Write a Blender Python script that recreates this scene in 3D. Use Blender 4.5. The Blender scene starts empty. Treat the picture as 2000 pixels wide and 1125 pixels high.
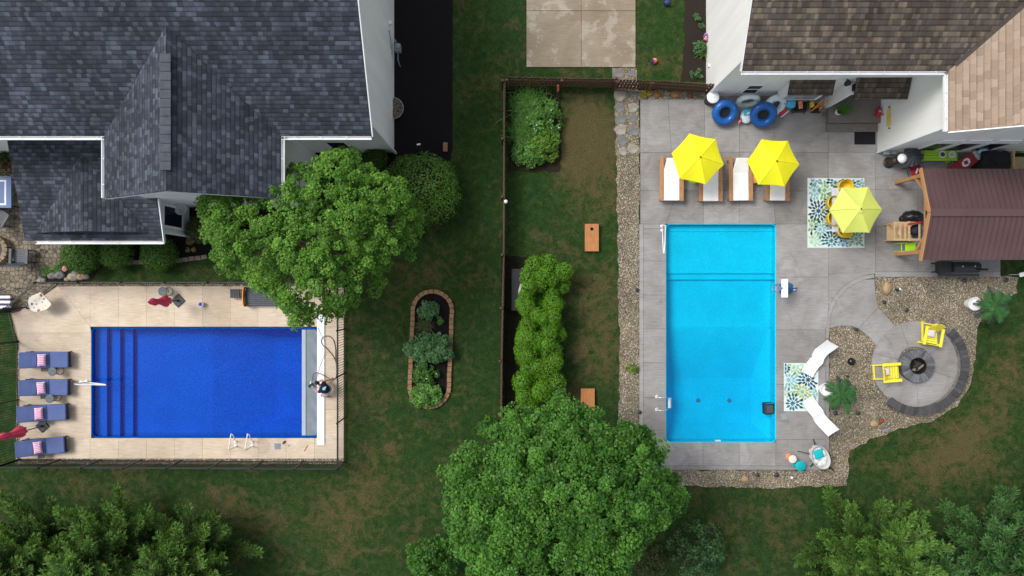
import bpy, math, random
import numpy as np
from mathutils import Vector, Matrix
from mathutils.geometry import tessellate_polygon
R = math.radians
random.seed(7); rng = np.random.default_rng(7)
scene = bpy.context.scene
C = scene.collection
# ---------------------------------------------------------------- camera, sky, sun
H = 30.0          # flying height of the camera, metres
S = 43.5          # photo pixels per metre on the ground
cam_d = bpy.data.cameras.new('camera'); cam = bpy.data.objects.new('camera', cam_d); C.objects.link(cam)
cam.location = (0, 0, H); cam.rotation_euler = (0, 0, 0)
cam_d.sensor_fit = 'HORIZONTAL'; cam_d.angle_x = 2 * math.atan(1000 / (S * H))
cam_d.clip_start = 0.5; cam_d.clip_end = 2000
scene.camera = cam
SUN_EL, SUN_AZ = 52, 152      # azimuth measured from +x, counter-clockwise (light comes from the upper left)
w = bpy.data.worlds.new('World'); scene.world = w; w.use_nodes = True
nt = w.node_tree; bg = nt.nodes['Background']
sky = nt.nodes.new('ShaderNodeTexSky'); sky.sky_type = 'NISHITA'; sky.sun_disc = False
sky.sun_elevation = R(SUN_EL); sky.sun_rotation = R(90 - SUN_AZ); sky.air_density = 1.0; sky.dust_density = 3.0
hs = nt.nodes.new('ShaderNodeHueSaturation'); hs.inputs['Saturation'].default_value = 0.38
nt.links.new(sky.outputs[0], hs.inputs['Color']); nt.links.new(hs.outputs[0], bg.inputs['Color'])
bg.inputs['Strength'].default_value = 0.122
sd = bpy.data.lights.new('sun', 'SUN'); sd.energy = 1.5; sd.angle = R(22); sd.color = (1.0, 0.965, 0.91)
sun = bpy.data.objects.new('sun', sd); C.objects.link(sun); sun.location = (-20, 10, 40)
tosun = Vector((math.cos(R(SUN_AZ)) * math.cos(R(SUN_EL)), math.sin(R(SUN_AZ)) * math.cos(R(SUN_EL)), math.sin(R(SUN_EL))))
sun.rotation_euler = tosun.to_track_quat('Z', 'Y').to_euler()
scene.view_settings.view_transform = 'Standard'; scene.view_settings.look = 'None'
scene.view_settings.exposure = 0.62; scene.view_settings.gamma = 1.0
scene.view_settings.use_curve_mapping = False
scene.render.engine = 'CYCLES'

# ---------------------------------------------------------------- helpers
def K(z): return (H - z) / H / S
def X(px, z=0.0): return (px - 1000) * K(z)
def Y(py, z=0.0): return (562.5 - py) * K(z)
def P(px, py, z=0.0): return Vector((X(px, z), Y(py, z), z))
def PP(pts, z=0.0): return [(X(a, z), Y(b, z)) for a, b in pts]

class MB:
    def __init__(s):
        s.v = []; s.f = []; s.uv = []; s.tone = []; s.mi = []; s.m = None; s.t = 0.5; s.mat = 0
    def add(s, co):
        co = Vector(co)
        if s.m is not None: co = s.m @ co
        s.v.append(co); return len(s.v) - 1
    def face(s, idx, uv=None):
        s.f.append(tuple(idx)); s.uv.append(uv); s.tone.append(s.t); s.mi.append(s.mat)
    def poly(s, pts, uv=None): s.face([s.add(p) for p in pts], uv); return s
    def box(s, x0, y0, z0, x1, y1, z1):
        i = [s.add(c) for c in ((x0,y0,z0),(x1,y0,z0),(x1,y1,z0),(x0,y1,z0),(x0,y0,z1),(x1,y0,z1),(x1,y1,z1),(x0,y1,z1))]
        for q in ((3,2,1,0),(4,5,6,7),(0,1,5,4),(1,2,6,5),(2,3,7,6),(3,0,4,7)): s.face([i[k] for k in q])
        return s
    def cbox(s, c, size, rz=0.0, rx=0.0, ry=0.0):
        m = Matrix.Translation(Vector(c)) @ Matrix.Rotation(rz,4,'Z') @ Matrix.Rotation(ry,4,'Y') @ Matrix.Rotation(rx,4,'X')
        old = s.m; s.m = m if old is None else old @ m
        a, b, d = size[0]/2, size[1]/2, size[2]/2
        s.box(-a,-b,-d,a,b,d); s.m = old; return s
    def beam(s, a, b, wd, ht):
        a = Vector(a); b = Vector(b); d = b - a; L = d.length
        q = d.to_track_quat('X', 'Z').to_matrix().to_4x4()
        old = s.m; m = Matrix.Translation((a + b) / 2) @ q
        s.m = m if old is None else old @ m
        s.box(-L/2,-wd/2,-ht/2,L/2,wd/2,ht/2); s.m = old; return s
    def prism(s, pts, z0, z1, holes=(), bottom=False):
        loops = [list(pts)] + [list(h) for h in holes]
        allp = [p for l in loops for p in l]
        tris = tessellate_polygon([[Vector((p[0], p[1], 0)) for p in l] for l in loops])
        top = [s.add((p[0], p[1], z1)) for p in allp]; bot = [s.add((p[0], p[1], z0)) for p in allp]
        for t in tris:
            a, b, c = [allp[k] for k in t]
            if (b[0]-a[0])*(c[1]-a[1])-(b[1]-a[1])*(c[0]-a[0]) < 0: t = t[::-1]
            s.face([top[k] for k in t])
            if bottom: s.face([bot[k] for k in t[::-1]])
        o = 0
        for li, l in enumerate(loops):
            n = len(l)
            area = sum(l[k][0]*l[(k+1)%n][1]-l[(k+1)%n][0]*l[k][1] for k in range(n))
            flip = (area < 0) != (li > 0)
            for k in range(n):
                q = [bot[o+k], bot[o+(k+1)%n], top[o+(k+1)%n], top[o+k]]
                s.face(q[::-1] if flip else q)
            o += n
        return s
    def sheet(s, pts, z, holes=()):
        loops = [list(pts)] + [list(h) for h in holes]; allp = [p for l in loops for p in l]
        tris = tessellate_polygon([[Vector((p[0], p[1], 0)) for p in l] for l in loops])
        top = [s.add((p[0], p[1], z)) for p in allp]
        for t in tris:
            a, b, c = [allp[k] for k in t]
            if (b[0]-a[0])*(c[1]-a[1])-(b[1]-a[1])*(c[0]-a[0]) < 0: t = t[::-1]
            s.face([top[k] for k in t])
        return s
    def tube(s, pts, r, n=8, closed=False, cap=True):
        pts = [Vector(p) for p in pts]; m = len(pts); rings = []
        rr = r if isinstance(r, (list, tuple)) else [r] * m
        up = None
        for i, p in enumerate(pts):
            if closed: d = pts[(i+1) % m] - pts[i-1]
            else: d = pts[min(i+1, m-1)] - pts[max(i-1, 0)]
            d = d.normalized() if d.length > 1e-9 else Vector((0,0,1))
            if up is None:
                up = Vector((0,0,1)) if abs(d.z) < .9 else Vector((1,0,0))
            a = d.cross(up)
            if a.length < 1e-4: a = d.cross(Vector((0.3,1,0.2)))
            a.normalize(); b = a.cross(d).normalized(); up = b
            rings.append([s.add(p + (a*math.cos(2*math.pi*k/n) + b*math.sin(2*math.pi*k/n))*rr[i]) for k in range(n)])
        for i in range(m if closed else m-1):
            A, B = rings[i], rings[(i+1) % m]
            for k in range(n): s.face((A[k], A[(k+1)%n], B[(k+1)%n], B[k]))
        if cap and not closed: s.face(rings[0][::-1]); s.face(rings[-1])
        return s
    def lathe(s, prof, c=(0,0,0), n=24, sx=1, sy=1, cap=True):
        c = Vector(c); rings = []
        for r, z in prof:
            rings.append([s.add(c + Vector((r*sx*math.cos(2*math.pi*k/n), r*sy*math.sin(2*math.pi*k/n), z))) for k in range(n)])
        for i in range(len(rings)-1):
            A, B = rings[i], rings[i+1]
            for k in range(n): s.face((A[k], A[(k+1)%n], B[(k+1)%n], B[k]))
        if cap: s.face(rings[0][::-1]); s.face(rings[-1])
        return s
    def ball(s, c, r, n=14, sx=1, sy=1, sz=1, jit=0):
        m = max(5, n*2//3)
        prof = []
        for i in range(m+1):
            a = -math.pi/2 + math.pi*i/m
            prof.append((max(1e-3, r*math.cos(a)), r*sz*math.sin(a)))
        k0 = len(s.v); s.lathe(prof, c, n, sx, sy)
        if jit:
            for k in range(k0, len(s.v)):
                s.v[k] = s.v[k] + Vector((random.uniform(-1,1), random.uniform(-1,1), random.uniform(-1,1)))*jit*r
        return s
    def torus(s, c, R0, r, n=36, k=14, rot=None, sz=1):
        old = s.m; m = Matrix.Translation(Vector(c))
        if rot is not None: m = m @ rot
        s.m = m if old is None else old @ m
        rings = []
        for i in range(n):
            a = 2*math.pi*i/n
            rings.append([s.add(((R0+r*math.cos(b))*math.cos(a), (R0+r*math.cos(b))*math.sin(a), r*sz*math.sin(b))) for b in [2*math.pi*j/k for j in range(k)]])
        for i in range(n):
            A, B = rings[i], rings[(i+1)%n]
            for j in range(k): s.face((A[j], B[j], B[(j+1)%k], A[(j+1)%k]))
        s.m = old; return s

def obj(name, mb, mat, parent=None, smooth=False, bevel=0.0, base=None):
    """links the collected shape as ONE mesh object; coordinates given are the parent's own (or the world's)"""
    me = bpy.data.meshes.new(name)
    if parent is not None: off = Vector(parent.location) if parent.parent is None else Vector(parent.location) + Vector(parent.parent.location)
    elif base is not None: off = Vector(base)
    elif mb.v:
        a = np.array([tuple(v) for v in mb.v]); off = Vector((float((a[:,0].min()+a[:,0].max())/2), float((a[:,1].min()+a[:,1].max())/2), float(a[:,2].min())))
    else: off = Vector((0,0,0))
    me.from_pydata([tuple(v - off) for v in mb.v], [], mb.f)
    if any(u is not None for u in mb.uv):
        lay = me.uv_layers.new(name='UVMap'); li = 0
        for f, u in zip(mb.f, mb.uv):
            for k in range(len(f)):
                lay.data[li].uv = u[k] if u is not None else (0, 0)
                li += 1
    at = me.attributes.new('tone', 'FLOAT', 'FACE'); at.data.foreach_set('value', mb.tone)
    ms = mat if isinstance(mat, (list, tuple)) else [mat]
    for m in ms: me.materials.append(m)
    if len(ms) > 1: me.polygons.foreach_set('material_index', mb.mi)
    if smooth:
        me.polygons.foreach_set('use_smooth', [True]*len(me.polygons))
    me.update()
    o = bpy.data.objects.new(name, me); C.objects.link(o)
    if parent is not None: o.parent = parent
    else: o.location = off
    if smooth and smooth != 'all':
        m = o.modifiers.new('edges', 'EDGE_SPLIT'); m.split_angle = R(42)
    if bevel:
        b = o.modifiers.new('bevel', 'BEVEL'); b.width = bevel; b.segments = 2; b.limit_method = 'ANGLE'; b.angle_limit = R(40)
    return o

def tag(o, label, cat, group=None, kind=None):
    if label: o['label'] = label
    if cat: o['category'] = cat
    if group: o['group'] = group
    if kind: o['kind'] = kind
    return o
def thing(name, label, cat, loc=(0,0,0), group=None):
    o = bpy.data.objects.new(name, None); C.objects.link(o); o.location = Vector(loc); o.empty_display_size = .2
    return tag(o, label, cat, group)
def struct(name, mb, mat, smooth=False):
    o = obj(name, mb, mat, smooth=smooth); o['kind'] = 'structure'; return o
def place(o, loc, rz=0.0, sc=None):
    o.location = Vector(loc); o.rotation_euler = (0, 0, rz)
    if sc: o.scale = (sc, sc, sc)
    return o
def dup(root, loc, rz=0.0, label=None, sc=None):
    r = root.copy(); C.objects.link(r)
    if label: r['label'] = label
    for ch in list(root.children):
        c = ch.copy(); C.objects.link(c); c.parent = r
        for g in list(ch.children):
            d = g.copy(); C.objects.link(d); d.parent = c
    return place(r, loc, rz, sc)

# ---------------------------------------------------------------- materials
def _new(name):
    m = bpy.data.materials.new(name); m.use_nodes = True
    n = m.node_tree.nodes; l = m.node_tree.links
    return m, n, l, n['Principled BSDF']
def N(n, typ, **kw):
    x = n.new(typ)
    for k, v in kw.items(): setattr(x, k, v)
    return x
def mathn(n, l, op, a, b=None, c=None):
    x = n.new('ShaderNodeMath'); x.operation = op
    for i, q in enumerate((a, b, c)):
        if q is None: continue
        if isinstance(q, (int, float)): x.inputs[i].default_value = q
        else: l.new(q, x.inputs[i])
    return x.outputs[0]
def mixc(n, l, fac, a, b, mode='MIX'):
    x = n.new('ShaderNodeMix'); x.data_type = 'RGBA'; x.blend_type = mode
    for sock, q in ((x.inputs[0], fac), (x.inputs[6], a), (x.inputs[7], b)):
        if isinstance(q, (int, float)): sock.default_value = q
        elif isinstance(q, tuple): sock.default_value = (*q[:3], 1)
        else: l.new(q, sock)
    return x.outputs[2]
def noise(n, l, vec, scale, detail=4, rough=.55, dist=0.0):
    x = n.new('ShaderNodeTexNoise'); x.inputs['Scale'].default_value = scale; x.inputs['Detail'].default_value = detail
    x.inputs['Roughness'].default_value = rough; x.inputs['Distortion'].default_value = dist
    if vec is not None: l.new(vec, x.inputs['Vector'])
    return x.outputs['Fac']
def ramp(n, l, fac, stops):
    x = n.new('ShaderNodeValToRGB'); e = x.color_ramp.elements
    while len(e) < len(stops): e.new(.5)
    for k, (p, c) in enumerate(stops):
        e[k].position = p; e[k].color = (*c, 1) if isinstance(c, tuple) else (c, c, c, 1)
    l.new(fac, x.inputs[0]); return x.outputs[0]
def bump(n, l, h, strength, dist, b):
    x = n.new('ShaderNodeBump'); x.inputs['Strength'].default_value = strength; x.inputs['Distance'].default_value = dist
    l.new(h, x.inputs['Height']); l.new(x.outputs[0], b.inputs['Normal'])
def sc(c, k): return tuple(min(1, q*k) for q in c)

def M(name, col, rough=.6, var=.15, vs=2.5, bmp=0.0, bs=40, metal=0.0, spec=.4, fine=0.0):
    m, n, l, b = _new(name)
    tc = n.new('ShaderNodeTexCoord').outputs['Object']
    f = noise(n, l, tc, vs, 5)
    f = ramp(n, l, f, [(.3, 0.0), (.7, 1.0)])
    c = mixc(n, l, f, sc(col, 1-var), sc(col, 1+var))
    if fine:
        g = ramp(n, l, noise(n, l, tc, 90, 2), [(.35, 1-fine), (.65, 1+fine)])
        c = mixc(n, l, 1.0, c, g, 'MULTIPLY')
    l.new(c, b.inputs['Base Color'])
    b.inputs['Roughness'].default_value = rough; b.inputs['Metallic'].default_value = metal
    b.inputs['Specular IOR Level'].default_value = spec
    if bmp: bump(n, l, noise(n, l, tc, bs, 4), bmp, .01, b)
    return m

def wood(name, col, axis=0, vs=6):
    m, n, l, b = _new(name)
    tc = n.new('ShaderNodeTexCoord').outputs['Object']
    mp = n.new('ShaderNodeMapping'); s = [9, 9, 9]; s[axis] = .8; mp.inputs['Scale'].default_value = s
    l.new(tc, mp.inputs[0])
    f = noise(n, l, mp.outputs[0], vs, 6, .6, .6)
    c = ramp(n, l, f, [(.25, sc(col, .55)), (.5, col), (.75, sc(col, 1.35))])
    l.new(c, b.inputs['Base Color']); b.inputs['Roughness'].default_value = .6
    bump(n, l, f, .2, .004, b); return m

def concrete(name, c1, c2, stain, dist=.9, rough=.75, spread=.07, tr=(.84,1.12)):
    """broom-finished slab; 'tone' per slab, blotchy damp stains with their own outlines"""
    m, n, l, b = _new(name)
    tc = n.new('ShaderNodeTexCoord').outputs['Object']
    at = N(n, 'ShaderNodeAttribute', attribute_name='tone').outputs['Fac']
    big = noise(n, l, tc, .55, 6, .62, .5)
    c = mixc(n, l, ramp(n, l, big, [(.35, 0.0), (.65, 1.0)]), c1, c2)
    st = ramp(n, l, noise(n, l, tc, 1.1, 8, .68, dist), [(.53, 0.0), (.53+spread, 1.0)])
    c = mixc(n, l, mathn(n, l, 'MULTIPLY', st, .34), c, stain)
    mp = n.new('ShaderNodeMapping'); mp.inputs['Scale'].default_value = (1.0, 16, 1); l.new(tc, mp.inputs[0])
    br = ramp(n, l, noise(n, l, mp.outputs[0], 1.6, 6, .7), [(.3, .80), (.7, 1.18)])
    c = mixc(n, l, 1.0, c, br, 'MULTIPLY')
    fi = ramp(n, l, noise(n, l, tc, 45, 3), [(.3, .90), (.7, 1.10)])
    c = mixc(n, l, 1.0, c, fi, 'MULTIPLY')
    to = ramp(n, l, at, [(0, tr[0]), (1, tr[1])])
    c = mixc(n, l, 1.0, c, to, 'MULTIPLY')
    l.new(c, b.inputs['Base Color']); b.inputs['Roughness'].default_value = rough
    b.inputs['Specular IOR Level'].default_value = .35
    bump(n, l, noise(n, l, tc, 60, 4), .15, .006, b); return m

def shingles(name, cols, row=.15, tab=.21, line=.5, rough=.85, blot=.25, streak=0):
    """laminated roof shingles laid in courses; UV is metres along the eave / up the slope"""
    m, n, l, b = _new(name)
    uv = n.new('ShaderNodeTexCoord').outputs['UV']
    sx = n.new('ShaderNodeSeparateXYZ'); l.new(uv, sx.inputs[0]); u, v = sx.outputs[0], sx.outputs[1]
    wob = noise(n, l, uv, 5, 3)
    v2 = mathn(n, l, 'ADD', v, mathn(n, l, 'MULTIPLY', mathn(n, l, 'SUBTRACT', wob, .5), .03))
    vr = mathn(n, l, 'DIVIDE', v2, row); ri = mathn(n, l, 'FLOOR', vr); rf = mathn(n, l, 'FRACT', vr)
    def layer(width, seed):
        wn = N(n, 'ShaderNodeTexWhiteNoise', noise_dimensions='2D'); cb = n.new('ShaderNodeCombineXYZ')
        l.new(ri, cb.inputs[0]); cb.inputs[1].default_value = seed; l.new(cb.outputs[0], wn.inputs[0])
        uu = mathn(n, l, 'ADD', mathn(n, l, 'DIVIDE', u, width), mathn(n, l, 'MULTIPLY', wn.outputs[0], 9.0))
        uu = mathn(n, l, 'ADD', uu, mathn(n, l, 'MULTIPLY', noise(n, l, uv, 1.7, 2), 1.3))
        ci = mathn(n, l, 'FLOOR', uu); cf = mathn(n, l, 'FRACT', uu)
        w2 = N(n, 'ShaderNodeTexWhiteNoise', noise_dimensions='3D'); c2 = n.new('ShaderNodeCombineXYZ')
        l.new(ri, c2.inputs[0]); l.new(ci, c2.inputs[1]); c2.inputs[2].default_value = seed
        l.new(c2.outputs[0], w2.inputs[0]); return w2.outputs[0], cf
    r1, f1 = layer(tab, 1.3); r2, f2 = layer(tab*1.7, 7.7)
    mixr = mathn(n, l, 'ADD', mathn(n, l, 'MULTIPLY', r1, .82), mathn(n, l, 'MULTIPLY', r2, .18))
    c = ramp(n, l, mixr, [(0.15, cols[0]), (.42, cols[1]), (.68, cols[2]), (.9, cols[3])])
    low = ramp(n, l, rf, [(.0, 1-line), (.20, 1-line*.6), (.32, 1.0), (.85, 1.0), (1.0, 1.12)])  # shadow under each course's lower edge is put into the colour
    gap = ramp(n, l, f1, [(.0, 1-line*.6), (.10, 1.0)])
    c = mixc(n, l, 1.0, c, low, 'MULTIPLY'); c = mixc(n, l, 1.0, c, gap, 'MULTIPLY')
    bl = ramp(n, l, noise(n, l, uv, .5, 5, .6, .4), [(.35, 1-blot), (.65, 1+blot)])
    if streak:
        mp = n.new('ShaderNodeMapping'); mp.inputs['Scale'].default_value = (1.6, .16, 1); l.new(uv, mp.inputs[0])
        c = mixc(n, l, 1.0, c, ramp(n, l, noise(n, l, mp.outputs[0], 1.3, 5, .65), [(.32, 1-streak), (.68, 1+streak)]), 'MULTIPLY')
    c = mixc(n, l, 1.0, c, bl, 'MULTIPLY')
    gr = ramp(n, l, noise(n, l, uv, 120, 2), [(.3, .85), (.7, 1.15)])
    c = mixc(n, l, 1.0, c, gr, 'MULTIPLY')
    l.new(c, b.inputs['Base Color']); b.inputs['Roughness'].default_value = rough; b.inputs['Specular IOR Level'].default_value = .25
    hgt = mathn(n, l, 'ADD', mathn(n, l, 'MULTIPLY', rf, -.6), mathn(n, l, 'MULTIPLY', r1, .5))
    bump(n, l, hgt, .55, .018, b); return m

def siding(name, col, axis='Z', pitch=.11):
    m, n, l, b = _new(name)
    tc = n.new('ShaderNodeTexCoord').outputs['Object']
    sx = n.new('ShaderNodeSeparateXYZ'); l.new(tc, sx.inputs[0])
    f = mathn(n, l, 'FRACT', mathn(n, l, 'DIVIDE', sx.outputs[2], pitch))
    c = ramp(n, l, f, [(0, sc(col, .80)), (.12, col), (1, col)])
    mp = n.new('ShaderNodeMapping'); mp.inputs['Scale'].default_value = (1.2, 1.2, .12); l.new(tc, mp.inputs[0])
    st = ramp(n, l, noise(n, l, mp.outputs[0], 1.5, 6, .65), [(.3, .90), (.7, 1.05)])
    c = mixc(n, l, 1.0, c, st, 'MULTIPLY')
    l.new(c, b.inputs['Base Color']); b.inputs['Roughness'].default_value = .55
    bump(n, l, f, .25, .01, b); return m

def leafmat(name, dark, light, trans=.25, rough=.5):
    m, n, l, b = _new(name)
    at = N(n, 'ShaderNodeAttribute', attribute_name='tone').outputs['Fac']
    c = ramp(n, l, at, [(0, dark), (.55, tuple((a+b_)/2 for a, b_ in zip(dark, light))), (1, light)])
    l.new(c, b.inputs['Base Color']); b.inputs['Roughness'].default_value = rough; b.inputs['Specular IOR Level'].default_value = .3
    tr = n.new('ShaderNodeBsdfTranslucent'); l.new(c, tr.inputs[0])
    mx = n.new('ShaderNodeMixShader'); mx.inputs[0].default_value = trans
    l.new(b.outputs[0], mx.inputs[1]); l.new(tr.outputs[0], mx.inputs[2])
    l.new(mx.outputs[0], n['Material Output'].inputs['Surface']); return m

def gravel(name, scale=16, dark=.55):
    m, n, l, b = _new(name)
    tc = n.new('ShaderNodeTexCoord').outputs['Object']
    vo = n.new('ShaderNodeTexVoronoi'); vo.inputs['Scale'].default_value = scale; l.new(tc, vo.inputs['Vector'])
    sx = n.new('ShaderNodeSeparateColor'); l.new(vo.outputs['Color'], sx.inputs[0])
    c = ramp(n, l, sx.outputs[0], [(0, (.15,.115,.065)), (.3, (.24,.185,.11)), (.55, (.31,.25,.16)), (.84, (.40,.34,.24)), (.97, (.64,.60,.53))])
    gap = ramp(n, l, vo.outputs['Distance'], [(.35, 1.0), (.8, .45)])
    c = mixc(n, l, 1.0, c, gap, 'MULTIPLY')
    bl = ramp(n, l, noise(n, l, tc, .9, 5, .6), [(.35, .72), (.65, 1.15)])
    c = mixc(n, l, 1.0, c, bl, 'MULTIPLY')
    l.new(c, b.inputs['Base Color']); b.inputs['Roughness'].default_value = .7
    bump(n, l, mathn(n, l, 'MULTIPLY', vo.outputs['Distance'], -1), .9, .04, b); return m

def watermat(name, tint, dens):
    m, n, l, b = _new(name); n.remove(b)
    tc = n.new('ShaderNodeTexCoord').outputs['Object']
    tr = n.new('ShaderNodeBsdfTransparent'); tr.inputs[0].default_value = (.97, .99, 1, 1)
    gl = n.new('ShaderNodeBsdfGlossy'); gl.inputs['Roughness'].default_value = .04
    fr = n.new('ShaderNodeFresnel'); fr.inputs['IOR'].default_value = 1.33
    bp = n.new('ShaderNodeBump'); bp.inputs['Strength'].default_value = .3; bp.inputs['Distance'].default_value = .03
    l.new(noise(n, l, tc, 5.5, 5, .6), bp.inputs['Height'])
    l.new(bp.outputs[0], gl.inputs['Normal']); l.new(bp.outputs[0], fr.inputs['Normal'])
    mx = n.new('ShaderNodeMixShader'); l.new(fr.outputs[0], mx.inputs[0]); l.new(tr.outputs[0], mx.inputs[1]); l.new(gl.outputs[0], mx.inputs[2])
    l.new(mx.outputs[0], n['Material Output'].inputs['Surface'])
    va = n.new('ShaderNodeVolumeAbsorption'); va.inputs['Color'].default_value = (*tint, 1); va.inputs['Density'].default_value = dens
    l.new(va.outputs[0], n['Material Output'].inputs['Volume']); return m

def liner(name, base, spot, scale=22):
    m, n, l, b = _new(name)
    tc = n.new('ShaderNodeTexCoord').outputs['Object']
    f = ramp(n, l, noise(n, l, tc, scale, 4, .7), [(.32, 0.0), (.7, 1.0)])
    c = mixc(n, l, f, base, spot)
    g = ramp(n, l, noise(n, l, tc, .8, 4), [(.3, .93), (.7, 1.07)])
    c = mixc(n, l, 1.0, c, g, 'MULTIPLY')
    l.new(c, b.inputs['Base Color']); b.inputs['Roughness'].default_value = .9; b.inputs['Specular IOR Level'].default_value = 0; return m

def lawnmat(name):
    m, n, l, b = _new(name)
    tc = n.new('ShaderNodeTexCoord').outputs['Object']
    dry = N(n, 'ShaderNodeAttribute', attribute_name='dry').outputs['Fac']
    n1 = noise(n, l, tc, .45, 6, .62, .4); n2 = noise(n, l, tc, 3.2, 6, .7, .3); n3 = noise(n, l, tc, 28, 4, .7)
    g = ramp(n, l, n2, [(.3, (.010,.033,.007)), (.5, (.020,.051,.011)), (.7, (.037,.072,.017))])
    d = ramp(n, l, n3, [(.3, (.050,.042,.016)), (.7, (.140,.108,.050))])
    n4 = noise(n, l, tc, 1.3, 9, .78, 1.0)
    a = mathn(n, l, 'ADD', mathn(n, l, 'MULTIPLY', dry, .60), mathn(n, l, 'MULTIPLY', mathn(n, l, 'SUBTRACT', n2, .5), 1.3))
    a = mathn(n, l, 'ADD', a, mathn(n, l, 'MULTIPLY', mathn(n, l, 'SUBTRACT', n4, .5), 3.4))
    a = mathn(n, l, 'ADD', a, mathn(n, l, 'MULTIPLY', mathn(n, l, 'SUBTRACT', n1, .55), 1.0))
    f = ramp(n, l, a, [(.16, 0.0), (.84, .95)])
    c = mixc(n, l, f, g, d)
    fi = ramp(n, l, n3, [(.28, .48), (.72, 1.55)])
    c = mixc(n, l, 1.0, c, fi, 'MULTIPLY')
    l.new(c, b.inputs['Base Color']); b.inputs['Roughness'].default_value = .9; b.inputs['Specular IOR Level'].default_value = .1
    bump(n, l, n3, .6, .05, b); return m

def mulchmat(name, c1, c2, scale=30):
    m, n, l, b = _new(name)
    tc = n.new('ShaderNodeTexCoord').outputs['Object']
    f = noise(n, l, tc, scale, 5, .75)
    c = ramp(n, l, f, [(.35, c1), (.68, c2)])
    l.new(c, b.inputs['Base Color']); b.inputs['Roughness'].default_value = .9; b.inputs['Specular IOR Level'].default_value = .1
    bump(n, l, f, .8, .04, b); return m

def pavermat(name, rings=None):
    m, n, l, b = _new(name)
    tc = n.new('ShaderNodeTexCoord').outputs['Object']
    vo = n.new('ShaderNodeTexVoronoi'); vo.feature = 'DISTANCE_TO_EDGE'; vo.inputs['Scale'].default_value = 5.2; vo.inputs['Randomness'].default_value = .55; l.new(tc, vo.inputs['Vector'])
    v2 = n.new('ShaderNodeTexVoronoi'); v2.inputs['Scale'].default_value = 5.2; v2.inputs['Randomness'].default_value = .55; l.new(tc, v2.inputs['Vector'])
    sx = n.new('ShaderNodeSeparateColor'); l.new(v2.outputs['Color'], sx.inputs[0])
    c = ramp(n, l, sx.outputs[0], [(0, (.13,.105,.075)), (.5, (.19,.155,.11)), (1, (.25,.20,.145))])
    g = ramp(n, l, vo.outputs[0], [(.03, .25), (.09, 1.0)])
    c = mixc(n, l, 1.0, c, g, 'MULTIPLY')
    l.new(c, b.inputs['Base Color']); b.inputs['Roughness'].default_value = .85
    bump(n, l, g, .5, .02, b); return m

white = M('white_paint', (.78,.79,.80), .45, .05)
white_fabric = M('white_fabric', (.86,.85,.83), .85, .05, 3, .2, 30)
plastic_white = M('white_plastic', (.82,.83,.85), .35, .04)
black = M('black_metal', (.016,.017,.019), .45, .2, 4)
dark = M('dark_plastic', (.03,.032,.036), .5, .25, 4)
black_cloth = M('black_fabric', (.012,.012,.014), .8, .3, 5, .5, 12)
grey = M('grey_plastic', (.20,.22,.25), .5, .15, 4)
slate = M('slate_grey_resin', (.075,.085,.10), .55, .2, 5)
steel = M('steel', (.62,.64,.66), .25, .08, 5, metal=.9)
glass = M('dark_window_glass', (.012,.014,.024), .25, .3, 2, spec=.12)
cedar = wood('cedar_wood', (.40,.20,.085), 1)
cedar_x = wood('cedar_beam', (.44,.225,.095), 0)
pine_w = wood('pale_pine_wood', (.52,.36,.19), 0)
fence_w = wood('brown_fence_wood', (.085,.042,.022), 2)
yellow = M('yellow_fabric', (.82,.76,.01), .75, .05, 2, .15, 25)
lime = M('lime_fabric', (.60,.66,.13), .75, .05, 2, .15, 25)
yellow_pl = M('yellow_plastic', (.80,.70,.05), .4, .08)
gold_pl = M('golden_yellow_plastic', (.75,.50,.02), .35, .1)
red = M('red_plastic', (.45,.02,.03), .4, .1)
red_cloth = M('pink_red_fabric', (.72,.06,.13), .75, .2, 5, .4, 12)
lime_pl = M('lime_plastic', (.33,.62,.02), .4, .1)
teal = M('teal_plastic', (.0,.36,.40), .4, .1)
orange = M('orange_plastic', (.78,.30,.04), .45, .1)
blue_vinyl = M('blue_vinyl', (.012,.10,.36), .28, .12, 3)
sky_vinyl = M('light_blue_vinyl', (.05,.40,.62), .3, .1)
blue_cush = M('blue_cushion', (.085,.125,.29), .85, .12, 2.5, .3, 22, fine=.06)
stone_dk = M('dark_grey_stone', (.085,.085,.095), .8, .45, 3, .6, 20, fine=.15)
stone_lt = M('pale_stone', (.29,.26,.22), .85, .3, 3, .5, 15)
stone_tan = M('tan_stone', (.36,.25,.14), .85, .3, 3, .5, 15)
stone_gr = M('blue_grey_flagstone', (.165,.16,.16), .8, .3, 2.5, .5, 12)
brick_m = M('tan_edging_block', (.27,.155,.085), .9, .25, 5, .5, 25, fine=.1)
bark = M('bark', (.10,.07,.045), .9, .35, 6, .8, 12)
terracotta = M('terracotta', (.40,.13,.06), .7, .2)
# ================================================================ SETTING
LP = (181, 641, 620, 853)      # left pool rectangle, photo pixels
RP = (1300, 438, 1514, 863)    # right pool rectangle
DECK = .07
def rect(r, z=0): return (X(r[0], z), Y(r[3], z), X(r[2], z), Y(r[1], z))
LPw = rect(LP); RPw = rect(RP)

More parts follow.
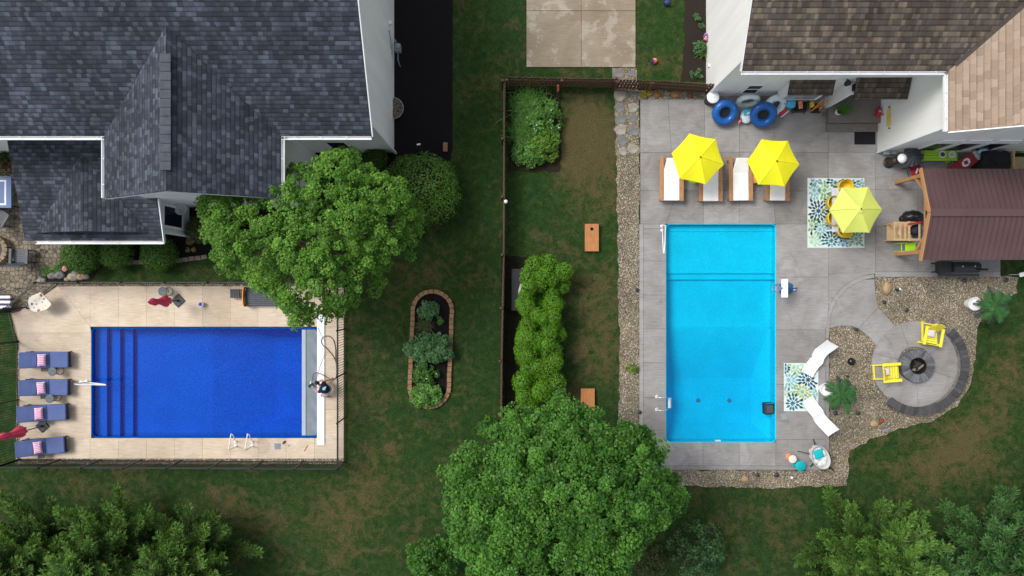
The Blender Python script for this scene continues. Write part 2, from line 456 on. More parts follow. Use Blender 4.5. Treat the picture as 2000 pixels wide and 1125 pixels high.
# ---- ground: one sheet to the horizon, open where the pools are dug
SPOTS = [(705,960,40,.9),(690,760,45,.45),(700,690,35,.5),(730,885,40,.5),(640,1015,60,.6),(560,1075,60,.4),(1150,262,50,1.2),(1140,225,45,1.0),
        (1165,312,45,1.2),(1112,300,38,.7),(1175,400,45,.7),(1150,560,45,.6),(1165,700,50,.7),(1180,620,45,.6),(968,165,18,.6),(893,290,18,.7),(893,200,18,.5),(965,310,14,.5),
        (838,545,26,.6),(780,560,30,.45),(1840,885,60,1.0),(1905,875,45,.9),(1790,935,40,.5),(1950,775,40,.7),(1965,720,35,.5),(1880,830,28,.6),
        (1700,905,28,.6),(1540,1000,50,.4),(1420,1010,50,.4),(110,935,50,.5),(250,930,70,.5),(430,985,40,.6),(470,1010,30,.6),(1085,450,40,.35),(1120,340,40,.5),
        (1345,140,20,.3),(1278,130,12,.6),(690,1040,50,.5),(820,930,40,.45),(1250,60,20,.2),(1010,60,20,.3),(1700,990,60,.35),(1660,870,20,.4),(525,1000,40,.5),(1195,225,20,.5)]
LUSH = [(930,380,70,.35),(930,250,50,.3),(940,640,50,.3),(900,860,70,.2),(1000,700,40,.5),(950,100,40,.2),(1040,400,40,.3),(1310,70,40,.2),(1700,1020,120,.2),(300,1000,200,.15),(1620,1000,60,.25)]
def dry_field(x, y):
    px = x*S+1000; py = 562.5-y*S; dry = np.full(len(x), .34)
    for a, b, r, s in SPOTS: dry += s*np.exp(-((px-a)**2+(py-b)**2)/(2*(r*.8)**2))*.75
    for a, b, r, s in LUSH: dry -= s*np.exp(-((px-a)**2+(py-b)**2)/(2*(r*.8)**2))
    return dry
def build_ground():
    def axis(lo, hi, step, extra):
        a = np.unique(np.round(np.concatenate([np.arange(lo, hi + 1e-6, step), extra]), 4))
        return np.concatenate([[-500, -120], a, [120, 500]])
    xs = axis(-34, 34, .25, [LPw[0], LPw[2], RPw[0], RPw[2]]); ys = axis(-22, 22, .25, [LPw[1], LPw[3], RPw[1], RPw[3]])
    gx, gy = np.meshgrid(xs, ys); nx, ny = len(xs), len(ys)
    v = np.stack([gx.ravel(), gy.ravel(), np.zeros(nx*ny)], 1)
    i, j = np.meshgrid(np.arange(nx-1), np.arange(ny-1)); i = i.ravel(); j = j.ravel()
    cx = (xs[i] + xs[i+1]) / 2; cy = (ys[j] + ys[j+1]) / 2
    keep = np.ones(len(i), bool)
    for r in (LPw, RPw): keep &= ~((cx > r[0]) & (cx < r[2]) & (cy > r[1]) & (cy < r[3]))
    i = i[keep]; j = j[keep]
    f = np.stack([j*nx+i, j*nx+i+1, (j+1)*nx+i+1, (j+1)*nx+i], 1)
    dry = dry_field(v[:,0], v[:,1])
    me = bpy.data.meshes.new('lawn'); me.vertices.add(len(v)); me.vertices.foreach_set('co', v.ravel())
    me.loops.add(f.size); me.loops.foreach_set('vertex_index', f.ravel().astype(np.int32))
    me.polygons.add(len(f)); me.polygons.foreach_set('loop_start', np.arange(0, f.size, 4, dtype=np.int32)); me.polygons.foreach_set('loop_total', np.full(len(f), 4, np.int32))
    me.update(); me.validate()
    at = me.attributes.new('dry', 'FLOAT', 'POINT'); at.data.foreach_set('value', dry.astype(np.float32))
    me.materials.append(lawnmat('mown_lawn'))
    o = bpy.data.objects.new('lawn', me); C.objects.link(o); o['kind'] = 'structure'
build_ground()

def ragged(pts, amp=.05, step=.22, z=0, closed=True):
    """an outline in metres with the uneven edge of a planted bed"""
    out = []; n = len(pts)
    for k in range(n):
        a = Vector(pts[k]); b = Vector(pts[(k+1) % n]); L = (b-a).length; m = max(1, int(L/step))
        for q in range(m):
            p = a + (b-a)*(q/m)
            out.append((p.x + random.uniform(-amp, amp), p.y + random.uniform(-amp, amp)))
    return out

# ---- gravel beds, mulch beds
gravel_m = gravel('river_gravel', 25)
LEFT_STRIP = [(1203,172),(1250,172),(1250,197),(1378,197),(1372,176),(1250,160),(1243,132),(1196,132)]
mb = MB(); mb.sheet(ragged(PP([(1196,131),(1244,131),(1246,176),(1390,180),(1374,196),(1249,196),(1249,918),(1322,918),(1620,918),(1620,655),(1618,640),(1700,560),(1706,538),(1987,540),(1985,572),(1935,606),(1908,640),(1904,700),(1895,752),(1868,792),(1820,822),(1757,838),(1700,858),(1660,880),(1652,948),(1500,953),(1330,948),(1205,945),(1210,700),(1207,520),(1204,330),(1200,200)])), .018)
struct('gravel_bed', mb, gravel_m)
mb = MB(); mb.sheet(ragged(PP([(38,553),(672,553),(672,906),(30,906),(36,668),(20,610),(0,600),(0,560)]), .02), .014, [PP([(176,636),(625,636),(625,858),(176,858)])])
struct('gravel_bed', mb, gravel('brown_gravel', 22))
blackm = mulchmat('black_mulch', (.003,.003,.0035), (.022,.020,.020), 34)
mb = MB(); mb.sheet(ragged(PP([(742,-60),(884,-60),(884,290),(880,312),(760,330),(600,330),(480,470),(405,500),(300,508),(200,500),(200,470),(560,300)]), .015), .02)
struct('mulch_bed', mb, blackm)
mb = MB(); mb.sheet(ragged(PP([(110,520),(170,515),(200,520),(175,552),(72,552),(82,520)]), .03), .022)
struct('mulch_bed', mb, mulchmat('dark_soil', (.010,.009,.008), (.035,.028,.02), 30))
mb = MB(); mb.sheet(ragged(PP([(1338,-40),(1385,-40),(1382,160),(1330,158),(1336,80)]), .05), .02)
struct('mulch_bed', mb, mulchmat('brown_mulch', (.012,.009,.007), (.05,.04,.032), 30))
mb = MB(); mb.sheet(ragged(PP([(992,178),(1098,178),(1094,335),(992,335)]), .06), .016)
struct('garden_soil', mb, mulchmat('soil', (.012,.012,.006), (.04,.035,.018), 26))
mb = MB(); mb.sheet(ragged(PP([(981,500),(1030,500),(1030,810),(981,815)]), .06), .012)
struct('garden_soil', mb, mulchmat('shaded_soil', (.008,.009,.006), (.022,.02,.012), 26))  # darker copy of the soil colour, with shade put into it

# ---- concrete decks: separate slabs over a dark base so the joints are real gaps
con_r = concrete('grey_broomed_concrete', (.228,.216,.207), (.325,.318,.315), (.18,.163,.147))
con_l = concrete('tan_deck_concrete', (.55,.44,.325), (.64,.54,.43), (.45,.35,.24), tr=(.9,1.06))
con_d = concrete('weathered_drive_concrete', (.20,.16,.105), (.27,.225,.16), (.47,.43,.36), .15, .5, .05)
joint = M('dark_joint', (.06,.058,.055), .9)
def slabs(name, polys, mat, z, gap=.012, tones=None, holes=None):
    mb = MB(); base = MB()
    for k, p in enumerate(polys):
        q = PP(p) ; n = len(q); c = Vector((sum(a for a, _ in q)/n, sum(b for _, b in q)/n))
        area = sum(q[i][0]*q[(i+1)%n][1]-q[(i+1)%n][0]*q[i][1] for i in range(n))
        if area < 0: q = q[::-1]
        ins = []
        for i in range(n):                                    # inset every edge by the half gap
            a, b, d = Vector(q[i-1]), Vector(q[i]), Vector(q[(i+1)%n])
            e1 = (b-a); e2 = (d-b)
            n1 = Vector((-e1.y, e1.x)).normalized(); n2 = Vector((-e2.y, e2.x)).normalized()
            bis = n1+n2; den = max(.3, bis.length_squared/2)
            ins.append(tuple(b + bis/den*gap/1.0*.5*1.0))
        mb.t = random.random() if tones is None else tones[k % len(tones)]
        mb.prism(ins, .0, z)
        base.sheet(q, z-.022)
    o = struct(name, mb, mat)
    struct(name + '_joint', base, joint)
    return o
def rg(xs, ys): return [[(xs[i],ys[j]),(xs[i+1],ys[j]),(xs[i+1],ys[j+1]),(xs[i],ys[j+1])] for i in range(len(xs)-1) for j in range(len(ys)-1)]
pr = []
pr += [[(1250,195),(1304,195),(1311,298),(1250,298)],[(1304,195),(1375,195),(1375,298),(1311,298)]]
pr += rg([1375,1443,1511,1617],[184,298]) + rg([1617,1714],[184,298])
pr += [[(1250,298),(1311,298),(1322,373),(1250,373)],[(1311,298),(1375,298),(1373,373),(1322,373)],[(1375,298),(1443,298),(1443,373),(1373,373)],[(1443,298),(1509,298),(1508,373),(1443,373)],[(1509,298),(1617,298),(1617,373),(1508,373)]]
pr += [[(1250,373),(1322,373),(1300,438),(1250,438)],[(1322,373),(1373,373),(1373,438),(1300,438)],[(1373,373),(1443,373),(1443,438),(1373,438)],[(1443,373),(1508,373),(1514,438),(1443,438)],[(1508,373),(1617,373),(1617,438),(1514,438)]]
pr += rg([1617,1708],[298,371,442,535]) + rg([1708,1790,1872,1952],[295,370,442,531]) + [[(1708,531),(1952,531),(1952,541),(1708,541)]]
pr += rg([1256,1300],[438,447,510,576,642,708,776,858,909]) + [[(1248,438),(1256,438),(1256,917),(1248,917)]]
pr += [[(1514,438),(1617,438),(1617,541),(1514,541)],[(1514,541),(1617,541),(1617,600),(1611,644),(1514,644)],[(1514,644),(1611,644),(1611,750),(1514,750)],[(1514,750),(1611,750),(1611,858),(1514,858)],[(1514,858),(1611,858),(1611,909),(1514,909)],[(1611,661),(1618,661),(1618,917),(1611,917)]]
pr += rg([1300,1372,1443,1514],[863,909]) + [[(1256,909),(1611,909),(1611,917),(1256,917)]]
pr += [[(1300,858),(1300,863),(1514,863),(1514,858)]][:0]
random.seed(11); slabs('concrete_deck', pr, con_r, DECK)
# curved walk to the fire circle
def arc(cx, cy, r, a0, a1, n=20, ry=None):
    return [(cx+r*math.cos(R(a0+(a1-a0)*k/n)), cy-(ry or r)*math.sin(R(a0+(a1-a0)*k/n))) for k in range(n+1)]
outer = [(1611,661),(1612,640),(1615,612),(1622,590),(1634,571),(1650,556),(1668,545),(1687,538),(1706,535)]
inner = [(1618,661),(1619,640),(1622,613),(1630,593),(1641,577),(1655,563),(1671,553),(1688,546),(1706,543)]
walk = [(1619,641),(1640,636),(1663,637),(1680,644),(1696,658),(1712,678),(1720,655),(1732,644),(1748,637),(1730,618),(1718,602),(1710,580),(1706,545)] + inner[::-1][1:-1]
fill = [[(1617,541),(1705,535)] + outer[::-1][1:] + [(1611,644),(1617,600)]]
slabs('concrete_path', [outer + inner[::-1], [(1619,641),(1640,636),(1663,637),(1676,642),(1714,600),(1709,576),(1706,545)] + inner[::-1][1:-1],
      [(1676,642),(1696,658),(1712,678),(1722,657),(1734,646),(1748,637),(1730,618),(1714,600)]], con_r, DECK-.01, tones=[.75,.6,.55])
slabs('concrete_deck', [[(1617,535),(1706,534)] + outer[::-1][1:-1] + [(1612,655),(1617,600)]], con_r, DECK-.004, tones=[.55])
FC = (1785, 711); pieces = []
angs = [110, 165, 220, 275, 340, 395, 470]
for a0, a1 in zip(angs, angs[1:]): pieces.append(arc(*FC, 84, a0, a1, 14) + arc(*FC, 34, a1, a0, 8))
slabs('concrete_circle', pieces, con_r, DECK-.004, tones=[.45,.6,.5,.55,.4,.5])
# left deck
xl = [178,233,288,342,397,451,505,560,615,672]
pl_ = [[(115,559),(178,559),(178,637),(122,566)],[(42,607),(95,572),(115,559),(122,566),(178,637),(180,650),(42,650)]] + rg(xl, [559,638])
pl_ += [[(40,650),(180,650),(180,745),(40,745)],[(40,745),(180,745),(180,797),(40,797)],[(38,797),(180,797),(180,855),(38,855)],[(38,855),(178,855),(178,895),(38,895)]]
pl_ += rg(xl, [855,895]) + rg([622,672],[638,700,740,800,855])
random.seed(5); slabs('pool_deck', pl_, con_l, DECK, gap=.008)
mb = MB(); mb.sheet(PP([(22,612),(44,607),(44,660),(37,665)]), .04); struct('pool_deck_edge', mb, con_l)
# driveway pad
random.seed(3); slabs('parking_pad', rg([1028,1135,1241],[-60,22,132]), con_d, .06, gap=.02, tones=[.75,.5,.9,.6])
# brick patio at the far left
mb = MB(); mb.sheet(ragged(PP([(-60,330),(120,330),(130,480),(205,482),(200,512),(120,512),(78,545),(60,560),(-60,590)]), .02), .03)
struct('paver_patio', mb, pavermat('tan_pavers'))
# flagstones laid in the gravel by the gate
random.seed(21)
for k, (a, b, r) in enumerate([(1210,185,15),(1236,182,11),(1211,212,12),(1236,210,12),(1212,232,13),(1236,230,10),(1213,255,14),(1237,255,13),(1215,274,13),(1237,290,14),(1206,143,14),(1233,143,9),(1217,296,11)]):
    n = 8; pts = []
    for q in range(n):
        an = 2*math.pi*q/n + random.uniform(-.2,.2); rr = r*random.uniform(.62,1.12)
        pts.append((a+rr*math.cos(an), b+rr*.92*math.sin(an)))
    mb = MB(); mb.prism(PP(pts)[::-1], .0, .034 + random.uniform(0,.010))
    o = obj('flagstone', mb, stone_gr if k % 3 else stone_lt, bevel=.01)
    tag(o, ['broad blue grey flagstone hard against the south side of the wooden gate, left of two','narrow flagstone on the right, just south of the wooden gate','flagstone in the left column, second below the gate','flagstone in the right column, second below the gate','flagstone in the left column, third below the gate','small flagstone in the right column, third below the gate','flagstone in the left column, fourth below the gate','flagstone in the right column, fourth below the gate','flagstone near the bottom of the left column of the stone path','lowest flagstone in the right column of the gravel path','large flagstone at the parking pad corner, north of the gate','small flagstone by the parking pad corner, north of the gate','lowest flagstone in the left column of the gravel path'][k], 'flagstone', 'flagstones in the gravel path')

# ================================================================ POOLS
def pool(name, label, rc, sections, hopper, mat_l, mat_w, waterz, corner=.22):
    x0, y0, x1, y1 = rect(rc)
    t = thing(name, label, 'swimming pool', ((x0+x1)/2, (y0+y1)/2, 0))
    mb = MB()
    D = .9; e = .012
    X0, Y0, X1, Y1 = x0+e, y0+e, x1-e, y1-e
    # side walls of the basin
    dz = -hopper['deep']
    for a, b in (((X0,Y0),(X1,Y0)),((X1,Y0),(X1,Y1)),((X1,Y1),(X0,Y1)),((X0,Y1),(X0,Y0))):
        mb.poly([(a[0],a[1],DECK-.012),(a[0],a[1],dz),(b[0],b[1],dz),(b[0],b[1],DECK-.012)])
    sh = -hopper['shallow']; fx = hopper['floor']       # floor rectangle px (all at shallow depth), inner deep rectangle
    a0, b0, a1, b1 = rect(fx); c0, d0, c1, d1 = rect(hopper['inner'])
    o_ = [(a0,b0,sh),(a1,b0,sh),(a1,b1,sh),(a0,b1,sh)]; i_ = [(c0,d0,dz),(c1,d0,dz),(c1,d1,dz),(c0,d1,dz)]
    for k in range(4): mb.poly([o_[k], o_[(k+1)%4], i_[(k+1)%4], i_[k]])
    mb.poly(i_)
    if hopper.get('flat'):
        p0, q0, p1, q1 = rect(hopper['flat']); mb.poly([(p0,q0,sh),(p1,q0,sh),(p1,q1,sh),(p0,q1,sh)])
    obj('basin', mb, mat_l, t)
    for (r, dpt) in sections:
        s0, t0, s1, t1 = rect(r); m2 = MB(); m2.box(max(s0,X0+.004), max(t0,Y0+.004), dz, min(s1,X1-.004), min(t1,Y1-.004), -dpt)
        obj('step', m2, mat_l, t, bevel=.006)
    # rounded rim bead
    m3 = MB(); r = corner; pts = []
    for cx, cy, s in ((x1-r,y1-r,0),(x0+r,y1-r,90),(x0+r,y0+r,180),(x1-r,y0+r,270)):
        for q in range(6): pts.append((cx+r*math.cos(R(s+q*18)), cy+r*math.sin(R(s+q*18)), DECK-.03))
    m3.tube(pts, .022, 6, closed=True)
    obj('rim', m3, mat_l, t, smooth=True)
    m4 = MB(); m4.box(X0+.003, Y0+.003, dz-.05, X1-.003, Y1-.003, waterz)
    obj('water', m4, mat_w, t)
    return t
lin_l = liner('royal_blue_liner', (.0,.062,.42), (.0,.135,.66), 14)
lin_r = liner('turquoise_liner', (.0,.50,.70), (.004,.66,.83), 16)
deep = M('drain_cover', (.05,.20,.33), .6)
pl = pool('swimming_pool', 'rectangular royal blue swimming pool set in a tan concrete deck with black fence', LP,
     [((181,641,203,853),.22),((203,641,224,853),.42),((224,641,245,853),.60)],
     {'deep':1.3,'shallow':.78,'floor':(400,641,620,853),'inner':(520,662,614,828),'flat':(244,641,400,853)}, lin_l, watermat('blue_pool_water', (.25,.60,1.0), .22), -.05)
pr_ = pool('swimming_pool', 'rectangular turquoise swimming pool set in a grey concrete deck beside the yellow umbrellas', RP,
     [((1300,438,1514,451),.30),((1300,451,1514,534),.34),((1300,534,1514,546),.44)],
     {'deep':1.2,'shallow':.58,'floor':(1300,640,1514,863),'inner':(1328,745,1486,836),'flat':(1300,546,1514,640)}, lin_r, watermat('turquoise_pool_water', (.06,.72,.94), .40), -.04)
for (a, b, pz, par) in ((562,714,-1.35,pl),(562,759,-1.35,pl),(1363,782,-1.2,pr_),(1424,782,-1.2,pr_)):
    mb = MB(); p = P(a, b, pz); mb.lathe([(.10,0),(.10,.03),(.04,.045)], (p.x,p.y,pz+.006), 18); obj('drain', mb, deep if par is pr_ else M('dark_drain', (.01,.09,.30), .6), par)
mb = MB(); p = P(1400,855,-.3); mb.box(p.x-.12, RPw[1]+.015, -.25, p.x+.12, RPw[1]+.05, -.12); obj('skimmer_mouth', mb, plastic_white, pr_)

# pool cover, its leading bar and the white lid of the cover box
t = thing('pool_cover', 'grey pool cover sheet with a pale leading bar at the end of the blue pool', 'pool cover', P(607,747,0))
mb = MB(); x0, x1 = X(598), X(620); y0, y1 = Y(851), Y(643); n = 60; m = 8; idx = []
for j in range(n+1):
    row = []
    for i in range(m+1):
        u = i/m; v = j/n
        z = .012 + .012*math.sin(v*70 + u*5)*u + .018*math.sin(v*33 + 6*u)*u*u + random.uniform(-.003,.003)
        row.append(mb.add((x0+(x1-x0-.01)*u, y0+.015+(y1-y0-.03)*v, z)))
    idx.append(row)
for j in range(n):
    for i in range(m): mb.face((idx[j][i], idx[j][i+1], idx[j+1][i+1], idx[j+1][i]))
cov_m = M('grey_vinyl_cover', (.19,.225,.25), .3, .12, 2, .1, 20)
obj('cover_sheet', mb, cov_m, t, smooth='all')
mb = MB(); mb.box(X(590), y0+.016, -.02, X(598)-.002, y1-.016, .045); obj('leading_bar', mb, M('pale_grey_bar', (.36,.43,.50), .4, .06), t, bevel=.015)
mb = MB()
for k in range(5): mb.box(X(620.5), Y(868)+ (Y(606)-Y(868))*k/5+.002, DECK+.002, X(635), Y(868)+(Y(606)-Y(868))*(k+1)/5-.002, DECK+.05)
tag(obj('cover_box_lid', mb, M('white_aluminium', (.86,.87,.89), .35, .03), bevel=.008), 'long white lid strip over the cover box right of the blue pool', 'lid')

# ================================================================ HOUSES
def roof_face(mb, pts, along, th=.09):
    """thick roof plane; UV u along the eave, v up the slope, in metres"""
    pts = [Vector(p) for p in pts]; al = Vector(along).normalized()
    nrm = (pts[1]-pts[0]).cross(pts[2]-pts[0]); k = 2
    while nrm.length < 1e-6: k += 1; nrm = (pts[1]-pts[0]).cross(pts[k]-pts[0])
    nrm.normalize()
    if nrm.z < 0: pts = pts[::-1]; nrm = -nrm
    up = nrm.cross(al); up = -up if up.z < 0 else up
    uv = [(p.dot(al), p.dot(up)) for p in pts]
    top = [mb.add(p) for p in pts]; bot = [mb.add(p - Vector((0,0,th))) for p in pts]
    mb.face(top, uv); n = len(pts); mb.face(bot[::-1], [(0,0)]*n)
    for k in range(n): mb.face((bot[k], bot[(k+1)%n], top[(k+1)%n], top[k]), [(0,0)]*4)
def gutter(mb, a, b, out):
    """open white trough along an eave from a to b; out = outward direction"""
    a = Vector(a); b = Vector(b); o = Vector(out); d = (b-a).normalized()
    mb.beam(a + o*.125, b + o*.125, .022, .12) ; mb.beam(a + o*.012 - Vector((0,0,.0)), b + o*.012, .014, .10)
    mb.beam(a + o*.065 - Vector((0,0,.055)), b + o*.065 - Vector((0,0,.055)), .10, .012)
    L = (b-a).length; k = .5
    while k < L: mb.beam(a + d*k + o*.0 + Vector((0,0,.055)), a + d*k + o*.13 + Vector((0,0,.055)), .02, .01); k += .95
charcoal = [(.026,.031,.043),(.036,.043,.060),(.050,.060,.082),(.080,.098,.126)]
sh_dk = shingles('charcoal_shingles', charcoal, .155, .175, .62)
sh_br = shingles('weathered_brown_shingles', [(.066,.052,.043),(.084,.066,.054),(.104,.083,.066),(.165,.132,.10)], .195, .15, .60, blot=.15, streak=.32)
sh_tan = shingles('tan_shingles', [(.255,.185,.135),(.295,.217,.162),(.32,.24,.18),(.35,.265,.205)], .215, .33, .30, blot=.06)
side_g = siding('grey_siding', (.84,.85,.83)); side_w = siding('cream_siding', (.87,.87,.84)); trim = white
side_b = siding('pale_blue_white_siding', (.86,.88,.90), pitch=.14)
# ---------------- left house
E = 5.4; p1 = .567; p2 = .58
hl = thing('house', 'large two storey house with charcoal shingle roof and pale grey siding on the left', 'house', (-12, 11, 0))
mb = MB(); mb.box(-25, 6.08, 0, -5.29, 17.2, 5.3)
a = [(-5.29,6.08,5.3),(-5.29,17.2,5.3),(-5.29,11.6,8.6)]; b_ = [(-25,y,z) for _, y, z in a]
mb.poly(a); mb.poly(b_[::-1])
mb.box(-14.7, 3.62, 0, -8.82, 6.07, 5.3); mb.poly([(-14.7,3.62,5.3),(-8.82,3.62,5.3),(-11.76,3.62,7.05)])
obj('wall', mb, side_g, hl)
mb = MB(); mb.box(-19.65, 2.4, 0, -14.48, 6.07, 2.62); mb.poly([(-14.48,2.4,2.62),(-14.48,3.61,2.62),(-14.48,3.61,3.0)])
obj('wall', mb, side_b, hl)
mb = MB()
zm = lambda y: E + p1*(y-5.6)
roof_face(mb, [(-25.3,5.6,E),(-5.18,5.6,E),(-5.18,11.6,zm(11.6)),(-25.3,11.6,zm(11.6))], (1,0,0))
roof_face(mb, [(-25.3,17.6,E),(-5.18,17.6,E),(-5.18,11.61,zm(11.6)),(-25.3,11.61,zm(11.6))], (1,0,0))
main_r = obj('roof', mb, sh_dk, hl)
gx0, gx1 = -15.0, -8.52; gm = -11.76; gz = E + p2*(gm-gx0); gy = 5.6 + (gz-E)/p1
mb = MB()
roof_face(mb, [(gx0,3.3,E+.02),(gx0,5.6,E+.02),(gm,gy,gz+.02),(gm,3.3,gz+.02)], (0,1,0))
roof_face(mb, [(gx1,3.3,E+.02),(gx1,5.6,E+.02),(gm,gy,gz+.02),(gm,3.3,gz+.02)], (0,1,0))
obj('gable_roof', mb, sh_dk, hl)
mb = MB(); capm = M('ridge_cap_shingle', (.062,.073,.092), .85, .25, 3, .3, 20, fine=.1)
def cap(mb, a, b, wd=.34, side=None):
    a = Vector(a); b = Vector(b); L = (b-a).length; n = max(1, int(L/.3)); d = (b-a)/n
    for k in range(n):
        mb.beam(a + d*k + Vector((0,0,.045)), a + d*(k+1.0) - d*.04 + Vector((0,0,.045)), wd*random.uniform(.96,1.02), .05)
cap(mb, (gm,4.0,gz), (gm,gy-.95,gz), .38); obj('ridge_vent', mb, capm, hl, bevel=.012)
q1 = .25; zl = lambda y: 2.7 + q1*(y-1.93)
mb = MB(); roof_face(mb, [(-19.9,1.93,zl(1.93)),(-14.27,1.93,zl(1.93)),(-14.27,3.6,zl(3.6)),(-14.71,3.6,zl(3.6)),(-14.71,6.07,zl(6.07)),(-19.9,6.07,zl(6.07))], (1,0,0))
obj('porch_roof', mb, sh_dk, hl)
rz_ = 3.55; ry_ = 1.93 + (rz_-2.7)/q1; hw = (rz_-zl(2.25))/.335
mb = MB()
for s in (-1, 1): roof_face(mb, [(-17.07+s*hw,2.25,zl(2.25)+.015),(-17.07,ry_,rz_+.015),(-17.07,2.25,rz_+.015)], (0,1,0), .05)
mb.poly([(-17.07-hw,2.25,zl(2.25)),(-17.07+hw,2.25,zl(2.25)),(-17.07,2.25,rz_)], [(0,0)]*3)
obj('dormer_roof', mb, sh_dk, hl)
mb = MB()
gutter(mb, (-25.3,5.6,E-.08), (gx0-.02,5.6,E-.08), (0,-1,0)); obj('gutter', mb, white, hl); mb = MB(); gutter(mb, (gx1+.02,5.6,E-.08), (-5.2,5.6,E-.08), (0,-1,0))
obj('gutter', mb, white, hl)
mb = MB(); gutter(mb, (gx0,3.32,E-.08), (gx0,5.6,E-.08), (-1,0,0)); obj('gutter', mb, white, hl)
mb = MB(); gutter(mb, (gx1,3.32,E-.08), (gx1,5.6,E-.08), (1,0,0)); obj('gutter', mb, white, hl)
mb = MB(); gutter(mb, (-19.5,1.93,2.63), (-14.27,1.93,2.63), (0,-1,0)); obj('gutter', mb, white, hl)
mb = MB()
for (aa, bb) in (((-5.14,5.6,E-.06),(-5.14,11.6,zm(11.6)-.06)),((gx0,3.31,E-.14),(gm,3.31,gz-.14)),((gx1,3.31,E-.14),(gm,3.31,gz-.14)),((-14.24,1.93,zl(1.93)-.06),(-14.24,3.6,zl(3.6)-.06))): mb = MB(); mb.beam(aa, bb, .04, .13); obj('trim_board', mb, white, hl)
for q__ in ((-5.27,6.0,0,-5.17,6.10,5.3),(-8.84,3.56,0,-8.76,3.66,5.3),(-14.52,2.36,0,-14.44,2.46,2.6)): mb = MB(); mb.box(*q__); obj('trim_board', mb, white, hl)
mb = MB(); mb.box(-14.475, 2.62, .75, -14.45, 3.42, 2.25); wn = obj('window', mb, glass, hl)
mb = MB()
for z0, z1, y0, y1 in ((.63,.75,2.5,3.54),(2.25,2.37,2.5,3.54),(.75,2.25,2.5,2.62),(.75,2.25,3.42,3.54)): mb.box(-14.475,y0,z0,-14.43,y1,z1)
obj('frame', mb, white, wn)
mb = MB(); mb.box(-11.9, 3.60, 3.3, -10.1, 3.615, 4.6); wn = obj('window', mb, glass, hl)
mb = MB(); [mb.box(*b) for b in ((-12,3.585,3.2,-10,3.605,3.3),(-12,3.585,4.6,-10,3.605,4.72),(-12,3.585,3.3,-11.9,3.605,4.6),(-10.1,3.585,3.3,-10,3.605,4.6))]; obj('frame', mb, white, wn)
mb = MB(); mb.box(-7.75, 6.06, 1.0, -7.0, 6.075, 2.2); wn = obj('window', mb, glass, hl)
mb = MB(); [mb.box(*b) for b in ((-7.85,6.045,.9,-6.9,6.07,1.0),(-7.85,6.045,2.2,-6.9,6.07,2.3),(-7.85,6.045,1.0,-7.75,6.07,2.2),(-7.0,6.045,1.0,-6.9,6.07,2.2))]; obj('frame', mb, white, wn)
mb = MB(); mb.beam((-14.4,2.30,2.5), (-14.4,2.30,.15), .09, .07); mb.tube([(-14.27,1.88,2.56),(-14.35,2.2,2.45),(-14.4,2.3,2.3)], .045, 6); obj('downspout', mb, white, hl)
t = thing('satellite_dish', 'round pale grey satellite dish on the siding beside the dark porch window', 'satellite dish', (-14.1, 3.35, 1.0))
mb = MB(); mb.lathe([(.02,0),(.16,.03),(.26,.09),(.27,.10),(.255,.105),(.15,.05),(.01,.02)], (-14.22,3.4,1.25), 26); obj('dish', mb, M('dish_grey', (.50,.52,.53), .4, .1), t, smooth=True)
mb = MB(); mb.tube([(-14.47,3.4,1.1),(-14.3,3.4,1.2)], .03); mb.tube([(-14.22,3.25,1.28),(-14.12,3.32,1.6)], .012); mb.ball((-14.12,3.32,1.6), .035); obj('arm', mb, grey, t)

# ---------------- right house
hr = thing('house', 'two storey house with weathered brown and tan shingle roofs and cream siding on the right', 'house', (17, 13, 0))
q = .5; zr = lambda y: E + q*(y-8.0)
mb = MB(); mb.box(8.71, 8.6, 0, 16.4, 17.6, 5.3); mb.poly([(8.71,8.6,5.3),(8.71,17.6,5.3),(8.71,13,7.8)])
mb.box(16.371, 6.08, 0, 25.9, 17.6, 5.3); mb.poly([(16.371,6.08,5.3),(25.9,6.08,5.3),(21.1,6.08,7.75)])
obj('wall', mb, side_w, hr)
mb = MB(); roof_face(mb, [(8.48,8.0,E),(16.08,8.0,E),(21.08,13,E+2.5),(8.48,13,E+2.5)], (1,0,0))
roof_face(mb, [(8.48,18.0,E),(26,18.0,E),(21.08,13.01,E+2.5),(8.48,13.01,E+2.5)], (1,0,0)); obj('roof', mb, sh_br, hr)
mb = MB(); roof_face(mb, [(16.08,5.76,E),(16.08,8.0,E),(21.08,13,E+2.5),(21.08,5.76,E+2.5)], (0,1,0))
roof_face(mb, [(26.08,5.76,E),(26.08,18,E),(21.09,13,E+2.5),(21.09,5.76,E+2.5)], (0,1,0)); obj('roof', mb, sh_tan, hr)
mb = MB(); cap(mb, (16.25,8.17,E+.05), (21.08,13,E+2.47), .16); obj('valley_flashing', mb, M('brown_flashing', (.06,.05,.042), .8, .2), hr)
mb = MB(); gutter(mb, (8.48,8.0,E-.08), (16.0,8.0,E-.08), (0,-1,0)); obj('gutter', mb, white, hr)
mb = MB(); gutter(mb, (16.08,5.78,E-.08), (16.08,7.88,E-.08), (-1,0,0)); obj('gutter', mb, white, hr)
for aa, bb in (((8.44,8.0,E-.05),(8.44,13,E+2.45)),((16.08,5.73,E-.05),(21.08,5.73,E+2.45))): mb = MB(); mb.beam(aa, bb, .04, .13); obj('trim_board', mb, white, hr)
for q__ in ((8.66,8.55,0,8.76,8.65,5.3),(16.32,6.03,0,16.42,6.13,5.3)): mb = MB(); mb.box(*q__); obj('trim_board', mb, white, hr)
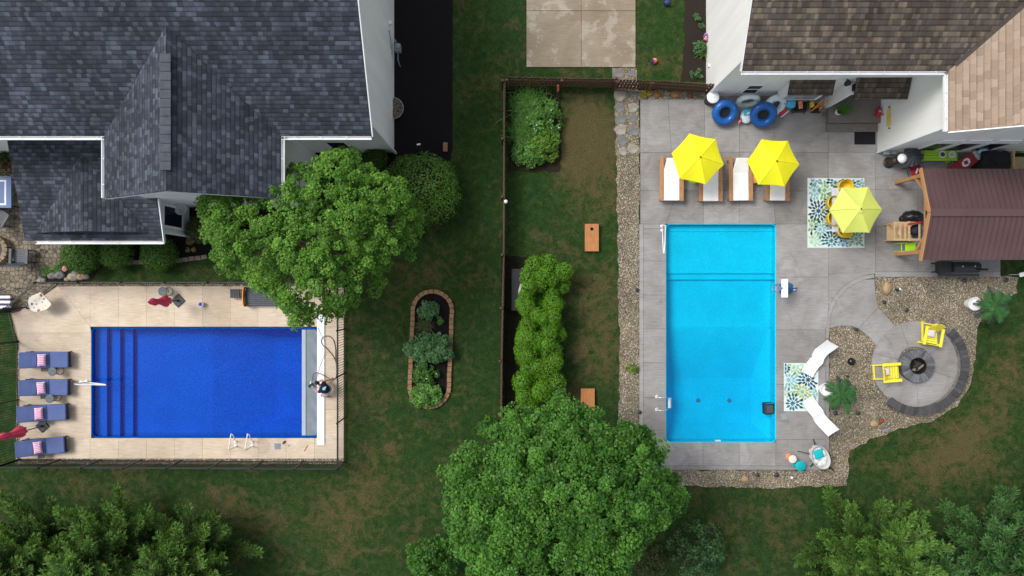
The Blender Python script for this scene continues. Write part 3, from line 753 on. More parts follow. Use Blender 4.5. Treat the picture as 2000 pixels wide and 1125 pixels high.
def window(x0, x1, z0, z1, y, par, panes=1, fr=.09, gm_=glass):
    mb = MB(); mb.box(x0, y-.02, z0, x1, y+.02, z1); w_ = obj('window', mb, gm_, par)
    mb = MB()
    for b in ((x0-fr,y-.05,z0-fr,x1+fr,y+.01,z0),(x0-fr,y-.05,z1,x1+fr,y+.01,z1+fr),(x0-fr,y-.05,z0,x0,y+.01,z1),(x1,y-.05,z0,x1+fr,y+.01,z1)): mb.box(*b)
    if panes > 1: mb.box(x0, y-.04, (z0+z1)/2-.03, x1, y+.0, (z0+z1)/2+.03)
    obj('frame', mb, white, w_); return w_
window(10.08, 10.66, .62, 1.72, 8.6, hr, 2, .03)
window(11.25, 12.15, 3.1, 4.6, 8.6, hr); window(12.45, 13.35, 3.1, 4.6, 8.6, hr); window(9.95, 10.9, 3.1, 4.6, 8.6, hr, 1, .09, white)
for x0, x1 in ((17.75,18.55),(18.85,19.75),(20.05,20.95)): window(x0, x1, .55, 2.05, 6.08, hr, 1, .12)
mb = MB()
for x0 in (17.75,18.85,20.05): mb.box(x0-.05, 6.02, 2.28, x0+.85, 6.075, 2.62)
obj('transom_panel', mb, white, hr)
# bay window with its own little roof
mb = MB(); mb.box(11.62, 8.22, .75, 13.28, 8.595, 2.1); bay = obj('bay_window', mb, white, hr)
mb = MB(); mb.box(11.8, 8.19, .95, 13.1, 8.215, 1.95); obj('pane', mb, M('pale_window_glass', (.30,.33,.36), .1, .3, 2), bay)
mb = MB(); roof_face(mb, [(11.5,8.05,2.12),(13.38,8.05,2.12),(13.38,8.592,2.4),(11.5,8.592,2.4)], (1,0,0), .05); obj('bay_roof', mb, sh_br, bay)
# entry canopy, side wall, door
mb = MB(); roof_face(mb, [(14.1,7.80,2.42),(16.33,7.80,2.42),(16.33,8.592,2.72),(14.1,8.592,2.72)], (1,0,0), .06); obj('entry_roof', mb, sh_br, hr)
mb = MB(); mb.box(14.0, 8.02, 0, 14.09, 8.592, 2.3); mb.box(14.09, 8.04, 2.2, 16.33, 8.12, 2.38); obj('entry_wall', mb, side_w, hr)
mb = MB(); mb.box(14.3, 8.56, .37, 15.45, 8.59, 2.2); dr = obj('door', mb, glass, hr)
mb = MB(); [mb.box(*b) for b in ((14.2,8.54,.37,14.3,8.585,2.2),(15.45,8.54,.37,15.62,8.585,2.2),(14.84,8.535,.37,14.92,8.58,2.2))]; obj('frame', mb, white, dr)
mb = MB(); mb.box(15.62, 8.555, .37, 16.3, 8.59, 2.2); dr = obj('door', mb, M('white_door', (.62,.66,.72), .4, .05), hr)
mb = MB(); mb.box(15.74, 8.54, 1.1, 16.18, 8.56, 2.05); obj('pane', mb, M('grey_door_glass', (.22,.26,.30), .15, .2), dr)
t = thing('wall_lamp', 'black lantern on the cream wall beside the entry canopy', 'lamp', (13.8, 8.45, 2.4))
mb = MB(); mb.lathe([(.05,0),(.10,.05),(.12,.2),(.13,.24),(.02,.30)], (13.8,8.42,2.35), 8); obj('lantern', mb, black, t); mb = MB(); mb.beam((13.8,8.59,2.5),(13.8,8.42,2.63),.04,.04); obj('bracket', mb, black, t)
t = thing('stoop', 'two step weathered grey wooden stoop below the entry door', 'steps', (15.2, 7.8, 0))
wgrey = wood('weathered_grey_boards', (.16,.145,.13), 0)
mb = MB(); mb.box(14.05, 7.34, .0, 16.36, 8.53, .36); obj('landing', mb, wgrey, t, bevel=.02)
mb = MB(); mb.box(14.05, 6.98, .0, 16.30, 7.335, .19); obj('step', mb, wgrey, t, bevel=.02)
# ================================================================ FOLIAGE
def quads_obj(name, Q, tone, mat, parent=None, base=None):
    """Q: (n,4,3) leaf faces"""
    n = len(Q); me = bpy.data.meshes.new(name)
    off = np.array(parent.location) if parent is not None else (np.array(base) if base is not None else np.array([Q[:,:,0].mean(), Q[:,:,1].mean(), 0]))
    v = (Q - off).reshape(-1, 3).astype(np.float32)
    me.vertices.add(n*4); me.vertices.foreach_set('co', v.ravel())
    me.loops.add(n*4); me.loops.foreach_set('vertex_index', np.arange(n*4, dtype=np.int32))
    me.polygons.add(n); me.polygons.foreach_set('loop_start', np.arange(0, n*4, 4, dtype=np.int32)); me.polygons.foreach_set('loop_total', np.full(n, 4, np.int32))
    me.update(calc_edges=True)
    at = me.attributes.new('tone', 'FLOAT', 'FACE'); at.data.foreach_set('value', np.clip(tone, 0, 1).astype(np.float32))
    me.materials.append(mat)
    o = bpy.data.objects.new(name, me); C.objects.link(o)
    if parent is not None: o.parent = parent
    else: o.location = Vector(off)
    return o
def unit(a): return a / np.maximum(np.linalg.norm(a, axis=1, keepdims=True), 1e-9)
def leaf_quads(c, nrm, size, aspect=.75):
    """kite-shaped leaves at points c facing nrm"""
    n = len(c); r = unit(rng.normal(size=(n,3))); a = unit(np.cross(nrm, r)); b = np.cross(nrm, a)
    s = (size * rng.uniform(.65, 1.35, n))[:,None]
    fold = nrm * s * .18
    return np.stack([c - a*s*.55, c - b*s*.5*aspect + fold + a*s*.05, c + a*s*.6, c + b*s*.5*aspect + fold + a*s*.05], 1)
def clump_leaves(centers, rad, per, size, up=.9, flat=.65, tone0=None):
    m = len(centers); rad = np.broadcast_to(rad, (m,))
    d = unit(rng.normal(size=(m*per,3))); rr = rng.uniform(.35, 1, m*per)**.5
    d[:,2] = np.where(d[:,2] < -.2, -d[:,2]*.6, d[:,2])
    ci = np.repeat(np.arange(m), per)
    c = centers[ci] + d * (rr*rad[ci])[:,None] * np.array([1,1,flat])
    nrm = unit(d*.55 + rng.normal(size=(m*per,3))*.5 + np.array([0,0,up]))
    t = (tone0[ci] if tone0 is not None else .5) + rng.normal(size=m*per)*.18
    return leaf_quads(c, nrm, size), t
def inside(pts, poly):
    poly = np.asarray(poly, float); x, y = pts[:,0], pts[:,1]; r = np.zeros(len(pts), bool); j = len(poly)-1
    for i in range(len(poly)):
        xi, yi = poly[i]; xj, yj = poly[j]
        cnd = ((yi > y) != (yj > y)) & (x < (xj-xi)*(y-yi)/(yj-yi+1e-12)+xi)
        r ^= cnd; j = i
    return r
def edge_dist(pts, poly):
    poly = np.asarray(poly, float); d = np.full(len(pts), 1e9)
    for i in range(len(poly)):
        a = poly[i]; b = poly[(i+1) % len(poly)]; ab = b-a
        t = np.clip(((pts-a)@ab)/(ab@ab+1e-12), 0, 1); q = a + t[:,None]*ab
        d = np.minimum(d, np.linalg.norm(pts-q, axis=1))
    return d
def broadleaf(name, label, outline, zlo, zhi, nclump, crad, per, size, mat, trunk_px, trunk_r, dome=90, group=None, under=.6, holes=0, tone=(.5,.16)):
    """a tree whose crown has the given plan outline (metres, at crown height) and a domed top"""
    zc = (zlo+zhi)/2
    O = np.array(outline, float); O2 = np.stack([(O[:,0]-1000)*K(zc), (562.5-O[:,1])*K(zc)], 1)
    lo, hi = O2.min(0), O2.max(0); pts = np.zeros((0,2))
    while len(pts) < nclump:
        p = rng.uniform(lo, hi, (nclump*2, 2)); p = p[inside(p, O2)]
        e = edge_dist(p, O2); p = p[e > crad*rng.uniform(.05,.6,len(p))]
        for q_ in p:                                    # loose spacing, so crown lumps stay apart
            if len(pts) == 0 or np.min(np.linalg.norm(pts-q_, axis=1)) > crad*.38 or rng.random() < .05: pts = np.vstack([pts, q_])
            if len(pts) >= nclump: break
    D = dome*K(zc); e = np.clip(edge_dist(pts, O2)/D, 0, 1)
    zt = zlo + (zhi-zlo)*np.sqrt(1-(1-e)**2) + rng.normal(size=len(pts))*crad*.95
    cen = np.column_stack([pts, zt]); keep = np.ones(len(cen), bool)
    if holes:
        hc = pts[rng.integers(0, len(pts), holes)]
        for h_ in hc: keep &= ~((np.linalg.norm(pts-h_, axis=1) < crad*.75) & (rng.random(len(pts)) < .85))
    cen = cen[keep]
    # inner, lower foliage
    m = int(len(cen)*under); lowc = cen[rng.integers(0, len(cen), m)] + rng.normal(size=(m,3))*np.array([crad*.4, crad*.4, .2]); lowc[:,2] -= rng.uniform(.5, 1.6, m)*crad
    allc = np.vstack([cen, lowc]); tn = np.clip(rng.normal(tone[0], tone[1], len(allc)), .05, .95)
    rad = crad*rng.uniform(.6, 1.25, len(allc))
    tx, ty = X(trunk_px[0]), Y(trunk_px[1])
    t = thing(name, label, 'tree', (tx, ty, 0), group)
    Q, tt = clump_leaves(allc, rad, per, size, tone0=tn)
    quads_obj('crown', Q, tt, mat, t)
    mb = MB(); fork = Vector((tx, ty, zlo*.55)); top = Vector((tx*.6+cen[:,0].mean()*.4, ty*.6+cen[:,1].mean()*.4, zlo*1.05))
    mb.tube([(tx,ty,-.05),(tx+.03,ty,.4),tuple(fork),tuple(top)], [trunk_r*1.35, trunk_r, trunk_r*.8, trunk_r*.55], 9)
    for k in rng.choice(len(cen), min(34, len(cen)), replace=False):
        e_ = Vector(cen[k]); s0 = fork.lerp(top, random.random()); mid = s0.lerp(e_, .55) + Vector((0,0,-.25+random.uniform(-.1,.2)))
        mb.tube([s0, mid, e_], [trunk_r*.38, trunk_r*.2, .012], 5)
    obj('trunk', mb, bark, t, smooth='all')
    return t
def shrub(name, label, c, r, h, mat, n, size, group=None, cat='shrub', lobes=None, tone=(.5,.2)):
    """dense rounded bush: an added opaque core coloured for inner shade, leaves all over its lobes"""
    x, y = c; t = thing(name, label, cat, (x, y, 0), group)
    lobes = lobes or [(0,0,h*.5,1.0)]
    mb = MB(); Qs = []; Ts = []
    tot = sum(l[3]**2 for l in lobes)
    for lx, ly, lz, lr in lobes:
        rr = r*lr; hz = min(h*.5/r, 1.2) if len(lobes) == 1 else .95
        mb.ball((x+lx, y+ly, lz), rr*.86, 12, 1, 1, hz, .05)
        m = int(n*lr*lr/tot); d = unit(rng.normal(size=(m,3))); d[:,2] = np.where(d[:,2] < -.35, -d[:,2], d[:,2])
        lump = 1 + .05*np.sin(d[:,0]*9+lx)*np.cos(d[:,1]*8+ly)
        p = np.array([x+lx,y+ly,lz]) + d*np.array([1,1,hz])*(rr*lump*rng.uniform(.84,1.10,m))[:,None]
        nr = unit(d*1.0 + rng.normal(size=(m,3))*.45 + np.array([0,0,.25])); Qs.append(leaf_quads(p, nr, size))
        Ts.append(rng.normal(tone[0], tone[1], m) + .10*np.sin(d[:,0]*14)*np.sin(d[:,1]*13))
    obj('branches', mb, core_m, t, smooth='all')  # solid core balls added to stop see-through, inner shade put into their colour
    quads_obj('foliage', np.concatenate(Qs), np.concatenate(Ts), mat, t)
    return t
core_m = M('shaded_core_fill', (.012,.018,.007), .95, .3, 8)
def strips(bases, dirs, length, width, droop, seg=3, lift=1.0):
    """arching blades / fronds leaflets as chains of quads"""
    n = len(bases); L = np.broadcast_to(length, (n,)); W = np.broadcast_to(width, (n,)); out = []
    side = unit(np.column_stack([-dirs[:,1], dirs[:,0], np.zeros(n)]))
    prev = None
    for k in range(seg+1):
        u = k/seg
        p = bases + dirs*(L*u)[:,None]*np.array([1,1,0]) + np.array([0,0,1])*(L*(lift*u - droop*u*u))[:,None]
        w_ = (W*(1-u*.85)/2)[:,None]*side
        cur = (p-w_, p+w_)
        if prev is not None: out.append(np.stack([prev[0], prev[1], cur[1], cur[0]], 1))
        prev = cur
    return np.concatenate(out)
def tuft(name, label, c, n, L, W, mat, spread=.1, group=None, z=.02, lift=.9, droop=.75, cat='plant', tone=(.5,.2)):
    a = rng.uniform(0, 2*np.pi, n); el = rng.uniform(.25, 1, n)
    b = np.column_stack([c[0]+rng.normal(size=n)*spread, c[1]+rng.normal(size=n)*spread, np.full(n, z)])
    d = np.column_stack([np.cos(a)*el, np.sin(a)*el, np.zeros(n)])
    d[:,:2] += 1e-4
    Q = strips(b, d, L*rng.uniform(.6,1.15,n), W*rng.uniform(.7,1.2,n), droop, 3, lift)
    o = quads_obj(name, Q, np.tile(rng.normal(tone[0], tone[1], n), 3), mat, None, (c[0], c[1], 0))
    return tag(o, label, cat, group)
def bushy(name, label, c, rx, ry, h, n, size, mat, group=None, cat='plant', tone=(.5,.2), flowers=None):
    """loose garden plant: leafy stems of uneven height"""
    x, y = c; m = max(6, n//28)
    a = rng.uniform(0, 2*np.pi, m); q_ = np.sqrt(rng.uniform(0,1,m))
    st = np.column_stack([x+rx*q_*np.cos(a), y+ry*q_*np.sin(a), h*(1.05-.65*q_**2)*rng.uniform(.65,1.1,m)])
    Q, T_ = clump_leaves(st, size*2.0, n//m, size, 1.0, .9, np.clip(rng.normal(tone[0], tone[1], m),0,1))
    t = thing(name, label, cat, (x, y, 0), group)
    quads_obj('leaves', Q, T_, mat, t)
    mb = MB()
    for k in range(min(m, 30)): mb.tube([(x+(st[k,0]-x)*.3, y+(st[k,1]-y)*.3, 0), tuple(st[k])], .008, 4)
    obj('stems', mb, stem_m, t)
    if flowers:
        mb = MB()
        for k in range(flowers[0]):
            j = rng.integers(0, m); mb.ball((st[j,0]+random.uniform(-.06,.06), st[j,1]+random.uniform(-.06,.06), st[j,2]+size*1.6), flowers[2], 7, 1,1,.6)
        obj('flowers', mb, flowers[1], t)
    return t
stem_m = M('green_stem', (.06,.10,.03), .8, .3, 6)
LF_A = leafmat('maple_leaf', (.024,.095,.010), (.150,.370,.046), .38)
LF_L = leafmat('light_maple_leaf', (.045,.145,.012), (.225,.455,.055), .42)
LF_S = leafmat('boxwood_leaf', (.026,.085,.008), (.115,.250,.026), .2)
LF_C = leafmat('chartreuse_scale_leaf', (.034,.130,.004), (.185,.440,.012), .12)
LF_P = leafmat('spruce_needles', (.008,.030,.006), (.128,.262,.042), .12)
LF_PB = leafmat('blue_green_needles', (.007,.030,.010), (.095,.225,.058), .12)
LF_G = leafmat('garden_leaf', (.040,.120,.016), (.160,.370,.065))
LF_G2 = leafmat('yellow_green_leaf', (.06,.14,.012), (.21,.38,.04))
LF_B = leafmat('blue_green_leaf', (.040,.110,.035), (.140,.310,.105))
LF_O = leafmat('olive_blade', (.045,.065,.016), (.13,.17,.05))
LF_PALM = leafmat('palm_frond_green', (.016,.065,.014), (.060,.185,.050), .1, .45)
LF_PALM2 = leafmat('dark_frond', (.014,.036,.018), (.055,.095,.05), .1, .45)

# ---- broadleaved trees
bigo = [(985,818),(1010,806),(1050,800),(1100,790),(1135,797),(1170,803),(1190,812),(1200,822),(1240,828),(1272,835),(1283,868),(1300,880),(1322,915),(1330,950),(1340,975),(1338,1000),(1300,1028),(1275,1045),(1260,1085),(1235,1110),(1210,1160),(1150,1200),(1050,1210),(960,1180),(905,1120),(880,1060),(868,1015),(863,960),(868,915),(890,880),(930,870),(945,850),(955,825)]
broadleaf('maple_tree', 'largest leafy tree with a full round mid green crown at the bottom centre', bigo, 3.6, 7.4, 520, .37, 135, .10, LF_A, (1085,905), .17, 150, under=.7, tone=(.45,.17))
lefto = [(382,400),(395,375),(430,365),(470,362),(505,370),(540,340),(560,318),(600,312),(650,285),(690,283),(725,310),(740,330),(775,335),(800,355),(812,400),(815,450),(812,490),(800,505),(770,505),(750,520),(735,560),(725,590),(705,600),(680,620),(650,612),(620,625),(600,645),(560,645),(545,620),(540,595),(505,565),(470,548),(440,540),(410,525),(405,500),(395,450)]
broadleaf('locust_tree', 'airy light green tree overhanging the left house corner and the royal blue pool', lefto, 3.4, 6.2, 560, .26, 80, .085, LF_L, (600,478), .13, 120, under=.3, holes=30, tone=(.5,.18))
# ---- clipped and rounded shrubs
def rsh(px, py, rpx, h, label, n, size=.055, mat=None, group=None, tone=(.5,.2)):
    z = h*.55
    return shrub('round_shrub', label, (X(px,z), Y(py,z)), rpx*K(z), h, mat or LF_S, n, size, group, tone=tone)
rsh(158,496,38,1.1,'clipped round boxwood, largest and leftmost of the three under the dark porch roof', 5200, .05, group='boxwoods under the porch gutter')
rsh(228,494,31,.95,'clipped round boxwood, middle of the three under the dark porch roof', 3800, .05, group='boxwoods under the porch gutter')
rsh(310,495,34,1.0,'clipped round boxwood, rightmost of the three under the dark porch roof', 4400, .05, group='boxwoods under the porch gutter')
t = shrub('round_shrub', 'large dense round shrub beside the black mulch bed at the house corner', (X(822,1.2), Y(368,1.2)), 1.5, 2.2, LF_S, 15000, .075,
      lobes=[(.1,.05,1.0,.95),(-.45,.35,.9,.72),(.55,.35,.85,.66),(.55,-.35,.9,.74),(-.2,-.65,.8,.7),(-.6,-.2,.85,.66)], tone=(.68,.2))
rsh(733,312,24,.9,'small dark shrub against the grey house wall above the airy tree', 1800, .06, tone=(.3,.15))
rsh(390,448,26,.9,'yellowing olive round shrub beside the satellite dish', 2400, .05, LF_O, tone=(.45,.2))
t = bushy('flowering_shrub', 'white flowering shrub showing through the airy tree', P(462,470)[:2], .6, .5, 1.0, 1400, .09, LF_G, flowers=(60, M('white_petals', (.85,.80,.74), .7, .08), .07))
# ---- chartreuse false cypress row
cyp = [(1062,540,[(-.35,.45,.55),(.15,.55,.5),(.75,.2,.5),(.0,.1,.5),(-.55,-.1,.5),(.72,-.35,.42),(.3,-.15,.36)]),
       (1058,598,[(-.55,.4,.5),(.35,.5,.42),(.4,.05,.46),(-.5,-.05,.42),(-.75,.1,.4),(.4,-.4,.42)]),
       (1056,652,[(-.45,.35,.48),(.35,.4,.5),(-.55,-.2,.55),(-.1,-.3,.5),(.75,-.05,.4),(.3,-.4,.42)]),
       (1054,701,[(-.5,.3,.55),(-.2,.5,.4),(.4,.35,.55),(.55,-.1,.48),(-.35,-.4,.45),(.25,-.4,.52),(0,0,.35)]),
       (1052,756,[(-.55,.2,.55),(.0,.3,.55),(.6,.2,.52),(.1,-.1,.56),(-.5,-.3,.5),(-.35,-.65,.42),(.55,-.35,.42)])]
for k, (a, b, lob) in enumerate(cyp):
    z = 1.2
    lobes = [(lx*1.14, ly*1.06, random.uniform(.7,1.7), lr*random.uniform(.72,.95)) for lx, ly, lr in lob] + [(.02,.12,.45,.5),(-.4,0,.3,.6),(.42,.1,.3,.6)] + [(random.uniform(-.75,.75), random.uniform(-.5,.5), random.uniform(1.2,1.7), random.uniform(.24,.36)) for _ in range(3)]
    shrub('cypress_shrub', ['northernmost of the row of chartreuse mop cypress shrubs, beside the black bench','second chartreuse mop cypress shrub from the top of the row','middle chartreuse mop cypress shrub of the row of five','fourth chartreuse mop cypress shrub from the top of the row','southernmost chartreuse mop cypress shrub, touching the big maple crown'][k],
          (X(a,z), Y(b,z)), 1.02, 1.8, LF_C, 15000, .042, 'chartreuse cypress row along the picket fence', lobes=lobes, tone=(.5,.17))

# ---- conifers
def conifer(label, base_px, h, rad, mat, nb=95, group='spruce trees along the bottom edge', lean=(0,0), tone=(.45,.15)):
    x, y = X(base_px[0]), Y(base_px[1]); t = thing('spruce_tree', label, 'tree', (x, y, 0), group)
    mb = MB(); mb.tube([(x,y,-.05),(x+lean[0]*.5,y+lean[1]*.5,h*.5),(x+lean[0],y+lean[1],h)], [.16,.10,.02], 8)
    qs = []; ts = []
    for k in range(nb):
        u = (k+random.random())/nb; u = u**.85
        z = .5 + (h-.65)*u; L = rad*(1-u)**.72*random.uniform(.62,1.12) + .22
        a = k*2.39996 + random.uniform(-.3,.3); d = np.array([math.cos(a), math.sin(a)])
        ox, oy = x+lean[0]*u, y+lean[1]*u
        m = max(4, int(L*6.5)); s = np.linspace(.12, 1, m)
        sag = -.12*s + .34*s*s
        path = np.column_stack([ox+d[0]*L*s, oy+d[1]*L*s, z+L*sag])
        mb.tube([(ox,oy,z-.05), tuple(path[m//2]), tuple(path[-1])], [.03,.02,.006], 4)
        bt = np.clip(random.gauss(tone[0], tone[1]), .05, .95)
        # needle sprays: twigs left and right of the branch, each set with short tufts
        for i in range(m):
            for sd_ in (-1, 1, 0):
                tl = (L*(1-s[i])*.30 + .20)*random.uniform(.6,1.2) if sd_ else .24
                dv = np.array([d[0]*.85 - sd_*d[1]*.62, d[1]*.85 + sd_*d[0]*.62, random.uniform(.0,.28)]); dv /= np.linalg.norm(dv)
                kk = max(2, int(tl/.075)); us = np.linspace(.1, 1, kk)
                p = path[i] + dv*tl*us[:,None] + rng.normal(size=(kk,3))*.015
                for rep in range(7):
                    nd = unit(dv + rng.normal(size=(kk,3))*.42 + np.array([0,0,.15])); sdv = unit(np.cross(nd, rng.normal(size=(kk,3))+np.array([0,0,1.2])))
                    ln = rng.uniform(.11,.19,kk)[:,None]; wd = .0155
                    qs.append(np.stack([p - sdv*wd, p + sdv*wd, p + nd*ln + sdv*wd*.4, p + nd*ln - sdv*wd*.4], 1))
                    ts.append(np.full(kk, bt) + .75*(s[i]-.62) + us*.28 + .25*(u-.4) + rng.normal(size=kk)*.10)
    quads_obj('needles', np.concatenate(qs), np.concatenate(ts), mat, t)
    obj('trunk', mb, bark, t)
    return t
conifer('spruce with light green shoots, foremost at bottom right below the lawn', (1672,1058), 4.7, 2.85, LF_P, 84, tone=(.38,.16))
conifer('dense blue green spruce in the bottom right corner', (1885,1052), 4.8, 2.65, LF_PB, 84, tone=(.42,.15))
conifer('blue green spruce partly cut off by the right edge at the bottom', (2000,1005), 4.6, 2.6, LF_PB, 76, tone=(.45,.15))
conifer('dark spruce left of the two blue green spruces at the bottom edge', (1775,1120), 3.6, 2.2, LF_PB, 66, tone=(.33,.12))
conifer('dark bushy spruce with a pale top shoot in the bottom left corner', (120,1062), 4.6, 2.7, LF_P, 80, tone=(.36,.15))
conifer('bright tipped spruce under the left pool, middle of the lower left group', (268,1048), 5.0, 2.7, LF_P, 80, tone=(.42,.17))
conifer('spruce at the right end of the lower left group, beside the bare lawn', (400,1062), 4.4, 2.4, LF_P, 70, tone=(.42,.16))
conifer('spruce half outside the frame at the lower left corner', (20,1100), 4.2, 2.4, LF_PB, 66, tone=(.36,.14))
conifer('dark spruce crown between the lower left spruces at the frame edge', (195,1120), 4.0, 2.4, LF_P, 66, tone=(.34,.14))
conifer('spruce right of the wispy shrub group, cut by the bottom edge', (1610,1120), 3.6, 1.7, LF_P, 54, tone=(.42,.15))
# loose shrubs under the big maple
def lsh(label, px, py, rx, ry, h, n, mat, tone, size=.1): return bushy('leafy_shrub', label, P(px, py, h*.6)[:2], rx, ry, h, n, size, mat, cat='shrub', tone=tone)
lsh('dark leafy shrub in the shade left of the big maple at the bottom edge', 845, 1095, 1.15, .9, 1.8, 4200, LF_A, (.30,.15))
lsh('grey green wispy shrub right of the big maple at the bottom edge', 1365, 1078, 1.25, 1.2, 1.7, 3000, LF_PB, (.40,.18), .085)
lsh('low yellow green shrub tucked between the big maple and the grey green shrub', 1275, 1100, .8, .6, 1.2, 1800, LF_O, (.35,.15))
lsh('leafy sprig at the left rim of the big maple, over the fence', 950, 835, .4, .4, 1.5, 500, LF_A, (.35,.15))
# ---- flower bed island with block edging
isl = []
for k in range(200):
    a = 2*math.pi*k/200; isl.append(a)
def stadium(cx, cy, rx, top, bot, n=24):
    return [(cx+rx*math.cos(R(180*k/n))+3, top+rx-rx*math.sin(R(180*k/n))) for k in range(n+1)] + [(cx-rx*math.cos(R(180*k/n))-3, bot-rx+rx*math.sin(R(180*k/n))) for k in range(n+1)]
mb = MB(); mb.sheet(PP(stadium(842,680,36,574,788)), .03); struct('mulch_bed', mb, blackm)
mb = MB(); st = PP(stadium(842,680,38,569,794)); Lc = [0]
for k in range(len(st)): Lc.append(Lc[-1] + (Vector(st[(k+1)%len(st)])-Vector(st[k])).length)
tot = Lc[-1]; nb_ = 52
def along(s):
    s %= tot
    for k in range(len(st)):
        if Lc[k+1] >= s:
            a = Vector(st[k]); b = Vector(st[(k+1)%len(st)]); u = (s-Lc[k])/max(1e-9, Lc[k+1]-Lc[k]); return a+(b-a)*u, (b-a).normalized()
    return Vector(st[0]), Vector((1,0))
for k in range(nb_):
    p, d = along(tot*k/nb_); mb.t = random.random()
    mb.cbox((p.x+random.uniform(-.008,.008), p.y, .065), (tot/nb_-.018, .19, .13), math.atan2(d.y, d.x)+random.uniform(-.03,.03))
tag(obj('block_edging', mb, brick_m, bevel=.014), 'oval ring of tan edging blocks around the flower bed on the left lawn', 'edging')
bushy('garden_plant', 'pale green plant at the top of the oval flower bed', P(838,605)[:2], .40, .36, .55, 800, .08, LF_B, tone=(.65,.18))
bushy('garden_plant', 'small round plant near the right side of the oval flower bed', P(859,625)[:2], .16, .18, .4, 220, .05, LF_G, tone=(.4,.15))
tuft('grass_tuft', 'olive daylily clump with arching blades in the oval flower bed', P(830,636)[:2], 170, .55, .028, LF_O, .12)
bushy('garden_plant', 'widest blue green plant spilling over both sides of the oval flower bed', P(842,679)[:2], 1.1, .62, .9, 3400, .08, LF_B, tone=(.55,.18))
bushy('garden_plant', 'dark green plant with tiny white blooms below the widest bed plant', P(832,728)[:2], .60, .50, .5, 1200, .07, LF_G, tone=(.2,.16), flowers=(7, white_fabric, .025))
bushy('garden_plant', 'bright green plant at the bottom of the oval flower bed', P(833,770)[:2], .68, .50, .6, 1600, .08, LF_G, tone=(.6,.18))
# ---- vegetable patch behind the gate fence
tuft('asparagus_plant', 'feathery grey green asparagus at the top left of the vegetable patch', P(1033,208)[:2], 900, .80, .035, LF_G, .33, tone=(.5,.22), lift=1.1, droop=.8)
tuft('asparagus_plant', 'feathery grey green asparagus at the lower left of the vegetable patch', P(1026,262)[:2], 800, .70, .035, LF_G, .30, tone=(.45,.22), lift=1.1, droop=.8)
bushy('vegetable_plant', 'leafy green crop in the middle right of the vegetable patch', P(1062,238)[:2], .70, .95, .8, 2000, .085, LF_G, tone=(.5,.18), flowers=(14, white_fabric, .03))
bushy('vegetable_plant', 'bright yellow green crop at the lower right of the vegetable patch', P(1066,285)[:2], .55, .75, .8, 1500, .08, LF_G2, tone=(.35,.18))
bushy('vegetable_plant', 'green crop along the bottom edge of the vegetable patch', P(1035,305)[:2], .75, .48, .6, 1800, .08, LF_G, tone=(.45,.18))
# ---- rocks and grasses of the far left bed
for k, (a, b, r, m_) in enumerate([(83,548,8,stone_lt),(104,539,9,stone_gr),(118,538,10,stone_gr),(145,541,11,stone_lt),(151,531,8,stone_lt),(160,540,9,stone_tan),(167,527,8,stone_lt),(170,541,7,stone_gr),(132,546,5,stone_tan)]):
    mb = MB(); p = P(a, b); mb.ball((p.x,p.y,.05), r/S, 10, 1.15, .8, .55, .10)
    tag(obj('boulder', mb, m_, smooth='all'), ['pale boulder at the left end of the rock bed by the pool fence','grey boulder second from the left in the rock bed','large grey boulder below the grass tufts in the rock bed','largest pale boulder in the middle of the rock bed','pale boulder just right of the pink gazing plate','tan boulder below the other rocks near the boxwood','pale boulder topmost at the boxwood foot','small grey boulder rightmost in the rock bed','small tan stone below the pink gazing plate'][k], 'rock', 'boulders in the rock bed')
tuft('grass_tuft', 'ornamental grass tuft left of the pink plate in the rock bed', P(114,524)[:2], 110, .36, .02, LF_G, .06)
tuft('grass_tuft', 'ornamental grass tuft at the patio side of the rock bed', P(92,530)[:2], 120, .38, .02, LF_G, .07)
mb = MB(); p = P(130,525); mb.lathe([(.10,0),(.13,.10),(.13,.12),(.02,.14)], (p.x,p.y,.02), 20); tag(obj('gazing_plate', mb, M('dusty_pink', (.42,.13,.16), .5, .2), smooth=True), 'round dusty pink plate in the rock bed by the boxwoods', 'garden ornament')
# edging stones along the boxwood bed
mb = MB()
for k in range(17):
    a = 205 + k*12.2; b = 512 - 10*max(0,(k-8)/8.)**1.5 + random.uniform(-.6,.6)
    mb.cbox((*P(a,b)[:2], .06), (.26,.19,.12), random.uniform(-.05,.05) + (.1 if k > 10 else 0))
tag(obj('stone_edging', mb, M('grey_tan_block', (.20,.17,.135), .9, .3, 4, .4, 20), bevel=.015), 'low row of grey tan edging stones below the boxwoods', 'edging')
bushy('garden_plant', 'sparse yellow leaved groundcover below the satellite dish', P(374,485)[:2], .14, .5, .2, 220, .06, leafmat('yellowed_leaf', (.12,.10,.03), (.42,.36,.14)), tone=(.5,.25))
bushy('garden_plant', 'small red brown shrub at the left edge above the blue table', P(8,318)[:2], .5, .6, .5, 500, .09, leafmat('red_green_leaf', (.04,.07,.02), (.25,.07,.03)), tone=(.35,.3))
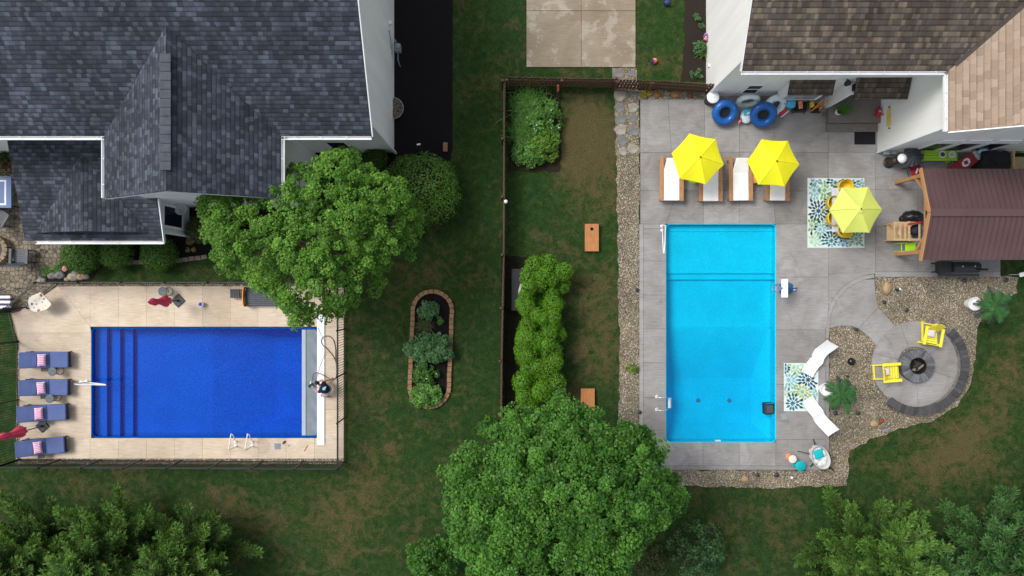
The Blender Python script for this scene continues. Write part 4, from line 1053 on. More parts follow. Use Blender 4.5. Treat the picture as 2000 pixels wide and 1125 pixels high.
# plants in the gravel and the wall bed
bushy('garden_plant', 'golden leaved spirea at the gate end of the gravel', P(1260,185)[:2], .2, .2, .3, 260, .055, leafmat('golden_leaf', (.22,.20,.01), (.65,.50,.03)), tone=(.5,.2))
bushy('garden_plant', 'small lime hosta in the gravel strip left of the turquoise pool', P(1234,718)[:2], .2, .16, .25, 130, .08, LF_G2, tone=(.5,.2))
tuft('garden_plant', 'strappy pale green plant leaning on the white house wall', P(1374,104)[:2], 60, .55, .045, LF_G2, .06, tone=(.3,.2))
bushy('garden_plant', 'blue green hosta in the brown mulch by the white wall', P(1362,97)[:2], .22, .16, .35, 90, .12, LF_B, tone=(.3,.15))
bushy('garden_plant', 'low dusty groundcover at the top of the brown mulch bed', P(1364,40)[:2], .25, .5, .2, 200, .06, LF_B, tone=(.35,.15))
bushy('garden_plant', 'low dark groundcover beside the fence end in the brown mulch bed', P(1360,145)[:2], .35, .2, .2, 180, .06, LF_B, tone=(.25,.15))
# ---- grass blades: a thin nap over the lawn
def nap():
    n = 330000
    p = np.column_stack([rng.uniform(-23.6,23.6,n), rng.uniform(-13.5,13.5,n)])
    px = p[:,0]*S+1000; py = 562.5-p[:,1]*S; keep = np.ones(n, bool)
    for poly in ([(30,553),(674,553),(674,906),(0,912),(0,560)],[(742,0),(886,0),(886,312),(742,330)],[(-30,0),(742,0),(742,330),(480,470),(405,512),(190,520),(150,552),(-30,560)],[(1200,160),(1244,132),(1390,180),(2000,180),(2000,535),(1987,575),(1908,640),(1904,700),(1893,755),(1866,794),(1820,822),(1757,840),(1700,860),(1660,880),(1654,948),(1330,955),(1204,950)],
                 [(1026,0),(1243,0),(1243,134),(1026,134)],[(1336,0),(2000,0),(2000,190),(1378,180),(1330,160)],[(800,600),(812,575),(842,566),(874,575),(888,600),(886,760),(872,785),(836,797),(806,785),(797,750)],[(992,178),(1098,178),(1094,335),(992,335)]):
        keep &= ~inside(np.column_stack([px,py]), poly)
    p = p[keep]; n = len(p); a = rng.uniform(0, 2*np.pi, n); L = rng.uniform(.02,.055,n)
    b = np.column_stack([p, np.zeros(n)]); d = np.column_stack([np.cos(a), np.sin(a), np.zeros(n)])
    s = np.column_stack([-d[:,1], d[:,0], d[:,2]])*.009; tip = b + d*L[:,None] + np.array([0,0,1])*rng.uniform(.02,.05,n)[:,None]
    Q = np.stack([b-s, b+s, tip+s*.3, tip-s*.3], 1)
    big = np.sin(p[:,0]*1.3+np.sin(p[:,1]*.9))*np.cos(p[:,1]*1.1)*.1
    o = quads_obj('grass', Q, np.clip(dry_field(p[:,0],p[:,1])-.34,-.3,.6)*.7+rng.beta(1.6,2.4,n)*.75+big, leafmat('grass_blade', (.014,.036,.007), (.140,.128,.048), .1, .7), None, (0,0,0)); o['kind'] = 'stuff'
nap()
# ================================================================ FENCES
def metal_fence(label, pts, h=1.38, top_spikes=False):
    """black metal fence along base points (photo pixels): rails, posts, pickets"""
    w_ = [P(a, b) for a, b in pts]; c = (w_[0]+w_[-1])/2
    t = thing('metal_fence', label, 'fence', (c.x, c.y, 0), 'black metal pool fence')
    rail = MB(); pk = MB()
    for a, b in zip(w_, w_[1:]):
        L = (b-a).length; d = (b-a)/L; n = max(1, round(L/1.83))
        rail = MB()
        for z in (.12, h-.16, h-.02): rail.beam(a-d*.012+Vector((0,0,z)), b+d*.012+Vector((0,0,z)), .03, .035)
        obj('rail', rail, black, t)
        m = int(L/.11)
        for k in range(1, m): q = a+d*(L*k/m); pk.cbox((q.x,q.y,h/2), (.017,.017,h-.03))
        for k in range(n+1):
            if k == n and b is not w_[-1]: continue
            q = a+d*(L*k/n); p = MB(); p.cbox((q.x,q.y,h/2+.02), (.055,.055,h+.04)); p.lathe([(.045,0),(.045,.02),(.006,.06)], (q.x,q.y,h+.04), 4)
            obj('post', p, black, t)
    obj('pickets', pk, black, t)
    return t
metal_fence('black metal fence run along the grass below the royal blue pool', [(39,897),(672,901)])
metal_fence('black metal fence run right of the royal blue pool cover', [(674,901),(674,556)])
metal_fence('black metal fence run between the royal blue pool deck and the boxwood bed', [(674,552),(111,552)])
metal_fence('short slanting black metal fence by the paver patio and the shell table', [(110,553),(54,600),(20,606)])
metal_fence('black metal fence run behind the blue loungers at the left edge', [(36,668),(38,780),(39,896)])
metal_fence('black metal gate section above the blue loungers at the left edge', [(20,609),(35,666)])

def picket_fence(label, pts, h=1.3, n_post=2.3, gate=None, lean=0):
    w_ = [P(a, b) for a, b in pts]; c = (w_[0]+w_[-1])/2
    t = thing('picket_fence', label, 'fence', (c.x, c.y, 0), 'brown wooden picket fence')
    rail = MB(); pk = MB()
    for a, b in zip(w_, w_[1:]):
        L = (b-a).length; d = (b-a)/L; nrm = Vector((-d.y, d.x, 0)); ang = math.atan2(d.y, d.x)
        for z in (.3, h*.55, h-.25): rail.beam(a-nrm*.03+Vector((0,0,z)), b-nrm*.03+Vector((0,0,z)), .04, .09)
        m = int(L/.135)
        for k in range(m+1):
            q = a+d*(L*k/m); hh = h*random.uniform(.96,1.03); pk.t = random.random()
            pk.cbox((q.x+nrm.x*.015, q.y+nrm.y*.015, hh/2), (.10,.02,hh), ang+random.uniform(-.03,.03), random.uniform(-.02,.02))
        n = max(1, round(L/n_post))
        for k in range(n+1):
            if k == n and b is not w_[-1]: continue
            q = a+d*(L*k/n)-nrm*.09; p = MB(); p.cbox((q.x,q.y,h/2), (.09,.09,h*1.02), ang); obj('post', p, fence_w, t, bevel=.006)
    obj('rail', rail, fence_w, t); obj('pickets', pk, fence_w, t)
    return t
picket_fence('brown wooden picket fence above the vegetable patch, left of the gate', [(990,169),(1196,172)])
g = picket_fence('brown wooden gate in the picket fence across the gravel path', [(1198,173),(1262,175)])
g['category'] = 'gate'; g.name = 'wooden_gate'
mb = MB(); mb.beam(P(1200,174.5,.25)-Vector((0,.05,0)), P(1260,176.5,1.0)-Vector((0,.05,0)), .03, .09); obj('brace', mb, fence_w, g)
picket_fence('brown wooden picket fence between the gate and the white house wall', [(1264,175),(1378,182)])
picket_fence('long brown wooden picket fence seen edge on, from the vegetable patch to the big maple', [(986,172),(985,500),(981,700),(979,905)], 1.15)
mb = MB(); p = P(988,394,1.2); mb.ball((p.x,p.y,1.26), .085, 16); mb.lathe([(.04,1.1),(.05,1.19)], (p.x,p.y,0), 10)
tag(obj('ball_lamp', mb, M('white_globe', (.80,.80,.74), .3, .03), smooth=True), 'small white ball lamp on top of the long picket fence', 'lamp')
t = thing('hand_saw', 'orange handled garden shears hanging on the picket fence by the vegetable patch', 'garden tool', P(1089,172))
mb = MB(); mb.beam(P(1090,166,1.1), P(1090,178,.75), .10, .03); obj('handle', mb, M('red_orange_grip', (.50,.12,.06), .5, .2), t, bevel=.01)
mb = MB(); mb.beam(P(1090,178,.75), P(1090,186,.3), .12, .05); mb.ball(P(1090,186,.3), .07); obj('blade', mb, dark, t); t.name = 'garden_shears'

# ================================================================ POOLSIDE, LEFT
# blue cushioned loungers; local x runs from head (0) to foot (2.2)
def blue_lounger(label):
    t = thing('sun_lounger', label, 'sun lounger', (0,0,0), 'blue cushioned loungers by the blue pool')
    mb = MB(); mb.box(0,.02,.22,2.2,.07,.30); mb.box(0,.66,.22,2.2,.71,.30); mb.box(2.14,.07,.22,2.2,.66,.30); mb.box(0.0,.07,.22,.06,.66,.30); mb.box(.1,.07,.255,2.1,.66,.285)
    obj('frame', mb, black, t, bevel=.008)
    for x, y in ((.12,.045),(.12,.685),(2.05,.045),(2.05,.685)):
        mb = MB(); mb.cbox((x,y,.11), (.06,.05,.22)); obj('leg', mb, black, t)
    mb = MB(); mb.box(1.25,.01,.30,2.18,.72,.40); obj('seat_cushion', mb, blue_cush, t, bevel=.035)
    mb = MB(); mb.m = Matrix.Translation(Vector((1.235,0,.31))) @ Matrix.Rotation(R(17),4,'Y'); mb.box(-1.28,.01,0,0,.72,.10); obj('back_cushion', mb, blue_cush, t, bevel=.035)
    mb = MB(); mb.m = Matrix.Translation(Vector((1.235,0,.41))) @ Matrix.Rotation(R(17),4,'Y'); mb.box(-.66,.10,.005,-.46,.62,.07); obj('headrest', mb, blue_cush, t, bevel=.03)
    mb = MB(); mb.box(.78,-.16,.30,1.12,.0,.325); obj('side_tray', mb, dark, t, bevel=.005)
    return t
def cushion(mb, w_, l_, h_, n=10):
    idx = []
    for side in (1, -1):
        g_ = []
        for i in range(n+1):
            row = []
            for j in range(n+1):
                u = i/n*2-1; v = j/n*2-1
                puff = (max(0, 1-u**4)*max(0, 1-v**4))**.55; pin = 1 - .07*(1-abs(u)**2)*(abs(v)**6) - .07*(1-abs(v)**2)*abs(u)**6
                row.append(mb.add((u*w_/2*(1-.06*(1-v*v)*abs(u)**4), v*l_/2*(1-.06*(1-u*u)*abs(v)**4), side*h_/2*puff)))
            g_.append(row)
        for i in range(n):
            for j in range(n):
                q = (g_[i][j], g_[i+1][j], g_[i+1][j+1], g_[i][j+1]); mb.mat = 1 if (side == 1 and False) else mb.mat; mb.face(q if side == 1 else q[::-1])
def striped(name, c1, c2, pitch, axis=1):
    m, n, l, b = _new(name); tc = n.new('ShaderNodeTexCoord').outputs['Object']; sx = n.new('ShaderNodeSeparateXYZ'); l.new(tc, sx.inputs[0])
    f = mathn(n, l, 'FRACT', mathn(n, l, 'DIVIDE', sx.outputs[axis], pitch)); f = ramp(n, l, f, [(.5, 0.0), (.56, 1.0)])
    l.new(mixc(n, l, f, c1, c2), b.inputs['Base Color']); b.inputs['Roughness'].default_value = .85; return m
pinkst = striped('pink_striped_fabric', (.80,.62,.72), (.68,.22,.42), .075)
lpos = [(57,717,0,'topmost of the four blue cushioned loungers left of the blue pool'),(56,770,-.01,'second blue cushioned lounger from the top, level with the white handrail'),
        (53,821,.03,'third blue cushioned lounger from the top, above the dropped red umbrella'),(51,888,.075,'lowest blue cushioned lounger, nearest the bottom fence')]
pil_l = ['pink striped pillow on the topmost blue lounger','pink striped pillow on the second blue lounger from the top','pink striped pillow on the third blue lounger from the top','pink striped pillow on the lowest blue lounger']
L0 = blue_lounger(lpos[0][3]); P0 = None
for k, (a, b, rz, lab) in enumerate(lpos):
    p = P(a, b, .15); p.z = DECK
    o = place(L0, p, rz) if k == 0 else dup(L0, p, rz, lab)
    o.scale = (.89, 1, 1)
    lx = .88 + random.uniform(-.03,.03); c = p + Vector((lx*math.cos(rz)-.36*math.sin(rz), lx*math.sin(rz)+.36*math.cos(rz), .56))
    if P0 is None:
        mb = MB(); cushion(mb, .34, .54, .17); P0 = obj('pillow', mb, pinkst, smooth='all', base=(0,0,0)); o2 = P0
    else: o2 = P0.copy(); C.objects.link(o2)
    o2.location = c; o2.rotation_euler = (0, R(16), rz + [.02,.10,.03,.06][k]); o2.scale = (1, [1,1,1,1][k], 1)
    tag(o2, pil_l[k], 'pillow', 'pink striped pillows on the loungers')
# round wire side tables
wire = M('charcoal_wire', (.045,.055,.06), .5, .2)
def wire_table(label, c, r, h, ring=True):
    t = thing('side_table', label, 'side table', c, 'round charcoal side tables'); x, y, z = c
    mb = MB(); mb.lathe([(.01,h-.02),(r,h-.02),(r,h),(r-.02,h+.006),(.01,h+.004)], c, 26); obj('tabletop', mb, M('charcoal_top', (.085,.11,.125), .5, .25, 9), t)
    mb = MB(); mb.torus((x,y,z+.015), r*.98, .012, 28, 6); mb.torus((x,y,z+h*.5), r*.72, .008, 24, 5)
    for k in range(14):
        a = 2*math.pi*k/14; a2 = a+.5; mb.tube([(x+r*.95*math.cos(a),y+r*.95*math.sin(a),z+.015),(x+r*.6*math.cos(a2),y+r*.6*math.sin(a2),z+h*.5),(x+r*.95*math.cos(a2+.5),y+r*.95*math.sin(a2+.5),z+h-.02)], .006, 4)
    obj('base', mb, wire, t)
wire_table('round charcoal wire side table between the two upper blue loungers', P(119,723,0)+Vector((0,0,DECK)), .19, .5)
wire_table('round charcoal wire side table between the second and third blue loungers', P(114,775,0)+Vector((0,0,DECK)), .19, .5)
wire_table('round charcoal wire side table against the top fence beside the pink umbrella', P(331,569,0)+Vector((0,0,DECK)), .20, .52)
# furled umbrellas leaning from square bases
def furled(label, base_px, tip, hub):
    b = P(*base_px); b.z = DECK; t = thing('furled_umbrella', label, 'umbrella', b, 'furled pink umbrellas by the blue pool')
    mb = MB(); mb.cbox((b.x,b.y,DECK+.03), (.44,.44,.06), .75); mb.lathe([(.05,.06),(.04,.22)], b, 10); obj('base', mb, dark, t, bevel=.01)
    tip = Vector(tip); hub = Vector(hub); b2 = b + Vector((0,0,.2))
    mb = MB(); mb.tube([b2, tip], .022, 8); obj('pole', mb, black, t)
    d = tip-hub; mb = MB(); rings = []
    up = Vector((0,0,1)); s1 = d.cross(up).normalized(); s2 = s1.cross(d).normalized(); n = 22
    for i in range(11):
        u = i/10; rr = [.17,.20,.19,.17,.13,.10,.11,.14,.13,.09,.03][i]
        rings.append([mb.add(hub + d*u + (s1*math.cos(2*math.pi*k/n)+s2*math.sin(2*math.pi*k/n))*rr*(1+.28*math.cos(k*2*math.pi*6/n+u*2))) for k in range(n)])
    for i in range(10):
        for k in range(n): mb.face((rings[i][k], rings[i][(k+1)%n], rings[i+1][(k+1)%n], rings[i+1][k]))
    obj('canopy', mb, red_cloth, t, smooth='all')
    mb = MB(); mb.ball(tip, .035, 8); obj('finial', mb, dark, t)
furled('furled pink umbrella on a square dark base, above the royal blue pool', (350,587), P(290,590,2.15)*1 , P(329,588,1.05))
furled('furled pink umbrella on a square dark base between the two lower blue loungers', (86,831), P(-6,857,2.2), P(47,841,1.0))
# shell mosaic table by the corner
t = thing('mosaic_table', 'cream pentagonal table inlaid with coloured shells at the fence corner of the tan deck', 'table', P(80,590))
pts = [(57,582),(62,578),(78,571),(82,572),(100,592),(100,596),(92,604),(80,608),(68,609),(60,606),(56,596),(55,588)]
mb = MB(); mb.prism(PP(pts, .72)[::-1], .68, .74, bottom=True); obj('tabletop', mb, M('cream_resin', (.72,.66,.55), .4, .08), t, bevel=.01)
mb = MB()
ms = [M('shell_red', (.5,.05,.05), .4), M('shell_blue', (.05,.06,.28), .4), M('shell_black', (.03,.03,.03), .4), M('shell_green', (.12,.28,.08), .4), M('shell_peach', (.7,.45,.3), .4)]
for (a, b, r, m_) in ((80,577,3.2,0),(75,606,3,0),(62,594,2.6,1),(86,584,2,2),(71,594,2,3),(74,600,1.6,4),(82,590,1.4,2),(88,597,2,4),(77,583,1.6,4),(68,587,1.8,4),(93,592,1.5,4),(84,602,1.8,4),(66,601,1.5,3)):
    mb.mat = m_; p = P(a, b, .75); n = 7; ph = random.random()*6
    mb.poly([(p.x+r/S*random.uniform(.6,1.2)*math.cos(2*math.pi*k/n+ph), p.y+r/S*random.uniform(.6,1.2)*math.sin(2*math.pi*k/n+ph), .745) for k in range(n)])
obj('inlay', mb, ms, t)
for a, b in ((66,583),(90,590),(82,603),(64,602)):
    mb = MB(); p = P(a, b, .3); mb.tube([(p.x,p.y,.69),(p.x*.999,p.y,DECK)], [.03,.022], 8); obj('leg', mb, dark, t)
t = thing('bucket', 'small white bucket with blue inside on the tan deck above the pool', 'bucket', P(397,594)); p = P(397,594)
mb = MB(); mb.lathe([(.09,DECK),(.115,DECK+.22),(.105,DECK+.22),(.085,DECK+.10)], (p.x,p.y,0), 20, cap=False); obj('pail', mb, plastic_white, t, smooth=True)
mb = MB(); mb.lathe([(.001,DECK+.11),(.088,DECK+.11)], (p.x,p.y,0), 18, cap=False); obj('filling', mb, M('blue_filling', (.03,.10,.45), .3), t)
# daybed with orange canopy end, ottoman
t = thing('daybed', 'charcoal wicker daybed with curved orange end under the airy tree branches', 'daybed', P(505,580)); z = .34
x0, x1, y0, y1 = X(480,.35), X(545,.35), Y(597,.35), Y(562,.35)
mb = MB(); mb.box(x0,y0,DECK,x1,y1,.36); obj('base', mb, M('charcoal_wicker', (.07,.085,.105), .7, .3, 30, .6, 60), t, bevel=.03)
mb = MB()
for k in range(9): mb.box(x0+.04, y0+.03+(y1-y0-.06)*k/9, .362, x1-.04, y0+.03+(y1-y0-.06)*(k+.82)/9, .40)
obj('slats', mb, slate, t, bevel=.01)
mb = MB(); n = 14; pr0 = []
for i in range(n+1):
    a = math.pi*i/n; pr0.append((Vector((x0-.02-.20*math.sin(a), (y0+y1)/2-math.cos(a)*(y1-y0)*.56, DECK+.04)), Vector((x0-.0-.06*math.sin(a), (y0+y1)/2-math.cos(a)*(y1-y0)*.54, .62))))
for i in range(n):
    ids = [mb.add(q) for q in (pr0[i][0], pr0[i+1][0], pr0[i+1][1], pr0[i][1])]; mb.face(ids)
    ids = [mb.add(q+Vector((.04,0,0))) for q in (pr0[i][0], pr0[i+1][0], pr0[i+1][1], pr0[i][1])]; mb.face(ids[::-1])
    ids = [mb.add(q) for q in (pr0[i][1], pr0[i+1][1], pr0[i+1][1]+Vector((.04,0,0)), pr0[i][1]+Vector((.04,0,0)))]; mb.face(ids)
obj('end_panel', mb, orange, t, smooth=True)
t = thing('ottoman', 'small dark slatted ottoman beside the orange ended daybed', 'ottoman', P(458,573)); x0, y0, x1, y1 = X(449,.35), Y(582,.35), X(467,.35), Y(565,.35)
mb = MB(); mb.box(x0,y0,.28,x1,y1,.33)
for k in range(6): mb.box(x0+(x1-x0)*k/6+.008, y0, .332, x0+(x1-x0)*(k+1)/6-.008, y1, .36)
obj('seat', mb, slate, t, bevel=.006)
for a in (x0+.03,x1-.03):
    for b in (y0+.03,y1-.03): mb = MB(); mb.cbox((a,b,.17), (.04,.04,.21)); obj('leg', mb, dark, t)
# handrails
def rail_obj(name, label, pts, r=.024, flanges=(), cat='handrail', group=None):
    t = thing(name, label, cat, (pts[0][0], pts[0][1], 0), group)
    mb = MB(); mb.tube(pts, r, 10); obj('tube', mb, M('white_coated_rail', (.80,.82,.84), .3, .04), t, smooth=True)
    for f in flanges: mb = MB(); mb.lathe([(.07,DECK),(.07,DECK+.03),(.035,DECK+.06)], (f[0],f[1],0), 14); obj('flange', mb, white, t, smooth=True)
p1_, p2_ = P(160,745), P(171,744)
rail_obj('handrail', 'white bent handrail over the steps of the royal blue pool', [p2_+Vector((0,.0,.05)), P(172,746,.4), P(145,750,.95), P(147,750.5,1.0), P(207,752,.82), P(206,751,.75), P(180,748,.45), p1_+Vector((0,0,.06))], flanges=(p1_, p2_))
for k, (a, lab) in enumerate(((462,'left white ladder rail at the bottom edge of the royal blue pool'),(494,'right white ladder rail at the bottom edge of the royal blue pool'))):
    f1, f2 = P(a,862), P(a,870)
    rail_obj('ladder_rail', lab, [f1+Vector((0,0,.05)), P(a-2,862,.35), P(a-7.5,849,.72), P(a-10.5,847,.75), P(a-12,856,.8), P(a-15,877,.86), P(a-14,879,.80), P(a-4,873,.3), f2+Vector((0,0,.05))], .022, (f1, f2), 'ladder rail', 'ladder rails of the blue pool')
mb = MB(); p = P(543,871); mb.box(p.x-.13,p.y-.13,DECK+.002,p.x+.13,p.y+.13,DECK+.015); mb.lathe([(.02,.015),(.015,.03)], (p.x,p.y,DECK), 8)
tag(obj('skimmer_lid', mb, M('grey_lid', (.20,.24,.27), .6, .1), bevel=.006), 'square grey skimmer lid in the tan deck', 'lid')
mb = MB(); p = P(556,863); mb.cbox((p.x,p.y,DECK+.03), (.16,.07,.05), .75); tag(obj('black_case', mb, dark, bevel=.01), 'small black case lying on the tan deck beside the skimmer lid', 'case')
mb = MB(); p = P(564,870); mb.tube([(p.x-.03,p.y-.05,DECK+.02),(p.x+.04,p.y+.06,DECK+.02)], .014, 6); tag(obj('screwdriver', mb, steel), 'small metal tool on the tan deck right of the black case', 'tool')
mb = MB(); mb.tube([P(595,880,0)+Vector((0,0,DECK+.02)), P(602,869,0)+Vector((0,0,DECK+.02))], .012, 6); tag(obj('red_rod', mb, M('dull_red_rod', (.5,.16,.12), .5)), 'thin red rod lying on the tan deck near the white lid strip', 'rod')

# ================================================================ THE PERSON
def skin_body(name, verts, edges, radii, mat, parent, sub=2, root=0):
    me = bpy.data.meshes.new(name); off = Vector(parent.location)
    me.from_pydata([tuple(Vector(v)-off) for v in verts], edges, []); me.materials.append(mat)
    o = bpy.data.objects.new(name, me); C.objects.link(o); o.parent = parent
    o.modifiers.new('skin', 'SKIN'); sv = me.skin_vertices[0].data if me.skin_vertices else None
    if sv is None:
        bpy.context.view_layer.objects.active = o; bpy.context.view_layer.update(); sv = me.skin_vertices[0].data
    for k, r in enumerate(radii): sv[k].radius = r if isinstance(r, tuple) else (r, r)
    for k in range(len(verts)): sv[k].use_root = (k == root)
    o.modifiers['skin'].use_smooth_shade = True
    s_ = o.modifiers.new('sub', 'SUBSURF'); s_.levels = sub; s_.render_levels = sub
    return o
pb = P(637,760); DZ = DECK
person = thing('person', 'person kneeling on the white lid strip in a navy shirt with light blue emblem', 'person', (pb.x, pb.y, DZ))
skin_m = M('skin', (.46,.25,.16), .5, .1, 6)
navy = M('navy_shirt', (.010,.016,.045), .8, .25, 5, .3, 14)
def q_(a, b, z): return tuple(P(a, b, z))
pelvis = q_(640,764,.48); waist = q_(637,761,.62); chest = q_(630,757,.80); neck = q_(624.5,752.5,.90); headb = q_(622,750,.98)
shL = q_(627,764,.82); shR = q_(633,749,.82)
vb = [pelvis, waist, chest, neck, headb,                       # 0-4
      shR, q_(629,742,.66), q_(618,747,.45),                   # 5-7 right upper arm, elbow, wrist
      shL, q_(619,766,.60), q_(612,757,.40),                   # 8-10 left arm
      q_(643,757,.45), q_(632,745,.33), q_(647,740,.18), q_(651,738,.13),     # 11-14 right hip, knee, ankle, toe
      q_(637,770,.45), q_(627,772,.30), q_(641,775,.17), q_(646,776,.12)]     # 15-18 left
eb = [(0,1),(1,2),(2,3),(3,4),(2,5),(5,6),(6,7),(2,8),(8,9),(9,10),(0,11),(11,12),(12,13),(13,14),(0,15),(15,16),(16,17),(17,18)]
rb = [(.15,.13),(.14,.12),(.16,.12),.06,.055,.075,.048,.033,.075,.048,.033,.09,.065,.042,.03,.09,.065,.042,.03]
skin_body('body', vb, eb, rb, skin_m, person)
# shirt: over the torso and upper arms
midR = tuple((Vector(shR)*.45+Vector(vb[6])*.55)); midL = tuple((Vector(shL)*.45+Vector(vb[9])*.55))
vs_ = [q_(639.5,763.5,.50), waist, chest, q_(626,753.7,.88), shR, midR, shL, midL]
skin_body('shirt', vs_, [(0,1),(1,2),(2,3),(2,4),(4,5),(2,6),(6,7)], [(.195,.165),(.19,.16),(.21,.155),.075,.105,.072,.105,.072], navy, person)
skin_body('shorts', [pelvis, vb[11], tuple(Vector(vb[11]).lerp(Vector(vb[12]),.72)), vb[15], tuple(Vector(vb[15]).lerp(Vector(vb[16]),.72))], [(0,1),(1,2),(0,3),(3,4)], [(.165,.15),.115,.095,.115,.095], M('light_grey_shorts', (.42,.44,.47), .85, .2), person)
hc = Vector(q_(619.5,747.5,1.04)); fd = Vector((-.75,.28,-.62)).normalized()      # facing the pump, looking down
mb = MB(); rot = fd.to_track_quat('X','Z').to_matrix().to_4x4(); mb.m = Matrix.Translation(hc) @ rot
mb.ball((0,0,0), .095, 16, 1.0,.82,1.18); mb.ball((.085,0,-.015), .02, 8, 1.1,.7,1.3)
for s in (-1,1): mb.ball((.0,s*.08,-.01), .026, 8, .7,.4,1.1); mb.ball((.078,s*.032,.012), .013, 8)
mb.ball((.078,0,-.055), .022, 8, .6,1.3,.35)
obj('head', mb, skin_m, person, smooth='all')
mb = MB(); mb.m = Matrix.Translation(hc) @ rot; mb.ball((-.016,0,.022), .103, 16, .98,.86,1.1, .03); obj('hair', mb, M('dark_hair', (.018,.013,.010), .7, .3, 20, .5, 60), person, smooth='all')
for side, wr, tgt in ((1, vb[7], (-1,-.15,-.5)), (-1, vb[10], (-.9,.35,-.45))):     # hands with five fingers
    wv = Vector(wr); d = Vector(tgt).normalized(); sd_ = d.cross(Vector((0,0,1))).normalized(); dn = sd_.cross(d)
    V_ = [wr, tuple(wv+d*.085)]; E_ = [(0,1)]; Rr = [(.03,.02),(.04,.016)]
    for k, (o_, l_) in enumerate(((-.032,.062),(-.011,.075),(.011,.07),(.031,.052))):
        b0 = wv+d*.09+sd_*o_; V_ += [tuple(b0), tuple(b0+d*l_*.6-dn*.012), tuple(b0+d*l_*.85-dn*.04)]; n0 = len(V_)-3; E_ += [(1,n0),(n0,n0+1),(n0+1,n0+2)]; Rr += [.010,.009,.0075]
    b0 = wv+d*.035-sd_*.035*side; V_ += [tuple(b0), tuple(b0+d*.03-sd_*.03*side-dn*.02)]; n0 = len(V_)-2; E_ += [(0,n0),(n0,n0+1)]; Rr += [.013,.009]
    skin_body('hand', V_, E_, Rr, skin_m, person)
# emblem on the back of the shirt
cb_ = Vector(q_(632.8,759.3,.96)); nb2 = Vector((.12,-.02,1)).normalized(); mb = MB()
mb.m = Matrix.Translation(cb_) @ nb2.to_track_quat('Z','Y').to_matrix().to_4x4()
mb.lathe([(.075,.0),(.072,.006),(.001,.014)], (0,0,0), 24, cap=False); obj('emblem', mb, M('light_blue_print', (.05,.38,.68), .6, .05), person)
mb = MB(); mb.m = Matrix.Translation(cb_) @ nb2.to_track_quat('Z','Y').to_matrix().to_4x4()
mb.torus((0.0,.005,.016), .034, .009, 20, 5, sz=.4); mb.beam((.03,-.03,.014),(.10,-.075,.002),.022,.006); mb.beam((.05,-.01,.010),(.105,-.03,.0),.018,.006); obj('emblem', mb, white, person)
# pump, hose, cord
t = thing('submersible_pump', 'small teal and black pump on the grey cover sheet beside the kneeling person', 'pump', P(607,752,.05))
p = P(607,752); mb = MB(); mb.lathe([(.12,.035),(.13,.07),(.10,.11),(.06,.12)], (p.x,p.y,0), 16); obj('body', mb, M('teal_pump', (.03,.22,.28), .4, .2), t, smooth=True)
mb = MB(); mb.lathe([(.065,.12),(.06,.24),(.02,.27)], (p.x+.02,p.y,0), 12); mb.beam((p.x-.05,p.y-.04,.2),(p.x+.10,p.y+.05,.26),.05,.03); obj('motor', mb, dark, t)
mb = MB(); mb.beam((p.x+.05,p.y+.08,.2),(p.x+.07,p.y+.2,.24),.05,.05); obj('fitting', mb, plastic_white, t, bevel=.01)
def spline(pts, n=10):
    out = []; q = [pts[0]]+list(pts)+[pts[-1]]
    for i in range(1, len(q)-2):
        for k in range(n):
            u = k/n; out.append(tuple(.5*((2*q[i][c])+(-q[i-1][c]+q[i+1][c])*u+(2*q[i-1][c]-5*q[i][c]+4*q[i+1][c]-q[i+2][c])*u*u+(-q[i-1][c]+3*q[i][c]-3*q[i+1][c]+q[i+2][c])*u**3) for c in range(3)))
    return out + [tuple(pts[-1])]
mb = MB(); hp = [P(610,743,.22), P(612,732,.3), P(618,728,.3), P(628,731,.25), P(640,738,.12), P(655,739,.12), P(657,715,.1), P(652,698,.11), P(640,683,.13), P(629,672,.14), P(628,663,.14), P(634,657,.13), P(643,657,.12), P(651,664,.1), P(655,680,.1), P(656,705,.1), P(660,715,.1)]
mb.tube(spline(hp), .016, 6); tag(obj('hose', mb, M('grey_brown_hose', (.09,.075,.065), .5, .2), smooth='all'), 'dark looping hose from the pump across the white lid to the fence', 'hose')
mb = MB(); mb.tube(spline([P(621,640,.135), P(626,652,.135), P(634,668,.135), P(634,690,.135), P(626,712,.135), P(621,728,.135), P(616,736,.16), P(610,746,.2)]), .006, 5); tag(obj('power_cord', mb, grey), 'thin grey cord curving along the white lid strip to the pump', 'cord')

# ================================================================ AROUND THE LEFT HOUSE
t = thing('games_table', 'blue table with white painted border lines cut by the left edge', 'table', P(5,375))
x0, y0, x1, y1 = X(-70,.76), Y(406,.76), X(22,.76), Y(344,.76)
mb = MB(); mb.box(x0,y0,.72,x1,y1,.76); obj('tabletop', mb, M('blue_table_paint', (.02,.10,.30), .4, .1), t, bevel=.006)
mb = MB(); mb.box(x0,y1-.24,.762,x1-.22,y1-.17,.766); mb.box(x1-.30,y0+.2,.762,x1-.22,y1-.24,.766); mb.box(x0,y0+.12,.762,x1-.22,y0+.2,.766); obj('border_line', mb, white, t)
for b in (y0+.1,y1-.1): mb = MB(); mb.cbox((x1-.12,b,.37), (.06,.06,.7)); obj('leg', mb, black, t)
mb = MB(); mb.tube(spline([P(-20,343,.8), P(0,346,.8), P(15,346,.8), P(24,349,.7), P(30,352,.4)]), .014, 6); tag(obj('strap', mb, M('yellow_green_strap', (.30,.33,.08), .7)), 'thin yellow green strap over the top edge of the blue table', 'strap')
